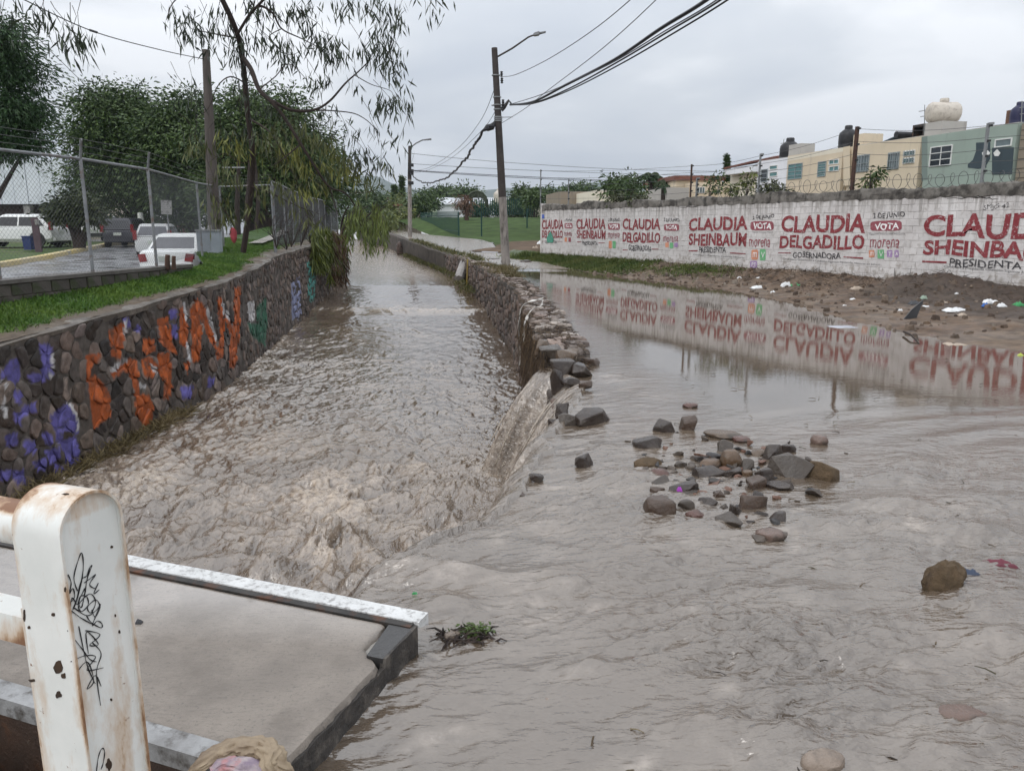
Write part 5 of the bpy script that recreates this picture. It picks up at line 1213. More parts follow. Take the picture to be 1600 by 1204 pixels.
tank(HF.w(HF.px(1592, 180, -1.6)[0], zt - .05, -1.6), .34, 1.15, M('blue_black_tank', (.02, .022, .06), (.03, .03, .07), 4, .45), 'blue black water tank at the right frame edge')
for x, yb, yt, o, lab in [(1445, 207, 164, -1.2, 'thin television mast beside the cream tank'), (1597, 190, 158, -1.4, 'thin aerial at the right frame edge above the blue tank'), (1221, 246, 217, -1.2, 'crooked thin aerial on the white house roof')]:
    a = HF.px(x, yb, o); b2 = HF.px(x + (4 if x == 1221 else 0), yt, o); mb = MB(); mb.tube([HF.w(a[0], a[1] - .3, o), HF.w(b2[0], b2[1], o)], .02, 5); HF.box(mb, b2[0] - .35, b2[0] + .35, b2[1] - .28, b2[1] - .25, o - .02, o + .02); HF.box(mb, b2[0] - .2, b2[0] + .2, b2[1] - .55, b2[1] - .52, o - .02, o + .02); solo('aerial', mb, MAT['galv'], lab, 'aerial', 'aerials on the roofs')
# low buildings seen over the far part of the wall
def far_house(label, x0, y0, x1, y1, Y, mat, roof=None, depth=8):
    F_ = Front((0, Y), (1, .12)); q = F_.rect(x0, y0, x1, y1); t = thing('house', label, 'house', F_.w((q[0] + q[1]) / 2, .3), 'houses far behind the wall'); mb = MB(); F_.box(mb, q[0], q[1], 0, q[3], -depth, 0); part('walls', mb, mat, t)
    if roof: mb = MB(); F_.box(mb, q[0] - .2, q[1] + .2, q[3] + .003, q[3] + .35, -depth - .2, .25); part('roof', mb, roof, t)
    return t, F_
far_house('tan house with red parapet far behind the palms', 1056, 282, 1126, 312, 60, MAT['cream'], MAT['tile']); t, F_ = far_house('small cream house with grey window behind the thin brown post', 1084, 285, 1125, 312, 58, MAT['cream'])
window(F_, t, F_.rect(1089, 292, 1101, 302), MAT['glass_grey'], MAT['frame_white'], 3, 1)
far_house('grey rendered gable left of the thin brown post', 1043, 293, 1076, 312, 56, MAT['block_grey']); far_house('low pale wall with red edge behind the palms', 932, 297, 975, 312, 62, MAT['cream_pale']); far_house('low brown block building at the far end of wall', 876, 299, 932, 312, 70, MAT['brown_block']); far_house('white gable behind the round green bush', 960, 293, 1000, 312, 75, MAT['house_white'])
far_house('small tan house behind the white weeds on the wall', 1126, 284, 1150, 312, 57, MAT['cream'])
# ------------------------------------------------------------------ poles, lamps, cables
MAT['pole_dark'] = M('dark_pole', (.035, .028, .026), (.055, .045, .04), 4, .6, .3, 18); MAT['pole_conc'] = M('concrete_pole', (.30, .27, .245), (.20, .18, .165), 3, .85, .4, 18, stain=(.085, .075, .065), sscale=4, sstretch=(2, 2, .5))  # pole_dark: one dark brown for the upper poles and near lamp arm
MAT['wood_pole'] = M('grey_wood_pole', (.10, .085, .075), (.065, .055, .05), 5, .85, .5, 16, stretch=(3, 3, .3)); MAT['lamp'] = M('lamp_grey', (.16, .165, .17), (.12, .12, .125), 5, .5); MAT['cable'] = M('black_cable', (.014, .014, .018), (.02, .02, .024), 5, .5)
pb = P(791, 424, .02); pt_ = PY(772.5, 75, pb.y)
lamp = thing('street_lamp', 'tall leaning utility pole with dark upper half and street lamp arm beside the canal', 'street lamp', pb, 'utility poles with lamp arms')
cut = PY(785, 308, pb.y)
mb = MB(); mb.tube([pb - Vector((0, 0, .3)), pb + Vector((0, 0, .02)), cut], [.19, .18, .155], 16); part('pole_base', mb, MAT['pole_conc'], lamp, smooth=40)
mb = MB(); mb.tube([cut, pt_], [.158, .115], 16); part('pole', mb, MAT['pole_dark'], lamp, smooth=40)
def at_pole(py, px): return PY(px, py, pb.y - .1)
mb = MB(); mb.tube([PY(777, 89, pb.y), PY(800, 76, pb.y), PY(826, 58, pb.y), PY(834, 55, pb.y)], [.035, .035, .032, .03], 8); part('lamp_arm', mb, MAT['pole_dark'], lamp, smooth=40)
h0, h1 = PY(833, 54.5, pb.y), PY(853, 50, pb.y); mb = MB(); dirh = (h1 - h0).normalized(); rings = []
for t, w_, hh in [(0, .05, .05), (.08, .12, .10), (.45, .15, .12), (.52, .10, .06), (.95, .08, .05), (1, .03, .03)]:
    c0 = h0.lerp(h1, t); rings.append([c0 + Vector((0, -w_, -hh * .5)), c0 + Vector((0, w_, -hh * .5)), c0 + Vector((0, w_ * .7, hh * .5)), c0 + Vector((0, -w_ * .7, hh * .5))])
mb.loft(rings); part('lamp_head', mb, MAT['lamp'], lamp, smooth=50)
def pole_x(py): t = (py - 75) / (424 - 75); return 772.5 + (791 - 772.5) * t
for py in (118, 152, 164, 171, 183, 186, 189):
    c0 = PY(pole_x(py), py, pb.y); mb = MB(); mb.lathe([(.165, -.02), (.165, .02)], c0, 16); part('clamp_band', mb, MAT['galv'], lamp, smooth=40)
for py, dx in [(116, 9), (126, 9), (160, 9), (168, 8)]:
    c0 = PY(pole_x(py) + dx, py, pb.y - .05); mb = MB(); mb.lathe([(.02, -.11), (.06, -.09), (.035, -.04), (.065, 0), (.035, .04), (.06, .09), (.02, .11)], c0, 10); part('insulator', mb, MAT['insul'], lamp, smooth=40)
mb = MB(); mb.tube([PY(783, 172, pb.y), PY(788, 167, pb.y), PY(795, 157, pb.y), PY(800, 164, pb.y)], [.09, .08, .05, .04], 8); part('cable_bracket', mb, MAT['insul'], lamp, smooth=40)
mb = MB(); mb.tube([PY(768, 165, pb.y), PY(783, 164, pb.y)], .03, 6); mb.tube([PY(781, 183.5, pb.y), PY(801, 183, pb.y)], .016, 6); part('cross_pin', mb, MAT['galv'], lamp, kind='stuff')
mb = MB(); mb.tube([PY(757, 202, pb.y), PY(761, 200, pb.y), PY(769, 198, pb.y), PY(773, 192, pb.y), PY(776, 186, pb.y)], [.05, .14, .13, .07, .05], 10); part('splice_box', mb, MAT['insul'], lamp, smooth=40)
b2_ = PY(640.5, 366, 75); t2_ = PY(640, 228, 75)
lamp2 = thing('street_lamp', 'distant slim utility pole with street lamp arm where the canal bends', 'street lamp', b2_, 'utility poles with lamp arms')
mb = MB(); mb.tube([b2_ - Vector((0, 0, .6)), PY(640, 280, 75)], [.21, .18], 12); part('pole_base', mb, MAT['pole_conc'], lamp2, smooth=40); mb = MB(); mb.tube([PY(640, 280, 75), t2_], [.19, .13], 12); part('pole', mb, MAT['pole_dark'], lamp2, smooth=40)
mb = MB(); mb.tube([PY(641, 231, 75), PY(650, 224, 75), PY(660, 219, 75), PY(674, 217.5, 75)], [.06, .06, .06, .09], 8); part('lamp_arm', mb, MAT['lamp'], lamp2)
for py in (258, 267, 271, 286):
    mb = MB(); mb.box(PY(642, py, 74.8), (.5, .3, .28)); part('pole_fitting', mb, MAT['insul'], lamp2)
wpb = PY(337, 396, 23.4); wpt = PY(321.5, 78, 23.4)
wood = thing('utility_pole', 'old grey wooden pole with pale bands at its foot behind the chain link fence', 'utility pole', wpb)
mb = MB(); mb.tube([wpb - Vector((0, 0, .4)), wpb.lerp(wpt, .25), wpt], [.20, .175, .10], 14); part('pole', mb, MAT['wood_pole'], wood, smooth=40)
MAT['pale_band'] = M('pale_band', (.42, .41, .39), (.30, .29, .28), 5, .8, stain=(.12, .11, .10), sscale=6)
for t in (.06, .12, .18, .24): c0 = wpb.lerp(wpt, t); mb = MB(); mb.lathe([(.205 - t * .2, -.14), (.205 - t * .2, .14)], c0, 14); part('painted_band', mb, MAT['pale_band'], wood, smooth=40)
mb = MB(); mb.tube([PY(348, 262, 23.2), PY(382, 262, 23.2)], .022, 6); part('cross_pin', mb, MAT['galv'], wood)
def cable(name, pts, r, lab, grp='overhead cables', n=10, mat=None, wob=0.0):
    """pts: (px, py, Y) knots, smoothed"""
    k = [PY(*p) for p in pts]; out = []
    for i in range(len(k) - 1):
        p0, p1, p2, p3 = k[max(i - 1, 0)], k[i], k[i + 1], k[min(i + 2, len(k) - 1)]
        for j in range(n):
            t = j / n; out.append(.5 * ((2 * p1) + (p2 - p0) * t + (2 * p0 - 5 * p1 + 4 * p2 - p3) * t * t + (3 * p1 - p0 - 3 * p2 + p3) * t ** 3) + Vector((random.uniform(-wob, wob), 0, random.uniform(-wob, wob))))
    out.append(k[-1]); mb = MB(); mb.tube(out, r, 6); return solo(name, mb, mat or MAT['cable'], lab, 'cable', grp)
Yp = pb.y - .1
cable('power_cable', [(797, 164, Yp), (833, 159, 27.5), (882, 134, 24), (959, 94, 20), (1032, 45, 17), (1104, 0, 14.8), (1250, -110, 11)], .036, 'thickest black cable running from the tall leaning pole to the top edge')
cable('power_cable', [(797, 163, Yp), (833, 161, 27.5), (886, 140, 24), (965, 97, 20), (1050, 46, 17), (1126, 0, 14.8), (1280, -110, 11)], .020, 'thin black cable just below the thickest one')
cable('power_cable', [(797, 164, Yp), (833, 162, 27.5), (890, 141, 24), (970, 100, 20), (1056, 50, 17), (1137, 0, 14.8), (1290, -105, 11)], .018, 'lowest of the thin black cables leaving the tall pole rightward')
cable('power_cable', [(798, 163, Yp), (840, 150, 27.5), (882, 133, 24), (955, 99, 20), (1040, 48, 17), (1120, 0, 14.8), (1270, -110, 11)], .012, 'slack thin cable looping beside the thickest one')
cable('power_cable', [(783, 120, Yp), (805, 117, 28), (854, 94, 24), (920, 52, 20), (987, -2, 16.5), (1100, -110, 12)], .010, 'uppermost thin wire from the pole insulators to the top edge')
cable('power_cable', [(783, 193, Yp), (820, 170, 27), (854, 143, 24), (940, 77, 19), (1026, -1, 15.5), (1150, -130, 11)], .009, 'thin straight wire rising from below the bracket to the top edge')
cable('twisted_cable', [(772, 196, Yp), (757, 204, 31.5), (742, 225, 34), (726, 250, 39), (708, 270, 45), (690, 281, 53), (668, 286, 62), (652, 281, 70), (641, 270, 75)], .05, 'ragged twisted cable bundle sagging between the two lamp poles', wob=.045)
cable('power_cable', [(773, 138, Yp), (750, 190, 36), (712, 235, 48), (670, 262, 62), (641, 268, 75)], .012, 'thin upper wire sagging between the two lamp poles')
cable('power_cable', [(775, 172, Yp), (752, 205, 35), (705, 247, 48), (668, 266, 62), (641, 271, 75)], .010, 'thin lower wire between the two lamp poles')
for i, (a, b2, c2, d2) in enumerate([(240, 253, 264, 268), (256, 264, 271, 275), (266, 274, 282, 285), (267, 276, 284, 288)]):
    cable('power_cable', [(643, a, 75), (780, b2, 78), (960, c2, 82), (1120, d2, 86)], .030 if i > 1 else .02, ['highest wire', 'second wire', 'third wire', 'lowest wire'][i] + ' crossing the sky from the distant lamp pole toward the palms')
cable('power_cable', [(321, 93, 23.4), (250, 78, 21), (145, 49, 18), (30, -4, 15.5), (-80, -60, 13)], .011, 'thin wire rising left from the top of the old wooden pole')
cable('power_cable', [(145, 145, 40), (110, 110, 36), (60, 60, 30), (20, 0, 26), (-10, -50, 24)], .014, 'faint wire slanting between the left tree and dark trees')
c0 = PY(146, 49.5, 18.0); mb = MB(); mb.tube([c0 - Vector((.08, 0, -.03)), c0 + Vector((.08, 0, -.02))], .025, 8); solo('cable_splice', mb, MAT['insul'], 'small black splice on the wire left of the wooden pole', 'cable splice')

# ------------------------------------------------------------------ low kerb wall and chain link fences
lw = thing('kerb_wall', 'low dark mossy block wall under the chain link fence', 'low wall', (-7.5, 12, 1))
class LPath:
    def __init__(self, pts):
        self.p = [Vector((a, b2, 0)) for a, b2 in pts]; self.l = [0]
        for a, b2 in zip(self.p[:-1], self.p[1:]): self.l.append(self.l[-1] + (b2 - a).length)
    def at(self, s):
        return Vector((float(np.interp(s, self.l, [p.x for p in self.p])), float(np.interp(s, self.l, [p.y for p in self.p])), 0))
lwp = LPath([(q.x, q.y) for q in LW_P])
lwtop = lerp_tab([(q.y, q.z) for q in LW_P])
MAT['low_wall'] = M('mossy_block', (.085, .075, .066), (.055, .05, .045), 3, .85, .8, 22, stain=(.045, .055, .025), sscale=2.5, objvar=.25); MAT['low_cap'] = M('low_wall_cap', (.135, .125, .115), (.09, .08, .075), 3, .7, .6, 22, wet=(2, .3))
mb = MB(); rings = []; capr = []
for s in np.linspace(0, lwp.l[-1], 60):
    p = lwp.at(s); t = float(lwtop(p.y)); j = .01 * math.sin(s * 5)
    rings.append([p + Vector((.0, 0, .1)), p + Vector((.0, 0, t - .07)), p + Vector((-.2, 0, t - .07)), p + Vector((-.2, 0, .1))])
    capr.append([p + Vector((.03 + j, 0, t - .068)), p + Vector((.035 + j, 0, t - .01)), p + Vector((0, 0, t + j * .5)), p + Vector((-.22, 0, t)), p + Vector((-.22, 0, t - .068))])
mb.loft(rings); part('wall_core', mb, MAT['mortar'], lw); mb = MB(); mb.loft(capr); part('wall_cap', mb, MAT['low_cap'], lw, smooth=50)
bb = MB(); bb.loft([[Vector((0, -.19 * f, -.085 * f)), Vector((0, .19 * f, -.085 * f)), Vector((0, .19 * f, .085 * f)), Vector((0, -.19 * f, .085 * f))] if False else [Vector((x, -.185 * f, -.082 * f)), Vector((x, .185 * f, -.082 * f)), Vector((x, .185 * f, .082 * f)), Vector((x, -.185 * f, .082 * f))] for x, f in ((-.02, 1), (.006, 1), (.014, .93))])
bme = bb.mesh('block', MAT['low_wall'])
for row in range(2):
    for s in np.arange(1.2 + .2 * row, lwp.l[-1] - .2, .395):
        p, q = lwp.at(s), lwp.at(s + .1); t = float(lwtop(p.y)); d_ = q - p
        o = bpy.data.objects.new('block', bme); link(o, lw); o.location = p + Vector((.003 + random.uniform(-.004, .006), 0, t - .165 - row * .18)); o.rotation_euler = (0, 0, math.atan2(-d_.x, d_.y))
MAT['fence_steel'] = M('fence_steel', (.26, .27, .28), (.18, .19, .20), 5, .45, .2, 20, metal=.35, stain=(.16, .12, .10), sscale=7); MAT['mesh_wire'] = M('mesh_wire', (.10, .105, .11), (.07, .075, .08), 6, .5, metal=.2)
def chain_fence(name, label, pts, height, post_ids, pitch, rw, pr_=.028, arms=(), mat=None, strands=0):
    """pts: (x, y, base z); a post stands at each of post_ids"""
    t = thing(name, label, 'fence', pts[0])
    P3 = [Vector(p) for p in pts]; l = [0]
    for a, b2 in zip(P3[:-1], P3[1:]): l.append(l[-1] + (Vector((b2.x, b2.y, 0)) - Vector((a.x, a.y, 0))).length)
    f = lambda s, h: Vector((float(np.interp(s, l, [p.x for p in P3])), float(np.interp(s, l, [p.y for p in P3])), float(np.interp(s, l, [p.z for p in P3])) + h))
    for i in post_ids:
        p = P3[i]; mb = MB(); mb.tube([p - Vector((0, 0, .25)), p + Vector((0, 0, height + .03))], pr_, 10); po = part('post', mb, MAT['fence_steel'], t, smooth=40)
        if i in arms: mb = MB(); mb.tube([p + Vector((0, 0, height)), p + Vector((.10, -.1, height + .30))], pr_ * .8, 8); part('post_arm', mb, MAT['fence_steel'], po)
    mb = MB(); mb.tube([p + Vector((0, 0, height)) for p in P3], pr_ * .85, 8); part('top_rail', mb, MAT['fence_steel'], t, smooth=40)
    L_ = l[-1]; h_ = height - .02; mb = MB()
    for sgn in (1, -1):
        for s0 in np.arange(-h_, L_ + h_, pitch):
            a, b2 = (s0, s0 + h_) if sgn > 0 else (s0 + h_, s0); pt = []
            cuts = sorted([0.0, 1.0] + [(x - a) / (b2 - a) for x in l if 0 < (x - a) / (b2 - a) < 1])
            cuts += [(0 - a) / (b2 - a), (L_ - a) / (b2 - a)]; cuts = sorted(c_ for c_ in cuts if 0 <= c_ <= 1 and -1e-6 <= a + (b2 - a) * c_ <= L_ + 1e-6)
            if len(cuts) < 2: continue
            mb.tube([f(a + (b2 - a) * c_, h_ * c_ + .0) for c_ in cuts], rw, 3, cap=False)
    part('wire_mesh', mb, mat or MAT['mesh_wire'], t, kind='stuff')
    for k in range(strands):
        mb = MB(); mb.tube([p + Vector((.10 * (k + 1) / strands, -.1 * (k + 1) / strands, height + .30 * (k + 1) / strands)) for p in P3 if True], .004, 4); part('barbed_strand', mb, MAT['wire'], t)
    return t
def fp(px, py, Y): p = PY(px, py, Y); return (p.x, p.y, p.z)
lot_pts = [fp(-200, 456, 8.95), fp(0, 437, 11.25), fp(145, 424.5, 13.15), fp(245, 416.5, 15.25), fp(316, 396, 21.0), fp(350, 386, 24.6), fp(429, 384, 24.4)]
chain_fence('chain_link_fence', 'galvanised chain link fence along the parking lot on the low block wall', lot_pts, 1.84, [0, 1, 2, 3, 4, 5, 6], .078, .0017, arms=(0, 2, 3), strands=3)
can_pts = [fp(431, 384, 24.5), fp(447, 382, 27), fp(459, 380, 29.5), fp(470, 378, 32), fp(481, 376, 35), fp(491, 374, 38), fp(500, 371, 41), fp(509, 369, 44.5), fp(518, 366, 48), fp(528, 362, 52)]
chain_fence('chain_link_fence', 'long dark chain link fence running along the top of the graffiti wall', can_pts, 1.95, range(10), .11, .0045, pr_=.035, mat=M('dark_mesh_wire', (.06, .06, .062), (.04, .04, .042), 5, .6, metal=.2))
bx = PY(328, 382, 22.6); t = thing('utility_cabinet', 'plain grey metal cabinet beside the fence and wooden pole', 'utility cabinet', (bx.x, bx.y, bx.z - .4)); mb = MB(); mb.box((bx.x, bx.y, bx.z - .05), (.62, .45, .85), rot=(0, 0, .2)); part('cabinet', mb, M('cabinet_grey', (.30, .33, .37), (.25, .28, .31), 3, .6), t); mb = MB(); mb.box((bx.x, bx.y, bx.z + .40), (.68, .5, .05), rot=(0, 0, .2)); part('cabinet_lid', mb, MAT['galv'], t)
sg_ = PY(260, 324, 30); t = thing('blank_sign', 'small blank pale sign panel in front of the dark trees', 'sign', (sg_.x, sg_.y, 0)); mb = MB(); mb.box(sg_, (.40, .03, .52), rot=(0, .05, 0)); part('sign_panel', mb, MAT['pale_band'], t); mb = MB(); mb.tube([(sg_.x, sg_.y + .04, .1), (sg_.x, sg_.y + .04, sg_.z + .1)], .025, 8); part('sign_post', mb, MAT['galv'], t)

# ------------------------------------------------------------------ cars
MAT['car_white'] = M('white_car_paint', (.74, .75, .74), (.70, .71, .70), 1, .22, spec=.6); MAT['car_dark'] = M('dark_car_paint', (.055, .055, .065), (.045, .045, .055), 1, .25, spec=.6); MAT['car_red'] = M('red_car_paint', (.30, .035, .04), (.24, .03, .035), 1, .25, spec=.6); MAT['car_silver'] = M('silver_car_paint', (.55, .56, .56), (.5, .5, .5), 1, .25, spec=.6)
MAT['car_glass'] = M('car_glass', (.10, .10, .115), (.07, .07, .08), 2, .08, spec=.7); MAT['car_glass_dark'] = M('tinted_car_glass', (.02, .021, .025), (.03, .03, .034), 2, .08, spec=.6); MAT['tyre'] = M('tyre_rubber', (.02, .02, .02), (.03, .03, .03), 5, .8); MAT['rim'] = M('wheel_rim', (.5, .5, .51), (.42, .42, .43), 4, .3, metal=.6); MAT['tail'] = M('tail_lamp_red', (.22, .012, .016), (.16, .01, .012), 3, .2, spec=.6); MAT['plate'] = M('number_plate', (.55, .57, .52), (.42, .46, .42), 12, .5); MAT['trim_black'] = M('black_trim', (.025, .025, .027), (.035, .035, .037), 4, .6)
def car(name, label, pos, heading, paint, glass, Lc=4.3, Wc=1.74, Hc=1.42, belt=.92, rear=(.55, 1.35), front=(1.25, 2.0), wr=.30, lamps='low', clear=.20, trim=None):
    """rear at y=0 looking out of -y; rear/front: where the cabin starts at the belt and at the roof"""
    t = thing(name, label, 'car', pos, 'cars parked in the lot', heading, local=True); w = Wc / 2
    def ring(y, k, zl, zb): return [Vector((s * a * k * w, y, z)) for s, lst in ((-1, [(.86, zl), (1, zl + .16), (1, (zl + zb) / 2 + .05), (.97, zb - .07), (.86, zb)]), (1, [(.86, zb), (.97, zb - .07), (1, (zl + zb) / 2 + .05), (1, zl + .16), (.86, zl)])) for a, z in lst]
    deck = belt; mb = MB()
    mb.loft([ring(-.02, .86, clear + .12, deck - .20), ring(.03, .93, clear + .06, deck - .06), ring(.16, .975, clear, deck), ring(.8, 1, clear, deck + .01), ring(Lc * .5, 1, clear, deck), ring(Lc - 1.0, .99, clear, deck - .05), ring(Lc - .25, .94, clear, deck - .16), ring(Lc - .03, .86, clear + .05, deck - .28), ring(Lc, .78, clear + .14, deck - .36)])
    body = part('body', mb, paint, t, smooth=32)
    yr0, yr1 = rear; yf1, yf0 = Lc - front[1], Lc - front[0]
    def cr(z, y0, y1, k): return [Vector(v) for v in [(-k * w, y0 + .1, z), (-k * w, y1 - .12, z), (-k * w * .9, y1, z), (k * w * .9, y1, z), (k * w, y1 - .12, z), (k * w, y0 + .1, z), (k * w * .92, y0, z), (-k * w * .92, y0, z)]]
    zb, zt = belt - .01, Hc; mb = MB(); mb.loft([cr(zb, yr0, yf0, .92), cr(zb + (zt - zb) * .82, yr0 + (yr1 - yr0) * .82, yf0 + (yf1 - yf0) * .82, .78), cr(zt - .015, yr1, yf1, .72), cr(zt + .02, yr1 + .14, yf1 - .14, .6)]); part('roof', mb, paint, t, smooth=32)
    def lp(a, b2, q): return a + (b2 - a) * q
    def quad(n, v, m): mb = MB(); mb.add(v, [tuple(range(len(v)))]); nn = (v[1] - v[0]).cross(v[2] - v[0]).normalized(); mb.add([p + n_off for p in v for n_off in (nn * .0,)][:0], []); return part(n, mb, m, t)
    o = .012
    q0, q1 = .10, .80
    yA, yB = lp(yr0, yr1, q0), lp(yr0, yr1, q1); zA, zB = lp(zb, zt, q0), lp(zb, zt, q1); kA, kB = lp(.92, .76, q0), lp(.92, .76, q1)
    quad('rear_window', [Vector((-kA * w * .86, yA - o, zA)), Vector((kA * w * .86, yA - o, zA)), Vector((kB * w * .82, yB - o, zB)), Vector((-kB * w * .82, yB - o, zB))], glass)
    yC, yD = lp(yf0, yf1, q0), lp(yf0, yf1, q1); quad('windscreen', [Vector((-kA * w * .86, yC + o, zA)), Vector((kA * w * .86, yC + o, zA)), Vector((kB * w * .82, yD + o, zB)), Vector((-kB * w * .82, yD + o, zB))], glass)
    for s in (-1, 1):
        ys = [lp(yA, yB, 0) + .18, (yA + yC) / 2 - .05, (yA + yC) / 2 + .03, yC - .22]; yt_ = [yB + .14, (yA + yC) / 2 - .08, (yA + yC) / 2, yD - .14]
        for i in (0, 2): quad('side_window', [Vector((s * (kA * w + o), ys[i], zA)), Vector((s * (kA * w + o), ys[i + 1], zA)), Vector((s * (kB * w + o), yt_[i + 1], zB)), Vector((s * (kB * w + o), yt_[i], zB))], glass)
    for s in (-1, 1):
        for y in (.78, Lc - .82):
            mb = MB(); mb.lathe([(wr * .62, -.10), (wr * .92, -.105), (wr, -.07), (wr, .07), (wr * .92, .105), (wr * .62, .10)], (s * (w - .10), y, wr), 22, 'X'); wh = part('tyre', mb, MAT['tyre'], t, smooth=40)
            mb = MB(); mb.lathe([(wr * .62, -.09), (wr * .60, .09)], (s * (w - .10), y, wr), 18, 'X'); part('wheel_disc', mb, MAT['trim_black'], wh)
            mb = MB()
            for k in range(5):
                q = k * 2 * math.pi / 5; mb.box((s * (w - .005), y + wr * .32 * math.cos(q), wr + wr * .32 * math.sin(q)), (.02, wr * .16, wr * .56), rot=(math.pi / 2 - q if False else q - math.pi / 2, 0, 0))
            part('rim', mb, MAT['rim'], wh)
            mb = MB(); mb.lathe([(wr * 1.14, -.02), (wr * 1.14, .02)], (s * (w - .018), y, wr + .02), 22, 'X'); part('wheel_arch', mb, MAT['trim_black'], t)
    for s in (-1, 1):
        if lamps == 'low': mb = MB(); mb.loft([[Vector((s * w * .60, -.012 + .0, belt - .33)), Vector((s * w * .86, .01, belt - .36)), Vector((s * w * .93, .05, belt - .12)), Vector((s * w * .66, -.0, belt - .10))], [Vector((s * w * .60, .10, belt - .33)), Vector((s * w * .90, .12, belt - .36)), Vector((s * w * .93, .16, belt - .12)), Vector((s * w * .66, .10, belt - .10))]]); mb.xform(Matrix.Translation((s * .035, -.035, 0)))
        else: mb = MB(); mb.box((s * w * .90, .05, belt - .02 + .08), (.16, .14, .42))
        part('tail_lamp', mb, MAT['tail'], t)
    mb = MB(); mb.box((0, -.03, belt - .26), (.42, .03, .16)); part('plate', mb, MAT['plate'], t)
    mb = MB(); mb.loft([[Vector((s, y, z)) for s, y in ((-w * .88, .02), (-w * .80, -.09), (w * .80, -.09), (w * .88, .02))] for z in (clear + .06, clear + .26)]); part('bumper', mb, trim or paint, t, smooth=40)
    for s in (-1, 1): mb = MB(); mb.box((s * (w + .07), Lc - front[0] - .25, belt + .05), (.16, .10, .11)); part('mirror', mb, paint, t)
    return t
def lot(px, Y): p = PY(px, 400, Y); return (p.x, Y, float(ZLOT(Y)) + .01)
sed = car('parked_car', 'white sedan with dark red tail lamps parked nearest behind the fence', lot(259, 24.0), R(6), MAT['car_white'], MAT['car_glass'], Lc=4.4, Wc=1.72, Hc=1.40, belt=.92, rear=(.62, 1.30), front=(1.25, 2.0))
car('parked_car', 'dark grey boxy station wagon parked with its tail to the fence', lot(187, 44), R(9), MAT['car_dark'], MAT['car_glass_dark'], Lc=4.4, Wc=1.76, Hc=1.62, belt=1.0, rear=(.06, .32), front=(1.15, 1.9), wr=.33, lamps='tall', clear=.26)
car('parked_car', 'pale hatchback with bright red tail lamp just beyond the white sedan', lot(241, 35), R(14), MAT['car_silver'], MAT['car_glass'], Lc=3.7, Wc=1.62, Hc=1.46, belt=.92, rear=(.08, .42), front=(.9, 1.7), lamps='tall')
car('parked_car', 'dark red car parked far back under the trees', lot(285, 60), R(50), MAT['car_red'], MAT['car_glass_dark'], Lc=4.2, Wc=1.7, Hc=1.42, belt=.9, rear=(.5, 1.2), front=(1.2, 2))
sv = PY(36, 390, 40); car('parked_car', 'white sport utility car with five spoke wheel at the left frame edge', (sv.x + 1.2, 41.5, float(ZLOT(41)) + .16), R(90), MAT['car_white'], MAT['car_glass_dark'], Lc=4.6, Wc=1.82, Hc=1.66, belt=1.02, rear=(.12, .75), front=(1.2, 2.0), wr=.36, lamps='tall', clear=.26)
car('parked_car', 'white pickup partly hidden behind the small dark tree', lot(146, 52), R(4), MAT['car_white'], MAT['car_glass_dark'], Lc=4.6, Wc=1.8, Hc=1.75, belt=1.05, rear=(.9, 1.1), front=(1.2, 1.9), wr=.36, clear=.35, trim=MAT['trim_black'])
car('parked_car', 'dark low car far back right of the white trunk', lot(247, 66), R(12), MAT['car_dark'], MAT['car_glass_dark'], Lc=4.2, Hc=1.42)
pp = PY(60, 388, 37.5); t = thing('concrete_post', 'short dark purple brown post in front of the white utility car', 'post', (pp.x, pp.y, float(ZLOT(37)))); mb = MB(); mb.box((pp.x, pp.y, 1.32), (.26, .26, 1.8), rot=(0, -.02, .3)); part('post', mb, M('purple_brown_paint', (.13, .085, .10), (.09, .06, .07), 4, .8), t); mb = MB(); mb.box((pp.x + .12, pp.y - .06, 2.02), (.10, .18, .24)); part('bracket', mb, MAT['pale_band'], t)
pp = PY(46, 384, 38.2); mb = MB(); mb.box((pp.x, pp.y, float(ZLOT(38)) + .48), (.36, .36, .62), taper=1.15); mb.box((pp.x, pp.y, float(ZLOT(38)) + .81), (.46, .46, .05)); solo('litter_bin', mb, M('blue_bin', (.03, .05, .16), (.025, .04, .12), 4, .5), 'small dark blue bin beside the purple brown post', 'litter bin')
# buildings on the left
BF = Front((0, 56), (1, .03)); q = BF.rect(-90, 250, 108, 319); t = thing('building', 'white clad low building with dark brown lower storey behind the fence', 'building', BF.w(q[0] + 3, .8)); MAT['clad'] = M('white_cladding', (.70, .74, .78), (.62, .66, .70), .7, .6, stain=(.5, .53, .56), sscale=.8)
nP = 9
for k in range(nP): mb = MB(); a = q[0] + (q[1] - q[0]) * k / nP; BF.box(mb, a + .02, q[0] + (q[1] - q[0]) * (k + 1) / nP - .02, q[2], q[3], -.5, .02 * (k % 2)); part('cladding_panel', mb, MAT['clad'], t)
mb = MB(); BF.box(mb, q[0], q[1] - .3, .2, q[2] - .01, -8, -1.2); part('lower_wall', mb, M('brown_cladding', (.085, .062, .058), (.06, .045, .043), 3, .8, stretch=(4, 4, .3)), t); mb = MB(); BF.box(mb, q[0], q[1] - .1, q[2] + .1, q[3] - .1, -8, -.52); part('upper_wall', mb, MAT['clad'], t)
cpx = BF.px(40, 330)[0]
mb = MB(); BF.box(mb, cpx - .25, cpx + .2, .3, q[2] - .02, -.6, -.2); part('column', mb, MAT['pale_band'], t)
q = BF.rect(112, 288, 132, 335, -3); 
t = thing('building', 'narrow cream louvred building behind the small dark tree', 'building', BF.w(q[0], .8, -3)); mb = MB(); BF.box(mb, q[0], q[1] + 1.2, .3, q[3], -8, -3); part('walls', mb, MAT['cream_pale'], t)
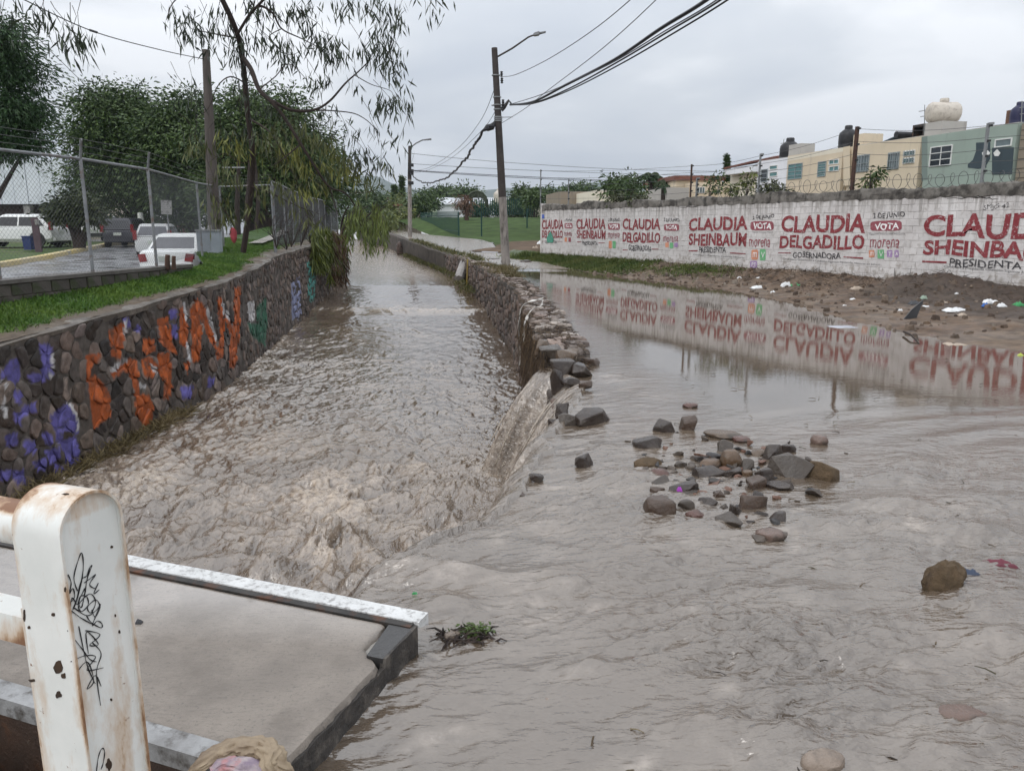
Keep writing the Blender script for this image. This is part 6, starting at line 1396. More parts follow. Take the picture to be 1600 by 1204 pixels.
for k in range(6): mb = MB(); BF.box(mb, q[0] + .1, q[1] + .9, q[3] - .3 - k * .38, q[3] - .12 - k * .38, -2.99, -2.9); part('louvre', mb, MAT['house_white'], t)
BF2 = Front((0, 72), (1, -.05)); q = BF2.rect(145, 300, 330, 350); t = thing('building', 'pale house far back between the dark trees', 'building', BF2.w(q[0] + 3, 1)); mb = MB(); BF2.box(mb, q[0], q[1], .3, q[3], -8, 0); part('walls', mb, MAT['house_white'], t)
window(BF2, t, BF2.rect(165, 330, 178, 342), MAT['glass_dark'], MAT['frame_white'], 2, 1); mb = MB(); BF2.box(mb, q[0] - .2, q[1] + .2, q[3] + .004, q[3] + .2, -8.2, .3); part('roof', mb, MAT['block_grey'], t)
# buildings of the middle distance
BF3 = Front((0, 150), (1, .10)); q = BF3.rect(676, 306, 792, 352); t = thing('warehouse', 'long white warehouse with pale sloping roof beyond the green field', 'warehouse', BF3.w(q[0] + 5, 1)); mb = MB(); BF3.box(mb, q[0], q[1], .5, q[3] - 1.6, -18, 0); part('walls', mb, MAT['house_white'], t)
mb = MB(); a, c2 = q[0] - .3, q[1] + .3; z0, z1 = q[3] - 1.65, q[3]; mb.loft([[BF3.w(u, z0, .5), BF3.w(u, z0 + .2, .5), BF3.w(u, z1, -9), BF3.w(u, z0 + .2, -18.5), BF3.w(u, z0, -18.5)] for u in (a, c2)]); part('roof', mb, M('pale_metal_roof', (.52, .54, .57), (.46, .48, .5), .5, .5), t)
for k in range(4): window(BF3, t, (q[0] + 2 + k * 3.2, q[0] + 3.6 + k * 3.2, 2.2, 3.4), MAT['glass_dark'], MAT['frame_white'], 1, 1, fw=.12)
def mid_house(label, x0, y0, x1, y1, Y, mat, roofm=None):
    F_ = Front((0, Y), (1, .05)); q = F_.rect(x0, y0, x1, y1); t = thing('house', label, 'house', F_.w((q[0] + q[1]) / 2, 1), 'houses beyond the canal bend'); mb = MB(); F_.box(mb, q[0], q[1], .3, q[3], -9, 0); part('walls', mb, mat, t)
    mb = MB(); F_.box(mb, q[0] - .25, q[1] + .25, q[3] + .004, q[3] + .3, -9.3, .3); part('roof', mb, roofm or MAT['block_grey'], t); ww = (q[1] - q[0]); zc_ = q[3] - 1.1
    if ww > 2.5: window(F_, t, (q[0] + ww * .25, q[0] + ww * .25 + min(1.3, ww * .3), zc_ - .6, zc_ + .5), MAT['glass_dark'], MAT['frame_white'], 2, 1, fw=.1)
mid_house('small pale green house left of the white warehouse', 664, 318, 680, 352, 140, plaster('pale_green_plaster', (.45, .52, .38), (.35, .4, .3)))
mid_house('white house among the far trees left of the distant pole', 556, 300, 573, 335, 170, MAT['house_white']); mid_house('pale bungalow with flat roof right of the tall pole', 786, 312, 818, 352, 120, MAT['cream_pale'], MAT['house_white']); mid_house('pale red roofed house behind the far trees', 590, 310, 622, 350, 150, MAT['cream_pale'], MAT['tile'])
mid_house('small tan shack behind the distant lamp pole', 618, 322, 652, 356, 118, MAT['brown_block'], MAT['tile']); mid_house('grey rendered wall end left of the painted wall', 828, 322, 846, 352, 118, MAT['cream_pale'], MAT['block_grey'])
bw = PY(780, 305, 140); tank((bw.x, 140, bw.z - 1.5), 1.0, 2.6, MAT['tank_cream'], 'pale water tank beyond the warehouse by the tall pole')

# green palisade fence of the field
pal = thing('palisade_fence', 'dark green metal palisade fence round the grassy field', 'fence', PY(716, 366, 75)); MAT['pal'] = M('green_fence_paint', (.012, .055, .048), (.010, .042, .038), 4, .5)
A0 = PY(717, 367.5, 75); A1 = PY(658, 361, 98)
n = 46
for i in range(n):
    t_ = i / (n - 1); b0 = A0.lerp(A1, t_); mb = MB(); mb.box(b0 + Vector((0, 0, 1.05)), (.055, .05, 2.2)); mb.box(b0 + Vector((0, 0, 2.2)), (.05, .05, .12)); part('pale', mb, MAT['pal'], pal)
for z in (.35, 1.85): mb = MB(); mb.tube([A0 + Vector((0, .05, z)), A1 + Vector((0, .05, z))], .04, 6); part('rail', mb, MAT['pal'], pal)
run = [PY(717, 367.5, 75), PY(752.5, 367.5, 73.5), PY(823.5, 359, 84), PY(850, 358, 88)]
for b0 in run: mb = MB(); mb.tube([b0 - Vector((0, 0, .2)), b0 + Vector((0, 0, 2.15))], .07, 8); part('post', mb, MAT['pal'], pal)
mb = MB()
for k in range(7): mb.tube([b0 + Vector((0, 0, .25 + .3 * k)) for b0 in run], .008, 3, cap=False)
part('wire_mesh', mb, MAT['pal'], pal, kind='stuff')
bk = [PY(735, 334, 112), PY(790, 333, 112), PY(838, 333, 112)]
bkf = thing('palisade_fence', 'green palisade fence along the far top of the field', 'fence', bk[0])
for a, c2 in zip(bk[:-1], bk[1:]):
    for i in range(16): b0 = a.lerp(c2, i / 16); mb = MB(); mb.box(b0 + Vector((0, 0, .9)), (.12, .05, 2.3)); part('pale', mb, MAT['pal'], bkf)

# ------------------------------------------------------------------ far hills
def ridge(name, Y, prof, mat, depth=900):
    xs = np.linspace(prof[0][0], prof[-1][0], 160); ys = np.interp(xs, [p[0] for p in prof], [p[1] for p in prof]); V_ = []; n = 16
    rz = np.array([PY(float(x), float(y), Y).z for x, y in zip(xs, ys)]); rx = np.array([PY(float(x), 345, Y).x for x in xs])
    rz = rz * (1 + .05 * fbm(rx / 160, Y, 1, 4)) + 8 * fbm(rx / 60, Y, 2, 3)
    t = np.linspace(0, 1, n); Zg = rz[:, None] * np.sin(t[None, :] * math.pi / 2) ** 1.2 - 3 * (1 - t[None, :]); Yg = Y - depth * (1 - t[None, :]) + 0 * rz[:, None]; Xg = rx[:, None] + 0 * t[None, :]
    Zg = Zg * (1 + .16 * fbm(Xg / 120, Yg / 120, 5, 4) * (1 - t[None, :]) * t[None, :] * 3)
    struct(name, npmesh(name, np.stack([Xg, Yg, Zg], -1).reshape(-1, 3), gridfaces(160, n), mat, smooth=True))
MAT['hill'] = M('hill_forest', (.035, .055, .028), (.055, .072, .035), .012, .95, .0, None, spec=.05)
ridge('hills', 3600, [(300, 330), (440, 312), (500, 297), (540, 284), (566, 277), (592, 275), (612, 284), (636, 293), (665, 301), (720, 312), (800, 330)], MAT['hill'])
ridge('hills', 3900, [(600, 318), (660, 301), (700, 297), (740, 300), (775, 296), (820, 294), (860, 293), (905, 289), (950, 284), (1000, 287), (1060, 292), (1130, 300), (1300, 318)], MAT['hill'])
# ------------------------------------------------------------------ trees and plants
MAT['bark_dark'] = M('dark_bark', (.050, .036, .030), (.028, .022, .02), 6, .9, .6, 20, stretch=(3, 3, .6)); MAT['bark_red'] = M('reddish_bark', (.12, .065, .045), (.055, .035, .028), 5, .9, .6, 20, stretch=(3, 3, .6)); MAT['white_trunk'] = M('limewashed_trunk', (.62, .63, .58), (.48, .49, .45), 5, .9)
def leaf_mesh(name, lobes, per, clump_r, llen, lwid, c_a, c_b, droop=.3, shellness=.5):
    """lobes: (centre Vector, (rx, ry, rz), clumps)"""
    B, D, C = [], [], []
    for c, r, ncl in lobes:
        d = rand_dirs(ncl); rad = rng.uniform(shellness, 1.0, ncl)[:, None] ** .6; cen = np.array(c) + d * rad * np.array(r)
        tone = np.clip(rng.normal(.5, .28, ncl), 0, 1)
        for k in range(ncl):
            n = max(4, int(per * rng.uniform(.5, 1.4))); off = rng.normal(size=(n, 3)) * clump_r * rng.uniform(.7, 1.3) * np.array([1, 1, .62]); b = cen[k] + off
            dd = off / clump_r + rand_dirs(n) * .9; dd[:, 2] -= droop; dd /= np.linalg.norm(dd, axis=1)[:, None] + 1e-9
            B.append(b); D.append(dd); t = np.clip(tone[k] + rng.normal(0, .15, n), 0, 1); C.append(mixcol(t, c_a, c_b))
    B, D, C = np.concatenate(B), np.concatenate(D), np.concatenate(C)
    v, f = leaf_arrays(B, D, llen * rng.uniform(.6, 1.3, len(B)), lwid * rng.uniform(.7, 1.2, len(B)), .15)
    return npmesh(name, v, f, MAT['leaf'], np.repeat(C, 4, 0))
DG = ((.020, .048, .013), (.095, .145, .038)); MG = ((.022, .050, .012), (.075, .120, .030)); YG = ((.05, .075, .018), (.15, .17, .035)); OG = ((.035, .045, .02), (.10, .11, .045))
def limbs(base, tops, r0, r1=.03, bend=.2):
    mb = MB()
    for tp in tops:
        tp = Vector(tp); b = Vector(base); m = b.lerp(tp, .45) + Vector((random.uniform(-bend, bend), random.uniform(-bend, bend), (tp.z - b.z) * .12)); pts = []
        for k in range(9): t = k / 8; pts.append((1 - t) ** 2 * b + 2 * t * (1 - t) * m + t * t * tp)
        mb.tube(pts, [r0 + (r1 - r0) * (k / 8) ** .7 for k in range(9)], 8)
    return mb
def tree(name, label, cat, base, tops, r0, lobes, per, clump_r, llen, lwid, pal, group=None, bark=None, droop=.3, shell=.5):
    t = thing(name, label, cat, base, group); part('trunk', limbs(base, tops, r0), bark or MAT['bark_dark'], t, smooth=50)
    part('crown', leaf_mesh('crown', lobes, per, clump_r, llen, lwid, pal[0], pal[1], droop, shell), None, t); return t
def lob(px, py, rpx, Y, n, sq=(1, 1, .8), rpy=None): r = rpx * Y / FPX; return (PY(px, py, Y), (r * sq[0], r * sq[1], (rpy * Y / FPX if rpy else r * sq[2])), n)
G1 = 'dark trees along the parking lot'
def zb(px, Y, z=None): p = PY(px, 380, Y); return (p.x, Y, float(ZLOT(Y)) if z is None else z)
def tops(lobes): return [l[0] - Vector((0, 0, l[1][2] * .2)) for l in lobes]
l = [lob(188, 205, 62, 52, 150), lob(150, 225, 42, 51, 70), lob(215, 255, 60, 52, 130), lob(165, 285, 50, 51, 90), lob(200, 165, 34, 52, 50), lob(148, 158, 22, 51, 22), lob(235, 310, 50, 52, 70)]
tree('broadleaf_tree', 'big dark spreading tree behind the grey station wagon', 'tree', zb(232, 52), tops(l), .32, l, 66, .62, .30, .11, DG, G1)
l = [lob(285, 225, 55, 50, 120), lob(300, 180, 35, 50, 50), lob(265, 280, 55, 50, 100), lob(320, 270, 50, 50, 100), lob(300, 320, 45, 50, 60), lob(255, 200, 34, 50, 40)]
tree('broadleaf_tree', 'big dark tree behind the old wooden pole', 'tree', zb(300, 50), tops(l), .30, l, 66, .60, .30, .11, DG, G1)
l = [lob(420, 215, 60, 44, 130), lob(380, 180, 40, 44, 60), lob(465, 240, 48, 45, 90), lob(400, 275, 60, 44, 120), lob(465, 290, 45, 45, 70), lob(440, 170, 30, 44, 36), lob(345, 230, 40, 44, 50), lob(360, 300, 50, 44, 70)]
tree('broadleaf_tree', 'dense dark tree right of the wooden pole behind the drooping branches', 'tree', zb(405, 44, .9), tops(l), .30, l, 62, .55, .28, .10, DG, G1)
l = [lob(500, 260, 32, 62, 50), lob(515, 300, 30, 62, 44), lob(485, 320, 30, 62, 40)]
tree('broadleaf_tree', 'dark bushy tree beyond the end of the long fence', 'tree', zb(500, 62, 1.2), tops(l), .22, l, 40, .7, .45, .16, MG, G1)
l = [lob(18, 110, 46, 27, 90), lob(34, 175, 36, 27, 80), lob(0, 222, 38, 27, 70), lob(-30, 80, 60, 27, 90), lob(-30, 180, 60, 27, 90), lob(44, 222, 20, 27, 26), lob(5, 55, 30, 26, 40)]
tree('feathery_tree', 'tall feathery dark tree at the left frame edge', 'tree', zb(-70, 27), tops(l), .24, l, 60, .30, .17, .05, ((.014, .042, .014), (.055, .108, .034)), None, droop=.6, shell=.2)
l = [lob(118, 322, 24, 40, 60, sq=(1, 1, .62)), lob(98, 332, 16, 40, 30), lob(138, 336, 14, 40, 20)]
tree('small_tree', 'small dark round tree on the lawn before the cream building', 'tree', zb(123, 40, .62), tops(l) + [PY(120, 350, 40)], .30, l, 46, .30, .26, .09, ((.020, .035, .012), (.06, .075, .02)), None)
l = [lob(89, 361, 19, 43, 70, sq=(1, .5, .8))]; t = thing('hedge', 'clipped yellow green hedge behind the white utility car', 'hedge', zb(89, 43)); part('foliage', leaf_mesh('foliage', l, 50, .25, .2, .08, (.03, .05, .012), (.11, .12, .02), .1, .3), None, t)
p0, p1 = PY(220, 372, 48), PY(219, 332, 48); mb = MB(); mb.tube([p0 - Vector((0, 0, .3)), p0.lerp(p1, .5) + Vector((.05, 0, 0)), p1], [.22, .2, .15], 10); solo('painted_trunk', mb, MAT['white_trunk'], 'pale limewashed trunk standing between the parked cars', 'tree trunk')
# thin dark trunks under the big trees
for i, (px, Y) in enumerate([(372, 33), (385, 36), (398, 40), (440, 46)]):
    b = Vector(zb(px, Y, .95)); tp = PY(px + random.uniform(-6, 6), 250, Y); mb = MB(); mb.tube([b - Vector((0, 0, .3)), b.lerp(tp, .5) + Vector((random.uniform(-.2, .2), 0, 0)), tp], [.13, .11, .07], 8); solo('bare_tree', mb, MAT['bark_dark'], ['thin dark trunk nearest the fence corner', 'second thin dark trunk from the fence corner', 'third thin dark trunk in the shade', 'thin dark trunk behind the long fence posts'][i], 'tree trunk', 'thin trunks in the shade')
# far trees past the canal bend
G2 = 'far trees past the canal bend'
for px, py, rx, ry, Y, pal, lab in [(575, 312, 17, 20, 130, MG, 'round green far tree left of the mountain gap'), (598, 318, 16, 16, 135, MG, 'low green far tree beside the white far house'), (628, 322, 13, 18, 120, YG, 'pale green far bush left of the distant lamp pole'), (620, 340, 22, 12, 100, YG, 'pale low bushes at the canal bend'),
                               (652, 318, 15, 16, 108, DG, 'dark far tree directly behind the distant lamp pole'), (670, 310, 13, 14, 112, DG, 'dark spreading far tree right of the distant pole'), (590, 345, 24, 10, 90, YG, 'yellowish shrubs over the left bank at the bend'), (562, 335, 22, 22, 95, MG, 'green tree hanging over the bank before the bend'),
                               (727, 300, 14, 7, 160, MG, 'green tree crown above the warehouse roof'), (815, 303, 9, 11, 118, DG, 'dark round tree right of the tall pole'), (815, 318, 7, 12, 117, DG, 'dark column bush below the round tree'), (742, 326, 9, 9, 115, DG, 'dark round bush before the warehouse'), (836, 310, 10, 9, 110, DG, 'dark tree just left of the painted wall'), (690, 300, 10, 5, 180, DG, 'thin line of trees left of the warehouse'), (857, 302, 12, 8, 140, DG, 'dark tree top above the far end of the painted wall'), (905, 296, 20, 5, 150, DG, 'low dark tree line above the painted wall')]:
    l = [lob(px, py, rx, Y, 26, rpy=ry), lob(px - rx * .5, py + ry * .3, rx * .6, Y, 12, rpy=ry * .6), lob(px + rx * .55, py + ry * .2, rx * .55, Y, 12, rpy=ry * .6)]
    b = PY(px, 352, Y); base = (b.x, Y, 1.0 if Y < 100 else 1.2); s_ = Y / 110; tree('leafy_tree', lab, 'tree', base, tops(l), .16 * s_, l, 26, .55 * s_, .55 * s_, .2 * s_, pal, G2)
q = [PY(760, 333, 113), PY(838, 333, 113)]; t = thing('hedge', 'long dark hedge along the far edge of the field', 'hedge', q[0]); l = [(q[0].lerp(q[1], k / 9) - Vector((0, -1, -.3)), (1.0, .8, 1.2), 12) for k in range(10)]; part('foliage', leaf_mesh('foliage', l, 24, .4, .45, .16, *DG, .1, .2), None, t)
def cypress(px, y0, y1, rpx, Y, lab):
    b, tp = PY(px, y1, Y), PY(px, y0, Y); r = rpx * Y / FPX; n = 14; l = [(b.lerp(tp, (k + .3) / n), (r * .6 * (1 - (k / n) ** 1.4) + .01, r * .6 * (1 - (k / n) ** 1.4) + .01, (tp.z - b.z) / n), 9) for k in range(n)]
    t = thing('cypress', lab, 'tree', (b.x, b.y, 1.0)); mb = MB(); mb.tube([(b.x, b.y, .5), b.lerp(tp, .6)], [.2, .05], 6); part('trunk', mb, MAT['bark_dark'], t); part('crown', leaf_mesh('crown', l, 26, .05 * Y / 60, .22 * Y / 60, .08 * Y / 60, *DG, -1.4, .4), None, t)
cypress(1136, 243, 300, 4, 66, 'dark narrow cypress beside the red tile roof'); cypress(628, 277, 335, 4, 140, 'thin dark cypress left of the distant lamp pole'); cypress(616, 291, 335, 4, 138, 'shorter thin cypress further left of the distant pole')
def palm(label, px, py, yb, Y, fr, nf, dead=False, name='palm_tree'):
    c = PY(px, py, Y); b = PY(px, yb, Y); t = thing(name, label, 'palm', (c.x, c.y, 1.0), 'palms'); mb = MB(); mb.tube([(c.x + .1, c.y, .5), (b.x, b.y, b.z), c], [.26, .2, .17], 9); part('trunk', mb, MAT['bark_dark'] if not dead else MAT['bark_red'], t)
    L_ = fr * Y / FPX; V, Fc, Cc = [], [], []
    for k in range(nf):
        a = 2 * math.pi * k / nf + random.uniform(-.3, .3); el = random.uniform(-.5, 1.1) if not dead else random.uniform(-.9, .2); d = Vector((math.cos(a) * math.cos(el), math.sin(a) * math.cos(el), math.sin(el))); pts = [c + d * L_ * s - Vector((0, 0, L_ * .55 * s * s)) for s in np.linspace(0, 1, 12)]
        mb = MB(); mb.tube(pts, [.035 * (1 - s / 13) for s in range(12)], 4)
        B, D = [], []
        for i in range(1, 12):
            tg = (pts[i] - pts[i - 1]).normalized(); sd = tg.cross(Vector((0, 0, 1))).normalized()
            for s in (-1, 1):
                for _ in range(2): B.append(pts[i].lerp(pts[i - 1], random.random())); D.append((sd * s + tg * .7 - Vector((0, 0, .5))).normalized())
        v, f = leaf_arrays(np.array(B), np.array(D), L_ * .34, .10 * Y / 60, .3); mb.add([tuple(x) for x in v], [tuple(x) for x in f]); V.append(mb)
    for mb in V:
        cc = (.12, .085, .05) if dead else random.choice([(.022, .045, .018), (.035, .065, .025), (.05, .075, .03)]); mb.c = [cc] * len(mb.v); part('frond', mb, MAT['leaf'], t)
    return t
palm('slender palm standing above the painted wall', 1016, 276, 300, 66, 22, 13); palm('bushy palm right of the slender palm', 1042, 281, 300, 64, 18, 13); palm('low palm between the two taller palms', 1037, 292, 305, 58, 12, 10)
l = [lob(975, 290, 14, 47, 30), lob(958, 289, 12, 47, 22), lob(985, 300, 12, 46, 20), lob(968, 300, 14, 46, 20)]; tree('leafy_shrub', 'round green bush rising behind the second painted slogan', 'shrub', (l[0][0].x, 47, .4), tops(l), .08, l, 30, .28, .26, .11, MG)
# dead palm and its drooping frond
c = PY(729, 305, 96); t = thing('dead_palm', 'dead brown palm with one arching frond before the warehouse', 'palm', (c.x, c.y, 1)); mb = MB(); mb.tube([PY(729, 345, 96), PY(729, 320, 96), c], [.25, .3, .38], 9); part('trunk', mb, MAT['bark_red'], t)
l = [(c - Vector((0, 0, 1.2)), (.5, .5, 1.3), 14), (PY(717, 316, 96), (.8, .5, .5), 8)]; part('dead_fronds', leaf_mesh('dead_fronds', l, 22, .3, .6, .12, (.10, .05, .035), (.22, .14, .09), .9, .2), None, t)
k = [PY(*p, 96) for p in [(731, 306), (738, 300), (746, 298.5), (754, 301), (760, 308), (761.5, 316)]]; mb = MB(); mb.tube(k, [.10, .12, .14, .13, .1, .04], 6); B, D = [], []
for a, b2 in zip(k[:-1], k[1:]):
    for _ in range(60): B.append(a.lerp(b2, random.random())); D.append(Vector((random.uniform(-.3, .3), random.uniform(-.4, .4), -1)).normalized())
v, f = leaf_arrays(np.array(B), np.array(D), .8, .12); mb.add([tuple(x) for x in v], [tuple(x) for x in f]); mb.c = [(.06, .075, .045)] * len(mb.v); part('frond', mb, MAT['leaf'], t)
# plants growing on and behind the painted wall
wallplants = [(1115, 287, 13, 18, 'tall leafy weed right of the brown post on the wall', MG), (1147, 297, 10, 12, 'pale green weed on the wall before the red roofed house', YG), (1173, 285, 9, 18, 'spindly yellowing weed before the white house', YG), (1204, 292, 11, 12, 'thin weed before the small windows of the white house', OG), (1219, 298, 11, 7, 'dry grass tuft on the wall under the teal window', OG), (1369, 270, 5, 9, 'small dark shrub growing on the wall before the cream house', MG), (1361, 283, 5, 6, 'small bright weed below the dark shrub on the wall', YG),
              (990, 288, 12, 18, 'large leaved tree rising behind the second painted slogan', MG), (965, 310, 16, 9, 'scrubby creeper hanging over the wall top', OG), (1000, 312, 16, 7, 'low creeper on the wall top below the palms', OG), (1190, 303, 10, 4, 'dry brown grass along the wall top', OG)]
for px, py, rx, ry, lab, pal in wallplants:
    u, z = WF.px(px, py, -.35); c = WF.w(u, z, -.35); dist = c.y / FPX; l = [(c, (rx * dist, .25, ry * dist), int(rx * 1.4))]; u0_ = WF.w(u, 2.75, -.15)
    t = thing('wall_weed', lab, 'weed', u0_, 'weeds along the painted wall'); part('stem', limbs(u0_, [c + Vector((random.uniform(-.2, .2), 0, ry * dist * random.uniform(-.2, .9))) for _ in range(4)], .018, .006, .05), MAT['bark_dark'], t); part('foliage', leaf_mesh('foliage', l, 13, .10, .16, .065, *pal, .35, .1), None, t)

# the drooping eucalyptus-like tree on the left bank
EU = thing('willow_leaved_tree', 'tall leaning tree with long hanging leaves over the left canal bank', 'tree', PY(380, 394, 20.5))
def br(pts, r0, r1, n=6):
    k = [PY(*p) for p in pts]; out = []
    for i in range(len(k) - 1):
        p0, p1, p2, p3 = k[max(i - 1, 0)], k[i], k[i + 1], k[min(i + 2, len(k) - 1)]
        for j in range(n): t = j / n; out.append(.5 * ((2 * p1) + (p2 - p0) * t + (2 * p0 - 5 * p1 + 4 * p2 - p3) * t * t + (3 * p1 - p0 - 3 * p2 + p3) * t ** 3))
    out.append(k[-1]); return out, [r0 + (r1 - r0) * i / (len(out) - 1) for i in range(len(out))]
branches = [
 ([(380, 394, 20.5), (387, 345, 20.4), (393, 290, 20.2), (395, 240, 20), (388, 185, 19.8), (383, 130, 19.5), (378, 85, 19.2), (368, 45, 18.8), (345, -5, 18.4), (315, -60, 18)], .075, .055, 1),
 ([(379, 90, 19.2), (392, 108, 18.8), (405, 140, 18.5), (425, 160, 18.4), (445, 185, 18.5), (470, 225, 18.6), (495, 265, 18.8), (515, 292, 19), (540, 302, 19.2), (555, 322, 19.4)], .06, .014, 2),
 ([(425, 158, 18.4), (455, 172, 18.6), (490, 172, 18.8), (515, 158, 19), (540, 130, 19.2), (560, 112, 19.4), (580, 92, 19.6)], .045, .012, 2),
 ([(490, 172, 18.8), (530, 174, 19), (560, 180, 19.2), (585, 200, 19.4), (592, 225, 19.5)], .018, .005, 3),
 ([(555, 118, 19.3), (580, 132, 19.4), (610, 142, 19.6), (615, 155, 19.6)], .012, .004, 3),
 ([(370, 55, 18.8), (400, 12, 18.2), (425, 20, 18.2), (440, 45, 18.4), (470, 60, 18.6), (500, 75, 18.8)], .035, .008, 2),
 ([(400, 12, 18.2), (440, -20, 17.8), (520, -25, 17.6), (600, -15, 17.6), (640, -30, 17.6)], .03, .01, 3),
 ([(372, 60, 19), (345, 55, 18.8), (320, 50, 18.6), (298, 45, 18.5)], .02, .006, 3), ([(345, -5, 18.4), (300, -15, 18), (270, 5, 17.9), (262, 30, 17.9)], .025, .006, 3),
 ([(383, 130, 19.5), (360, 120, 19.4), (340, 135, 19.3), (325, 170, 19.3), (300, 190, 19.3)], .02, .005, 3), ([(388, 185, 19.8), (420, 205, 19.6), (440, 235, 19.6), (460, 275, 19.7)], .03, .008, 2),
 ([(402, 240, 20), (380, 255, 20), (350, 240, 20), (325, 255, 20)], .025, .006, 3), ([(470, 225, 18.6), (440, 250, 18.6), (420, 262, 18.7)], .02, .005, 3), ([(515, 292, 19), (530, 340, 19.2), (545, 360, 19.3)], .014, .004, 3),
 ([(405, 140, 18.5), (430, 120, 18.4), (450, 100, 18.3), (475, 120, 18.3), (490, 145, 18.4)], .014, .004, 3), ([(440, 45, 18.4), (420, 60, 18.3), (450, 85, 18.3), (470, 80, 18.4)], .012, .004, 3), ([(388, 290, 20.2), (420, 300, 20), (460, 320, 20), (500, 335, 20.2)], .03, .006, 3), ([(362, 345, 20.4), (345, 320, 20.3), (330, 300, 20.2)], .025, .006, 3),
 ([(460, 275, 19.7), (480, 330, 19.9), (470, 365, 20)], .01, .003, 3), ([(392, 108, 18.8), (380, 150, 18.7), (372, 180, 18.7)], .01, .003, 3), ([(545, 302, 19.2), (575, 300, 19.4), (600, 290, 19.5)], .010, .003, 3)]
B, D, Cc = [], [], []
def sprays(c, n, L0, spread, pal, down=1.2, side=.45):
    for _ in range(n):
        b = c + Vector((random.gauss(0, spread), random.gauss(0, spread), random.gauss(0, spread * .8))); d = Vector((random.gauss(0, side), random.gauss(0, side), -down + random.gauss(0, .35))).normalized(); B.append(tuple(b)); D.append(tuple(d)); Cc.append(tuple(np.array(pal[0]) + (np.array(pal[1]) - np.array(pal[0])) * random.random()))
EUD = ((.012, .020, .012), (.035, .050, .022)); EUG = ((.045, .058, .018), (.115, .125, .035)); EUY = ((.10, .12, .02), (.22, .22, .05))
for i, (pts, r0, r1, leafy) in enumerate(branches):
    o, rr_ = br(pts, r0, r1); mb = MB(); mb.tube(o, rr_, 9 if r0 > .05 else 6); part('trunk' if i == 0 else 'branch', mb, MAT['bark_dark'], EU, smooth=50)
mb = MB(); Lw = MB()
def hang(px, py, Y, n, pal, L0=.34, spread=.16, tw=True):
    n = int(n * 2.1)
    c = PY(px, py, Y)
    if tw:
        a = c + Vector((random.uniform(-.5, .3), random.uniform(-.2, .2), random.uniform(.3, .8))); mb.tube([a, a.lerp(c, .5) + Vector((random.uniform(-.1, .1), 0, .08)), c, c - Vector((random.uniform(-.05, .05), 0, .22))], [.006, .005, .004, .002], 4, cap=False)
    sprays(c, n, L0, spread, pal)
for px, py, n in [(300, 30, 16), (285, 45, 18), (275, 20, 14), (310, 55, 16), (325, 70, 12), (330, 40, 12), (340, 15, 12), (355, 30, 14), (365, 75, 16), (372, 95, 16), (378, 60, 14), (400, 55, 14), (410, 25, 14), (395, 5, 16), (415, 70, 12), (440, 60, 14), (450, 78, 12), (460, 15, 16), (470, 25, 18), (485, 5, 16), (480, 40, 12), (500, 70, 18), (512, 62, 16), (527, 75, 24), (520, 82, 18), (495, 60, 12), (430, 10, 14), (455, 88, 10), (440, 90, 12), (535, 8, 14), (545, 0, 12), (580, 5, 16), (590, 12, 14), (618, 18, 14), (622, 28, 12), (665, 5, 7), (672, 10, 6),
                   (575, 80, 20), (590, 70, 22), (600, 55, 20), (608, 78, 20), (612, 95, 20), (618, 105, 12), (603, 40, 12), (620, 120, 8), (500, 125, 12), (490, 130, 10), (550, 132, 6), (600, 155, 14), (615, 160, 18), (628, 165, 16), (592, 165, 10), (585, 200, 7), (592, 203, 6), (623, 222, 10), (505, 175, 8), (512, 180, 8), (300, 120, 4), (295, 145, 5), (300, 150, 6), (380, 140, 10), (400, 160, 8), (420, 170, 8), (395, 200, 8), (345, 205, 8), (305, 205, 8), (545, 205, 8), (560, 235, 12), (575, 238, 12), (585, 255, 10), (595, 250, 9), (55, 8, 8), (62, 22, 8), (70, 30, 6), (110, 58, 14), (118, 66, 14), (125, 62, 8), (108, 40, 8), (3, 20, 8)]:
    hang(px, py, 18.6 + random.uniform(-.6, .8) if px > 200 else 14, n, EUD)
for px, py, n, pal in [(300, 235, 10, EUG), (305, 215, 9, EUG), (360, 220, 18, EUY), (375, 235, 18, EUY), (385, 215, 14, EUG), (410, 215, 20, EUG), (430, 205, 18, EUG), (425, 235, 18, EUG), (450, 235, 24, EUY), (440, 250, 18, EUG), (465, 245, 20, EUY), (475, 255, 18, EUY), (470, 285, 18, EUG), (480, 295, 16, EUY), (490, 215, 14, EUG), (500, 225, 16, EUG), (515, 235, 16, EUY), (530, 260, 18, EUY), (545, 265, 20, EUY), (555, 250, 14, EUG), (535, 240, 12, EUG), (560, 275, 16, EUG), (510, 270, 14, EUG), (500, 290, 16, EUG), (450, 300, 16, EUG), (430, 285, 16, EUG), (410, 300, 14, EUG), (350, 262, 14, EUG), (365, 280, 14, EUG), (335, 280, 10, EUG), (345, 315, 18, EUG), (340, 340, 16, EUG), (355, 335, 12, EUG), (395, 330, 10, EUG), (520, 215, 12, EUG), (460, 195, 12, EUG), (475, 205, 12, EUG), (445, 180, 10, EUG), (580, 275, 10, EUG), (598, 262, 8, EUG), (470, 320, 14, EUG), (485, 340, 14, EUG), (325, 230, 8, EUG)]:
    hang(px, py, 19.4 + random.uniform(-.6, .8), n, pal)
part('twigs', mb, MAT['bark_dark'], EU, kind='stuff')
v, f = leaf_arrays(np.array(B), np.array(D), .27 * rng.uniform(.7, 1.35, len(B)), .040 * rng.uniform(.7, 1.2, len(B)), .0); part('leaves', npmesh('leaves', v, f, MAT['leaf'], np.repeat(np.array(Cc), 4, 0)), None, EU, kind='stuff')
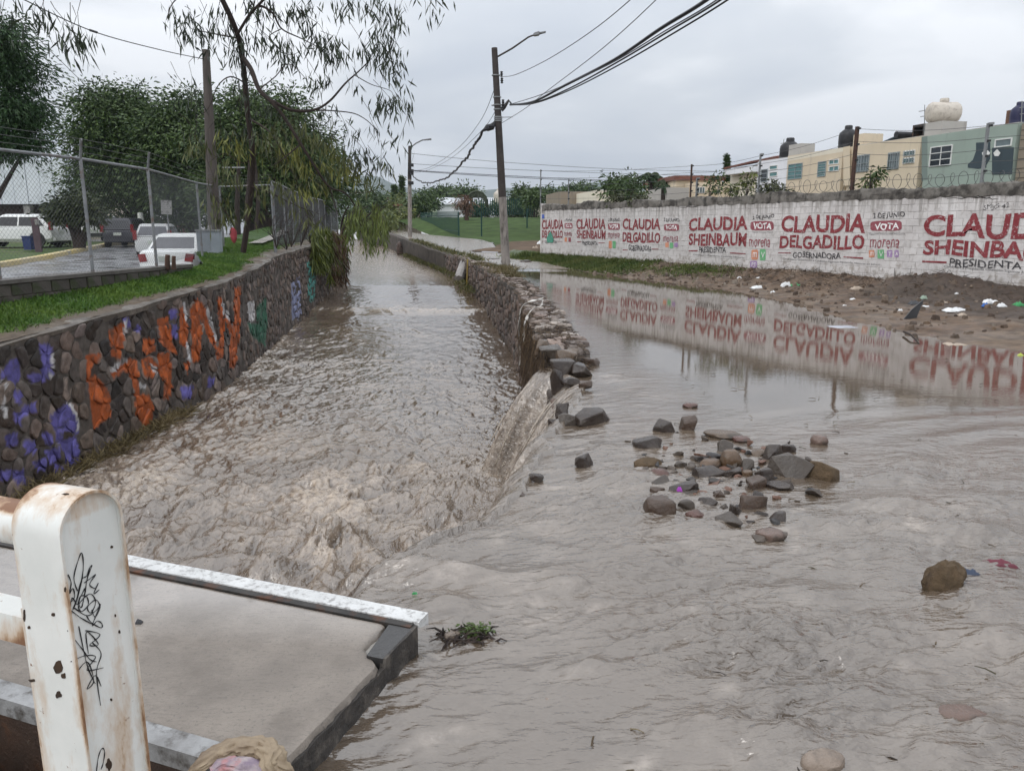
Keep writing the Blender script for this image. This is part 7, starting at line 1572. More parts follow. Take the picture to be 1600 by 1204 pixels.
# weeping shrubs over the canal at the end of the fence
B, D, Cc = [], [], []
WP = thing('weeping_shrub', 'green weeping shrub hanging over the canal past the long fence', 'shrub', PY(545, 375, 33)); mb = MB()
for _ in range(115):
    px = random.uniform(540, 604); py = 318 + random.uniform(0, 25) + 10 * math.sin(px * .2); Y = random.uniform(30, 37); c = PY(px, py, Y); ln = random.uniform(.4, 1.45) * (1.1 if px > 555 else .8); n = int(ln / .07)
    for k in range(n):
        q = c + Vector((random.gauss(0, .05), random.gauss(0, .05), -ln * k / n)); B.append(tuple(q)); D.append(tuple(Vector((random.gauss(0, .3), random.gauss(0, .3), -1)).normalized())); t = random.random(); Cc.append(tuple(np.array((.045, .07, .014)) * (1 - t) + np.array((.16, .20, .04)) * t))
    mb.tube([c, c - Vector((random.uniform(-.08, .08), 0, ln))], [.008, .003], 3, cap=False)
root = PY(535, 372, 34)
part('trunk', limbs(root, [PY(x, 322, 33.5) for x in (545, 560, 575, 590, 602)], .09, .02, .4), MAT['bark_dark'], WP, smooth=50); part('twigs', mb, MAT['bark_dark'], WP, kind='stuff')
v, f = leaf_arrays(np.array(B), np.array(D), .34, .05); part('foliage', npmesh('foliage', v, f, MAT['leaf'], np.repeat(np.array(Cc), 4, 0)), None, WP, kind='stuff')
B, D, Cc = [], [], []
for _ in range(1500):
    px = random.uniform(488, 545); Y = np.interp(px, [480, 545], [29, 34]) - .1; py = random.uniform(358, 440) if px > 515 else random.uniform(352, 418); c = PY(px, py, Y); B.append(tuple(c)); D.append(tuple(Vector((random.gauss(0, .35), random.gauss(0, .35), -1)).normalized())); t = random.random(); br_ = px > 518 and random.random() < .75; Cc.append(tuple(np.array((.05, .028, .015)) * (1 - t) + np.array((.15, .085, .045)) * t) if br_ else tuple(np.array((.05, .07, .015)) * (1 - t) + np.array((.16, .19, .03)) * t))
HV = thing('hanging_creeper', 'brown and green creeper hanging down the far end of the graffiti wall', 'creeper', PY(525, 400, 32)); v, f = leaf_arrays(np.array(B), np.array(D), .42, .05); part('foliage', npmesh('foliage', v, f, MAT['leaf'], np.repeat(np.array(Cc), 4, 0)), None, HV, kind='stuff')
# bare twiggy shrubs along the top of the graffiti wall
TS = thing('twiggy_shrub', 'bare dark twiggy shrub growing along the top of the graffiti wall', 'shrub', PY(450, 388, 26)); mb = MB()
for px, py, Y in [(432, 388, 24), (448, 390, 25.5), (455, 386, 27), (470, 384, 29), (485, 380, 31), (500, 378, 33)]:
    for _ in range(7):
        b = PY(px, py, Y); e = b + Vector((random.gauss(0, .45), random.gauss(0, .3), random.uniform(.5, 1.7))); m = b.lerp(e, .5) + Vector((random.gauss(0, .15), 0, .1)); mb.tube([b, m, e], [.014, .009, .003], 5); 
        for _ in range(2): e2 = m + Vector((random.gauss(0, .3), random.gauss(0, .2), random.uniform(.1, .6))); mb.tube([m, e2], [.006, .002], 4)
part('branches', mb, MAT['bark_dark'], TS, kind='stuff')
p = PY(1, 1, 1); c = PY(365, 366, 26); mb = rock_mb((.12, .10, .30), 6, 3, .1, 2); mb.xform(Matrix.Translation(c)); solo('red_bundle', mb, M('red_cloth', (.35, .05, .06), (.25, .04, .05), 6, .8), 'small bright red bundle by the fence under the trees', 'bundle')
mb = MB()
for px, py0, py1, w_ in [(261, 413, 398, .05), (271, 413, 400, .04)]:
    b, e = PY(px, py0, 15.6), PY(px + 1, py1, 15.6); mb = MB(); mb.tube([b - Vector((0, 0, .1)), b.lerp(e, .5), e], [w_ * 1.2, w_, w_ * .9], 8); solo('tree_stump', mb, MAT['bark_red'], 'short cut stump at the foot of the fence' + (' left of its twin' if px < 265 else ' right of its twin'), 'stump', 'cut stumps by the fence')
# ------------------------------------------------------------------ stones and bricks standing in the flood
def depth_of(p): return p.y * _c - (p.z - CAM_Z) * _s
def place_rock(px, py, w_, h_, kind, label, seed, facets=8, group='stones lying in the flooded street', sink=.25, name='stone', z=0.0, deep=.85, rough=.06, lo=.62):
    p = P(px, py + h_ * .45, z); d = depth_of(p); rx = w_ / 2 * d / FPX * 1.12; rz = h_ * d / FPX * .85; ry = rx * deep
    mb = crag_mb((rx * 1.05, ry, rz), seed, (13 if w_ < 40 else 17) if kind != 'clod' else 30, .07 if kind != 'clod' else .14) if lo < .6 or (kind == 'clod' and w_ < 60) else rock_mb((rx, ry, rz), 6 if kind == 'clod' else facets, seed, .30 if kind == 'clod' else rough, 4 if kind == 'clod' else 3, lo); mb.xform(Matrix.Rotation(random.uniform(-.5, .5), 4, 'Z'))
    zmin = min(v[2] for v in mb.v); zmax = max(v[2] for v in mb.v); hh = h_ * d / FPX * .92
    mb.xform(Matrix.Translation((p.x, p.y + ry * .6, z + hh - zmax)))
    return solo(name, mb, RM[kind], label, 'stone', group, smooth=12 if lo < .6 else 32)
RK = [(930, 650, 64, 20, 'dark', 'flat black stone closest to the pouring edge of the canal'), (1041, 666, 38, 20, 'dark', 'dark stone left of a brown one behind the main heap'), (1076, 661, 30, 24, 'brown', 'upright brown stone beside the dark one behind the main heap'),
 (1013, 692, 48, 18, 'dark', 'low dark wedge stone standing alone left behind the heap'), (914, 720, 32, 20, 'dark', 'small black pointed stone furthest left in the flood'), (1080, 634, 22, 7, 'red', 'tiny dark red stone furthest back in the water'),
 (1136, 681, 60, 7, 'tan', 'long pale flat stone just awash behind the heap'), (1160, 687, 26, 7, 'red', 'thin red brick edge beside the long pale stone'), (1135, 697, 28, 17, 'grey', 'grey round stone behind the orange boulder'), (1210, 707, 34, 24, 'dark', 'dark grey upright stone right of the orange boulder'),
 (1188, 707, 26, 9, 'tan', 'low tan stone leaning on the dark grey upright one'), (1233, 701, 25, 12, 'dark', 'small dark stone behind the largest slab'), (1283, 688, 25, 14, 'pink', 'small salmon pink brick piece alone on the right'), (1145, 717, 34, 27, 'ochre', 'round orange ochre boulder on top of the heap'),
 (1110, 725, 36, 12, 'ochre', 'flat orange brown stone left of the orange boulder'), (1064, 726, 22, 9, 'grey', 'small grey stone left of the flat orange brown one'), (1015, 725, 46, 12, 'clod', 'half drowned tan clod left of the heap'), (1032, 741, 30, 13, 'red', 'rounded brick red stone on the left of the heap'),
 (1109, 738, 50, 15, 'dark', 'flat dark slate slab in the middle of the heap'), (1143, 738, 36, 13, 'dark', 'second dark slate slab under the orange boulder'), (1167, 727, 26, 20, 'grey', 'grey broken stone right of the orange boulder'), (1168, 741, 18, 12, 'ochre', 'small ochre pebble below the grey broken stone'),
 (1195, 742, 32, 22, 'dark', 'dark jagged stone touching the largest slab'), (1238, 733, 82, 38, 'grey', 'largest grey brown slanted slab in the flood'), (1291, 737, 50, 30, 'clod', 'rough brown earth lump right of the largest slab'), (1185, 757, 38, 20, 'brown', 'brown rounded stone in front of the dark jagged one'),
 (1031, 757, 42, 20, 'grey', 'grey tilted stone above the big brown block'), (1028, 769, 24, 15, 'brown', 'small brown stone tucked over the big block'), (1072, 763, 52, 20, 'dark', 'dark wet stone beside the purple wrapper'), (1078, 772, 44, 9, 'grey', 'thin grey plank like stone below the purple wrapper'),
 (1033, 796, 56, 34, 'brown', 'big squared brown block at the front left of the heap'), (1074, 793, 30, 20, 'grey', 'grey stone right of the big brown block'), (1087, 806, 30, 15, 'red', 'reddish stone in front of the grey one by the block'), (1118, 774, 28, 14, 'brown', 'brown stone in the middle front of the heap'),
 (1107, 786, 34, 16, 'dark', 'dark stone between block and front middle stone'), (1151, 800, 28, 24, 'dark', 'upright dark grey stone at the front right of the heap'), (1181, 790, 44, 30, 'brown', 'dark brown angular stone at the front right'), (1140, 815, 42, 20, 'grey', 'pale grey flat stone foremost in the heap'),
 (1221, 811, 34, 18, 'dark', 'dark brown stone alone in front of the largest slab'), (1220, 763, 54, 10, 'dark', 'flat black stone awash in front of the largest slab'), (1109, 800, 22, 6, 'pink', 'tiny pale pink stone in the front of the heap'),
 (1205, 838, 46, 14, 'pink', 'low pinkish stone awash below the heap'), (1482, 902, 66, 54, 'clod', 'large brown earth boulder alone in the water on the right'), (1500, 834, 34, 12, 'dark', 'dark rounded stone awash behind the earth boulder'), (1290, 1196, 66, 26, 'pale', 'whitish stone breaking the water at the bottom edge'),
 (1512, 1122, 76, 16, 'pink', 'broad pinkish stone just under the surface at lower right'), (1098, 1138, 36, 12, 'ochre', 'ochre stone just awash in the lower middle'), (908, 1050, 26, 16, 'pink', 'small pink stone alone in the lower middle'), (965, 1080, 30, 9, 'dark', 'dark stone just awash right of the small pink one'), (858, 1096, 16, 8, 'pale', 'tiny pale stone near the lower middle')]
for i, (px, py, w_, h_, kd, lab) in enumerate(RK):
    ang = kd in ('dark', 'grey', 'brown') ; place_rock(px, py, w_, h_, kd, lab, 40 + i, 6 if ang else 11, rough=.03 if ang else (.16 if kd == 'clod' else .08), lo=.45 if ang else .7, deep=.8 if w_ < 60 else .6)
# broken small rubble between the bigger stones, too small and too many to count
mb = MB()
for i in range(190):
    px, py = (random.gauss(1130, 62), random.gauss(760, 30)) if i < 150 else (random.uniform(980, 1330), random.uniform(680, 840))
    q = P(px, py, 0); r_ = random.choice([.02, .025, .03, .045, .06]) * random.uniform(.7, 1.3); m_ = crag_mb((r_ * 1.3, r_, r_ * .6), 900 + i, 9, .1); m_.xform(Matrix.Translation(q + Vector((0, 0, random.uniform(-.01, .02)))) @ Matrix.Rotation(random.uniform(0, 6), 4, 'Z'))
    mb.add(m_.v, m_.f, random.choice([(.05, .042, .038), (.07, .055, .045), (.10, .08, .065), (.15, .08, .055), (.045, .042, .042)]))
struct('wet_rubble', mb.mesh('wet_rubble', M('wet_rubble', (.7, .7, .7), (1.1, 1.1, 1.1), 20, .45, .5, 40, attr=True)), 'stuff')
# bits of twig, leaf and straw drifting on the flood
mb = MB()
for i in range(150):
    x, y = random.uniform(-.2, 7), random.uniform(1.6, 11); x = x * y / 7 + .3
    if x < float(XR(y)) + .8: continue
    c = Vector((x, y, .012)); d = Vector((random.gauss(0, 1), random.gauss(0, 1), .05)).normalized() * random.uniform(.02, .09)
    mb.tube([c, c + d * .5 + Vector((0, 0, .006)), c + d], [.004, .003, .002], 4, col=random.choice([(.04, .03, .022), (.12, .085, .05), (.20, .16, .10), (.07, .06, .03)]))
struct('floating_bits', mb.mesh('floating_bits', MAT['bank_soil']), 'stuff')
# torn strands of the falling water
mb = MB()
for i in range(5):
    y = random.gauss(10.12, .10) if i % 2 else random.gauss(9.22, .17); x0 = float(XLIP(y)); th_ = random.uniform(1.15, 1.75); d0, d1 = random.uniform(.05, .7), random.uniform(.8, 1.3); wy = random.uniform(.006, .024); dy = random.uniform(-.25, .03); rings = []; n_ = 12; ph = random.random() * 9
    for k in range(n_):
        d_ = d0 + (d1 - d0) * k / (n_ - 1); z_ = -(.16 * d_ + 1.85 * d_ * d_ / th_)
        if z_ < -1.7: break
        w_ = wy * math.sin(math.pi * (k + .5) / n_) ** .6; c = Vector((x0 - d_, y + dy * d_, z_ + .02)); nrm = Vector((-(.16 + 3.7 * d_ / th_), 0, 1)).normalized()
        rings.append([c + Vector((0, q * w_ + .006 * math.sin(k * 1.7 + q * 3 + ph), 0)) + nrm * (.010 * math.cos(q * 1.5) + .005 * math.sin(ph + q * 6 + k * .8)) for q in (-1, -.6, -.2, .2, .6, 1)] + [c + Vector((0, q * w_, 0)) - nrm * .006 for q in (1, 0, -1)])
    if len(rings) > 3: mb.loft(rings)
for i in range(900):
    y = random.choice([random.gauss(10.1, .2), random.gauss(9.2, .3), random.uniform(6, 10)]); q = Vector((float(XLIP(y)) - abs(random.gauss(.8, .35)), y + random.gauss(0, .1), random.uniform(-1.5, -.9) if i % 3 else random.uniform(-1.2, -.2))); r_ = random.uniform(.004, .011); mb.add([q + Vector(v) * r_ for v in ((1, 0, 0), (-1, 0, 0), (0, 1, 0), (0, -1, 0), (0, 0, 1.6), (0, 0, -1.6))], [(0,2,4), (2,1,4), (1,3,4), (3,0,4), (2,0,5), (1,2,5), (3,1,5), (0,3,5)])
for i in range(1500):
    c = random.choice([(520, 848), (432, 892), (640, 850), (300, 790), (720, 760), (690, 800), (560, 905)]); q = P(*c, -1.4); q = q + Vector((random.gauss(0, .35), random.gauss(0, .35), abs(random.gauss(.06, .13)))); r_ = random.uniform(.003, .009); mb.add([q + Vector(v) * r_ for v in ((1, 0, 0), (-1, 0, 0), (0, 1, 0), (0, -1, 0), (0, 0, 1.2), (0, 0, -1.2))], [(0,2,4), (2,1,4), (1,3,4), (3,0,4), (2,0,5), (1,2,5), (3,1,5), (0,3,5)])
struct('water_spray', mb.mesh('water_spray', M('water_spray', (.46, .395, .325), (.30, .25, .20), 16, .2, .6, 40, spec=.7, lo=.42, hi=.6, stretch=(1, 2.5, .5)), True), 'stuff')
# stones of the broken wall end, under the pouring water
BE = [(862, 552, 40, 22, .10, 'grey'), (885, 556, 44, 20, .08, 'tan'), (905, 548, 34, 14, .06, 'brown'), (880, 572, 44, 20, .02, 'dark'), (905, 577, 46, 18, .0, 'dark'), (922, 566, 34, 12, .0, 'brown'), (893, 596, 30, 12, -.03, 'dark'), (872, 590, 26, 30, -.08, 'dark'), (880, 640, 26, 22, -.05, 'dark'), (888, 655, 34, 16, -.02, 'grey'), (868, 662, 22, 14, -.10, 'dark'), (838, 745, 24, 10, -.02, 'dark'), (812, 772, 18, 8, -.03, 'brown'), (850, 540, 30, 18, .14, 'tan'), (915, 600, 22, 10, -.01, 'brown')]
BEL = ['grey stone topping the broken wall end on its canal side', 'tan stone topping the broken wall end in the middle', 'brown stone on the street side of the broken wall end', 'dark stone just under the tan one at the wall end', 'dark wide stone at the water line of the wall end', 'brown stone furthest right at the wall end', 'small dark stone between the two spouts of falling water', 'tall dark stone standing in the falling water', 'dark stone in the middle of the long pouring edge', 'grey stone beside the dark one on the long pouring edge', 'small dark stone half under the falling sheet', 'low dark stone low on the pouring edge', 'tiny brown stone nearest the camera on the pouring edge', 'tan stone back on the wall top behind the grey one', 'brown lump in the shallow water right of the pouring edge']
for i, (px, py, w_, h_, z_, kd) in enumerate(BE):
    place_rock(px, py, w_, h_, kd, BEL[i], 200 + i, 6, 'stones of the broken wall end', name='stone', z=z_, rough=.04, lo=.5)
# rubbish heap bits
def scrap(px, py, w_, h_, mat, label, z=None, cat='litter', name='litter', seed=0, thick=.25, group=None, zfun=None, flat=False):
    p = hit(px, py + h_ * .5, zfun) if zfun else P(px, py + h_ * .5, z or 0.0); d = depth_of(p); rx = w_ / 2 * d / FPX; rz = h_ * d / FPX
    n, mm = 12, 9; r_ = random.Random(seed); mb = MB(); uu, vv = np.meshgrid(np.linspace(-1, 1, n), np.linspace(-1, 1, mm), indexing='ij')
    hh = .5 + .5 * fbm(uu * 1.6 + seed, vv * 1.6, seed * .37, 3) * 1.6; edge = 1 - np.maximum(np.abs(uu), np.abs(vv)) ** 4 * .8
    X = uu * rx * (1 + .15 * fbm(vv * 2 + seed, 0, 1, 2)); Y_ = vv * rx * .7 * (1 + .2 * fbm(uu * 2 + seed, 3, 1, 2)); Zt = np.clip(hh * edge, .02, 1.3) * rz * (.35 if flat else 1.0); Zb = Zt - max(.008, rz * .12)
    top = np.stack([X, Y_, Zt], -1).reshape(-1, 3); bot = np.stack([X, Y_, Zb], -1).reshape(-1, 3); f = gridfaces(n, mm); o = n * mm
    rim = [i * mm for i in range(n)] + [(n - 1) * mm + j for j in range(1, mm)] + [i * mm + mm - 1 for i in range(n - 2, -1, -1)] + [j for j in range(mm - 2, 0, -1)]
    mb.add([Vector(v) + Vector((p.x, p.y + rx * .4, p.z - .005)) for v in np.concatenate([top, bot])], [tuple(q) for q in f] + [tuple(reversed([int(i) + o for i in q])) for q in f] + [(rim[i], rim[(i + 1) % len(rim)], rim[(i + 1) % len(rim)] + o, rim[i] + o) for i in range(len(rim))])
    return solo(name, mb, mat, label, cat, group, smooth=45)
PLW = M('white_plastic', (.72, .73, .73), (.62, .63, .63), 5, .35); PLG = M('green_plastic', (.05, .30, .10), (.04, .22, .08), 5, .3); PLB = M('blue_plastic', (.04, .14, .45), (.03, .1, .35), 5, .3); PLK = M('dark_plastic', (.04, .042, .046), (.06, .06, .065), 5, .35); PLT = M('tan_card', (.42, .34, .27), (.34, .28, .22), 5, .7); PLY = M('yellow_green_plastic', (.45, .45, .06), (.2, .35, .06), 3, .4); PLP = M('purple_wrapper', (.35, .06, .42), (.28, .05, .34), 4, .3); CLM = M('maroon_cloth', (.14, .03, .045), (.09, .02, .03), 8, .7)
PLS = M('translucent_sheet', (.46, .48, .54), (.36, .38, .43), 3, .25)
scrap(1062, 761, 8, 9, PLP, 'small purple wrapper caught on the stone heap', z=.10, seed=1); scrap(1568, 880, 44, 12, CLM, 'soaked maroon cloth in the water on the right', z=.02, seed=2, cat='cloth', name='cloth'); scrap(1518, 893, 32, 14, M('dark_blue_rag', (.035, .05, .085), (.05, .06, .09), 7, .6), 'dark blue rag washed against the earth boulder', z=.02, seed=3, cat='cloth', name='cloth'); scrap(1444, 900, 9, 7, PLW, 'tiny white scrap left of the earth boulder', seed=4); scrap(648, 925, 9, 7, PLG, 'bright green plastic scrap beside the footbridge corner', z=.03, seed=5)
LITT = [(1184, 447, 19, 7, PLW, 'flat white sheet of litter on the mud below the red slogan'), (1229, 441, 15, 12, PLW, 'crumpled white bag beside a green scrap on the mud'), (1243, 444, 14, 6, PLG, 'green scrap beside the crumpled white bag'), (1340, 448, 18, 8, PLT, 'tan and white carton on the mud below the orange logo'), (1156, 428, 7, 5, PLW, 'tiny white scrap nearest the grass on the mud'),
 (1333, 466, 8, 4, PLW, 'tiny white scrap below the tan carton'), (1320, 476, 6, 4, PLW, 'white speck of litter near the waterline in the middle'), (1444, 462, 9, 9, M('pale_green_plastic', (.35, .45, .36), (.3, .38, .3), 4, .3), 'pale green bottle lying behind the dark sheet'), (1473, 470, 16, 6, PLT, 'tan card scrap on the mud bank'), (1447, 478, 12, 4, PLW, 'thin white strip right of the dark sheet'),
 (1497, 482, 36, 9, PLW, 'long white foam piece on the mud bank'), (1505, 490, 14, 6, PLT, 'tan foam piece under the long white one'), (1549, 470, 20, 9, PLW, 'white bag next to the blue scrap on the mud'), (1540, 476, 9, 8, PLB, 'small bright blue scrap next to the white bag'), (1567, 475, 12, 8, PLW, 'crumpled white scrap right of the blue one'), (1594, 473, 16, 10, PLG, 'green bottle at the right frame edge on the mud'),
 (1407, 484, 6, 4, PLW, 'white speck left of the dark sheet'), (1496, 449, 5, 4, PLW, 'tiny white speck on the dark mound'), (1495, 537, 34, 7, PLT, 'pale board stuck in the mud at the waterline'), (1596, 554, 20, 8, PLY, 'yellow green plastic at the waterline on the right edge'), (1208, 455, 8, 4, PLW, 'small white scrap below the white bag'), (1240, 427, 5, 4, PLT, 'tiny tan scrap under the slogan'), (1005, 415, 9, 4, PLW, 'white scrap in the grass by the painted wall'), (1185, 433, 6, 3, PLW, 'small white speck close to the wall base')]
for i, a in enumerate(LITT): scrap(a[0], a[1], a[2], a[3], a[4], a[5], seed=20 + i, group='litter on the mud bank', zfun=lambda x, y: float(bank_z(x, y)))
scrap(1320, 508, 46, 8, PLS, 'sheet of grey film floating at the edge of the mud', z=-.004, seed=60, flat=True)
p = hit(1424, 498, lambda x, y: float(bank_z(x, y))); mb = MB(); mb.add([p + Vector(v) for v in [(-.16, 0, -.02), (.12, .03, .02), (.24, .06, .38), (.02, .02, .20), (-.16, .03, -.02), (.12, .06, .02), (.24, .09, .38), (.02, .05, .20)]], [(0,1,2,3), (7,6,5,4), (0,1,5,4), (1,2,6,5), (2,3,7,6), (3,0,4,7)]); solo('sheet', mb, PLK, 'dark sheet standing on edge in the mud', 'sheet'); p = hit(1432, 473, lambda x, y: float(bank_z(x, y))); scrap(1432, 471, 20, 9, PLK, 'dark plastic heap behind the standing dark sheet', zfun=lambda x, y: float(bank_z(x, y)), seed=70)
mb = MB(); a = P(1412, 518, .05); b2 = P(1436, 537, .0); mb.tube([a, a.lerp(b2, .5) + Vector((0, 0, .04)), b2], [.02, .018, .012], 6); solo('stick', mb, MAT['bark_dark'], 'thin black stick in the mud at the waterline', 'stick')
# clods and pebbles on the bank that nobody would count
mb = MB()
for i in range(700):
    s = random.uniform(8.5, 27); dd = random.uniform(.05, .95) * float(BANKW(s)); x, y = WALL_A.x + WDIR.x * s + WNOR.x * dd, WALL_A.y + WDIR.y * s + WNOR.y * dd; r_ = random.choice([.02, .03, .03, .04, .05, .07, .10]) * random.uniform(.7, 1.2); c = Vector((x, y, float(bank_z(x, y)) + r_ * .2)); g = random.choice([(.15, .10, .065), (.085, .06, .045), (.21, .16, .12), (.12, .085, .06), (.26, .22, .18) if i % 5 == 0 else (.10, .07, .05)])
    v8 = []
    for k in range(6): q = k * math.pi / 3; v8.append(c + Vector((math.cos(q) * r_ * random.uniform(.6, 1.3), math.sin(q) * r_ * random.uniform(.6, 1.3), -r_ * .5)))
    for k in range(6): q = k * math.pi / 3; v8.append(c + Vector((math.cos(q) * r_ * random.uniform(.4, .9), math.sin(q) * r_ * random.uniform(.4, .9), r_ * random.uniform(.2, .7))))
    mb.add(v8 + [c + Vector((0, 0, r_ * .7))], [(k, (k + 1) % 6, 6 + (k + 1) % 6, 6 + k) for k in range(6)] + [(6 + k, 6 + (k + 1) % 6, 12) for k in range(6)], g)
struct('mud_clods', mb.mesh('mud_clods', MAT['bank_soil'], 40), 'stuff')
mb = MB()
for i in range(1100):
    s = random.gauss(18, 5); 
    if not 9 < s < 27: continue
    dd = abs(random.gauss(.12, .22)) * float(BANKW(s)); x, y = WALL_A.x + WDIR.x * s + WNOR.x * dd, WALL_A.y + WDIR.y * s + WNOR.y * dd; c = Vector((x, y, float(bank_z(x, y)) + .015)); d = Vector((random.gauss(0, 1), random.gauss(0, 1), random.gauss(.2, .35))).normalized(); ln = random.uniform(.08, .3); mb.tube([c, c + d * ln * .5 + Vector((0, 0, .01)), c + d * ln], [.006, .005, .002], 3, col=random.choice([(.05, .035, .025), (.12, .085, .055), (.07, .05, .035)]))
struct('mud_twigs', mb.mesh('mud_twigs', MAT['bank_soil']), 'stuff')

# ------------------------------------------------------------------ flood debris on the canal wall
class TopPath:
    def __init__(self, path, zt): self.p, self.z = path, zt
    def pt(self, s, h, off=0.0): v = self.p.pt(s, 0, -h); v.z = float(self.z(self.p.y_of_s(s))) + off; return v
TP = TopPath(RP, ZR)
cells = rubble_cells(RP.s_of_y(10.6), RP.s_of_y(42), .04, .60, .26, 1.2); cells.sort(key=lambda c_: c_[0][0]); stf = MB()
for i, (p, poly) in enumerate(cells):
    m_ = stone_mb(TP, p, poly, random.uniform(.03, .09), p[0] < RP.s_of_y(18), False, [(.26, .21, .175), (.20, .16, .135), (.30, .255, .22), (.17, .13, .11), (.23, .17, .14)])
    if m_ is None: continue
    stf.addc(m_.v, m_.f, m_.c)
part('cap_stones', stf, MAT['stone'], right_wall, smooth=38, kind='stuff')
mb = MB()
for i in range(2600):
    y = 10.2 + 14 * random.random() ** 1.7; s = RP.s_of_y(y); hh = random.uniform(.0, .58); c = TP.pt(s, hh, random.uniform(.02, .07)); d = Vector((random.gauss(0, 1), random.gauss(0, 1), random.gauss(0, .10))).normalized(); ln = random.uniform(.05, .22)
    mb.tube([c, c + d * ln * .5 + Vector((0, 0, random.uniform(-.01, .03))), c + d * ln], [.006, .005, .002], 3, col=random.choice([(.05, .035, .027), (.13, .09, .06), (.20, .15, .105), (.08, .055, .04)]), cap=False)
for i in range(1500):                                               # torn roots and straw hanging down the face
    y = 10.3 + 5.5 * random.random() ** 1.3; s = RP.s_of_y(y); z = random.uniform(-.3, .24) if random.random() < .55 else random.uniform(-1.1, .2); c = RP.pt(s, z, random.uniform(.02, .10)); ln = random.uniform(.12, .55); e = c + Vector((random.gauss(-.03, .04), random.gauss(0, .05), -ln)); mb.tube([c, c.lerp(e, .5) + Vector((random.gauss(0, .02), 0, 0)), e], [.005, .004, .0015], 3, col=random.choice([(.10, .065, .04), (.16, .11, .065), (.06, .042, .03)]), cap=False)
struct('flood_wrack', mb.mesh('flood_wrack', MAT['bank_soil']), 'stuff')
def drape(pts, width, mat, label, name='plastic_strip', seed=0, cat='plastic strip', grp=None):
    k = [Vector(p) for p in pts]; out = []
    for i in range(len(k) - 1):
        p0, p1, p2, p3 = k[max(i - 1, 0)], k[i], k[i + 1], k[min(i + 2, len(k) - 1)]
        for j in range(7): t = j / 7; out.append(.5 * ((2 * p1) + (p2 - p0) * t + (2 * p0 - 5 * p1 + 4 * p2 - p3) * t * t + (3 * p1 - p0 - 3 * p2 + p3) * t ** 3))
    out.append(k[-1]); mb = MB(); rings = []; r_ = random.Random(seed)
    for i, p in enumerate(out):
        w_ = width * (.6 + .4 * math.sin(i * .9 + seed)) ; tw = i * .25 + seed; a = Vector((math.cos(tw) * .5, .8, math.sin(tw) * .4)).normalized() * w_; nn = a.cross(Vector((0, 0, 1))).normalized() * .006
        fold = [(-1, 0), (-.5, .02 * math.sin(i)), (0, -.012), (.5, .02 * math.cos(i * 1.3)), (1, 0)]; row = [p + a * u + nn * (z * 60) for u, z in fold]; rings.append(row + [q + nn for q in reversed(row)])
    mb.loft(rings); return solo(name, mb, mat, label, cat, grp, smooth=60)
RAGM = M('dirty_white_plastic', (.60, .58, .54), (.44, .41, .37), 6, .5, .3, 30)
def rw(y, h, off): return RP.pt(RP.s_of_y(y), h, off)
drape([rw(16.6, .34, -.45), rw(16.0, .36, -.2), rw(15.6, .28, .05), rw(15.4, -.05, .12), rw(15.5, -.5, .10), rw(15.7, -.95, .08)], .055, RAGM, 'long dirty white plastic strip hanging down the canal wall', seed=1, grp='plastic hanging on the canal wall')
drape([rw(16.2, .36, -.42), rw(15.2, .34, -.3), rw(14.6, .30, -.05), rw(14.2, .05, .09), rw(14.2, -.25, .10)], .06, RAGM, 'shorter white plastic strip nearer on the canal wall', seed=4, grp='plastic hanging on the canal wall')
PIPE = M('grey_pipe', (.33, .31, .29), (.22, .2, .19), 4, .6)
for i, (y0, y1, lab) in enumerate([(39.5, 37.2, 'grey drain spout poking from the canal wall near the tall pole'), (38.0, 36.6, 'second pale drain spout just nearer in the canal wall')]):
    a, b2 = rw(y0, .15, -.2), rw(y1, -.6, .35); mb = MB(); mb.tube([a, a.lerp(b2, .4) + Vector((0, 0, .15)), b2], [.13, .14, .20], 8); solo('drain_spout', mb, PIPE, lab, 'drain pipe', 'drain spouts in the canal wall')
mb = MB(); mb.tube([rw(35.5, .35, .06), rw(35.6, -.8, .10)], .035, 6); solo('yellow_pipe', mb, M('yellow_pipe', (.42, .30, .08), (.3, .22, .07), 4, .6), 'thin yellowish pipe down the canal wall near the tall pole', 'pipe')
mb = rock_mb((.35, .25, .75), 6, 5, .1, 2); mb.xform(Matrix.Translation(rw(66, -.1, .2))); solo('pink_sack', mb, RM['pink'], 'pale pink patch of sack hanging on the far canal wall', 'sack')
# grass and straw around the pole foot and on the wall top
def tuft_field(name, cs, n, hgt, wid, ca, cb_, lean=.6):
    X, Y_, Z_ = [], [], []
    for (c, r) in cs:
        for _ in range(n): q = rng.normal(size=2) * r; X.append(c.x + q[0]); Y_.append(c.y + q[1]); Z_.append(c.z)
    return grass_field(name, np.array(X), np.array(Y_), np.array(Z_), hgt, wid, ca, cb_, lean)
tuft_field('straw_tufts', [(TP.pt(RP.s_of_y(y), h, .03), r) for y, h, r in [(27, .4, .25), (28.5, .6, .3), (29.5, .7, .3), (30.4, .8, .3), (26, .5, .2), (24.5, .45, .15), (31.5, .5, .25), (33, .3, .2)]], 260, .22, .02, (.09, .085, .03), (.20, .15, .075), .9)
tuft_field('wall_foot_grass', [(Vector((float(XR(y)) - .15, y, float(ZC(y)) + .12)), .22) for y in np.arange(33, 62, .9)] + [(Vector((float(XR(y)) + .5, y, float(ZR(y)) + .0)), .22) for y in np.arange(36, 62, 1.2)], 60, .32, .04, (.06, .075, .02), (.16, .14, .05), .6)
tuft_field('weedy_corner', [(Vector((.9 + random.gauss(0, .5), 42.3 + random.gauss(0, .9), .12)), .4) for _ in range(16)] + [(Vector((1.2, 40.4, .3)), .3), (Vector((.7, 41.5, .2)), .3)], 70, .38, .04, (.05, .085, .015), (.14, .16, .04), .5)
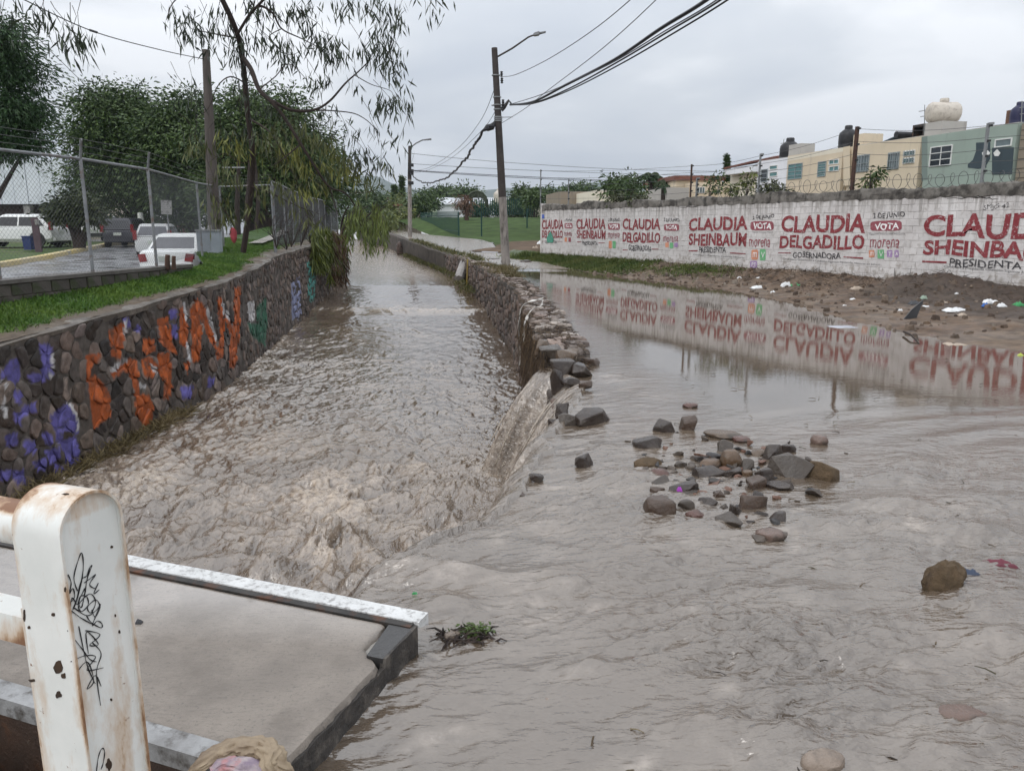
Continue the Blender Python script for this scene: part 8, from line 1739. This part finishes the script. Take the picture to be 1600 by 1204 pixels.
tuft_field('straw_at_wall_foot', [(Vector((float(XL(y)) + .10 + random.uniform(0, .12), y, float(ZC(y)) + .13)), .10) for y in np.arange(8.6, 13.6, .16)], 42, .26, .012, (.16, .125, .055), (.30, .235, .12), 1.3)
mb = MB()
for px, py, px2, py2 in [(842, 404, 851, 396), (838, 412, 858, 405), (845, 410, 848, 392), (850, 408, 862, 398), (833, 414, 850, 411)]:
    a, b2 = PY(px, py, 41), PY(px2, py2, 41); mb.tube([a, a.lerp(b2, .5) + Vector((0, 0, .08)), b2], [.05, .045, .02], 5)
solo('driftwood', mb, MAT['bark_dark'], 'tangle of drift branches at the far end of the painted wall', 'driftwood')
place_rock(782, 396, 10, 5, 'dark', 'dark lump in the water beside the tall pole', 301, 6, None); scrap(845, 378, 12, 6, PLW, 'white rubble on the weedy corner beyond the wall end', z=.6, seed=81); scrap(836, 385, 8, 5, PLT, 'pale rubble left of the white rubble at wall end', z=.55, seed=82)
for i, (px, py, w_) in enumerate([(735, 398, 20), (750, 402, 16), (770, 405, 24), (790, 408, 14), (745, 392, 14), (822, 408, 18)]):
    place_rock(px, py, w_, 4, 'dark', ['dark debris mat left of the tall pole on the far shallow flow', 'small dark mat just nearer than the leftmost one by the pole', 'wide dark debris mat touching the wall left of the pole', 'dark mat at the very foot of the tall pole', 'furthest dark mat in the flow behind the canal wall', 'dark mat right of the tall pole toward the grassy bank'][i], 320 + i, 7, 'debris mats by the tall pole', z=.02 + float(ZS(45)) * .3)

# weed snag beside the footbridge, soaked rag on its corner
SN = thing('weed_snag', 'snag of black twigs and green weed in the water beside the footbridge corner', 'weed', P(735, 995, 0)); mb = MB()
for _ in range(46):
    a = P(random.uniform(690, 776), random.uniform(984, 1004), .01); d = Vector((random.gauss(0, 1), random.gauss(0, .7), random.gauss(.05, .15))).normalized() * random.uniform(.04, .12); mb.tube([a, a + d * .5 + Vector((0, 0, .015)), a + d], [.006, .005, .002], 4)
part('twigs', mb, MAT['bark_dark'], SN, kind='stuff'); B = []; D = []
for _ in range(130): a = P(random.gauss(742, 14), random.gauss(988, 4), .015); B.append(tuple(a + Vector((0, 0, random.uniform(0, .03))))); D.append(tuple(Vector((random.gauss(0, 1), random.gauss(0, 1), .1)).normalized()))
v, f = leaf_arrays(np.array(B), np.array(D), .035, .014); part('weed_leaves', npmesh('weed_leaves', v, f, MAT['leaf'], np.tile(np.array([(.075, .11, .03)]), (len(v), 1))), None, SN, kind='stuff')
mb = rock_mb((.045, .035, .028), 7, 9, .1, 2); mb.xform(Matrix.Translation(P(706, 992, .02))); part('white_shell', mb, RM['pale'], SN)
# rag: a rolled, folded cloth over the near corner of the slab
m, nt, b = new_mat('soaked_cloth'); n1 = noise_node(nt, 9, 5, .6); col = ramp(nt, n1.outputs['Fac'], .3, .7, (.38, .295, .195), (.24, .18, .12)); n2 = noise_node(nt, 5, 4, .6); col = mixc(nt, ramp(nt, n2.outputs['Fac'], .50, .64), col, (.12, .08, .052)); nt.links.new(col, b.inputs['Base Color']); b.inputs['Roughness'].default_value = .6
rb_ = noise_node(nt, 42, 5, .65); bp = nt.nodes.new('ShaderNodeBump'); bp.inputs['Strength'].default_value = .7; bp.inputs['Distance'].default_value = .006; nt.links.new(rb_.outputs['Fac'], bp.inputs['Height']); nt.links.new(bp.outputs[0], b.inputs['Normal'])
RAG = m
RG = thing('rag', 'soaked tan rag bunched over the near corner of the footbridge', 'rag', P(385, 1195, .16))
def rag_strip(knots, rads, seed, name, mat=RAG):
    k = [P(px, py, z) for px, py, z in knots]; out, rr_ = [], []
    for i in range(len(k) - 1):
        p0, p1, p2, p3 = k[max(i - 1, 0)], k[i], k[i + 1], k[min(i + 2, len(k) - 1)]
        for j in range(10): t = j / 10; out.append(.5 * ((2 * p1) + (p2 - p0) * t + (2 * p0 - 5 * p1 + 4 * p2 - p3) * t * t + (3 * p1 - p0 - 3 * p2 + p3) * t ** 3)); rr_.append(rads[i] + (rads[i + 1] - rads[i]) * t)
    out.append(k[-1]); rr_.append(rads[-1]); rings = []; n = 40
    for i, p in enumerate(out):
        tg = (out[min(i + 1, len(out) - 1)] - out[max(i - 1, 0)]).normalized(); a = tg.cross(Vector((0, 0, 1))).normalized(); b2 = a.cross(tg)
        rings.append([p + (a * math.cos(q) * 1.15 + b2 * math.sin(q) * .8) * rr_[i] * (1 + .34 * float(gnoise(math.cos(q) * 2 + seed, math.sin(q) * 2, i * .16)) + .30 * (.5 - abs(float(gnoise(math.cos(q) * 3.2 + seed, math.sin(q) * 3.2, i * .13)))) + .14 * float(gnoise(math.cos(q) * 7, math.sin(q) * 7 + seed, i * .35))) for q in np.linspace(0, 2 * math.pi, n, endpoint=False)])
    mb = MB(); mb.loft(rings); part(name, mb, mat, RG, smooth=60)
rag_strip([(298, 1210, .12), (318, 1190, .165), (345, 1174, .175), (375, 1166, .178), (405, 1168, .178), (425, 1180, .170), (440, 1200, .13), (462, 1225, .05)], [.018, .026, .028, .030, .032, .034, .030, .022], 1, 'folded_cloth')
rag_strip([(405, 1164, .185), (418, 1162, .19), (424, 1176, .18), (420, 1196, .16), (428, 1215, .12)], [.012, .022, .026, .024, .016], 5, 'cloth_knot')
rag_strip([(330, 1205, .15), (350, 1195, .16), (375, 1196, .165), (398, 1202, .16), (415, 1216, .13)], [.016, .024, .026, .024, .018], 9, 'printed_cloth', M('printed_cloth', (.40, .34, .34), (.22, .17, .22), 22, .65, stain=(.42, .20, .20), sscale=14))
place_rock(700, 905, 40, 22, 'brown', 'brown stone lump under the water sheet beside the footbridge', 350, 9, None, z=-.03)
scrap(216, 968, 10, 7, PLK, 'small dark scrap lying on the footbridge slab', z=.152, seed=90)
# ------------------------------------------------------------------ the damp air
HZ = True
if HZ:
    mb = MB(); mb.box((0, 2200, 198.5), (9000, 4700, 403)); me = mb.mesh('haze', bpy.data.materials.new('haze')); hm = me.materials[0]; hm.use_nodes = True; hm.node_tree.nodes.clear()
    ho = hm.node_tree.nodes.new('ShaderNodeOutputMaterial'); hv = hm.node_tree.nodes.new('ShaderNodeVolumePrincipled'); hv.inputs['Color'].default_value = (.80, .88, 1.0, 1); hv.inputs['Density'].default_value = .00017; hv.inputs['Anisotropy'].default_value = .2
    hm.node_tree.links.new(hv.outputs[0], ho.inputs['Volume']); struct('haze', me, 'stuff')
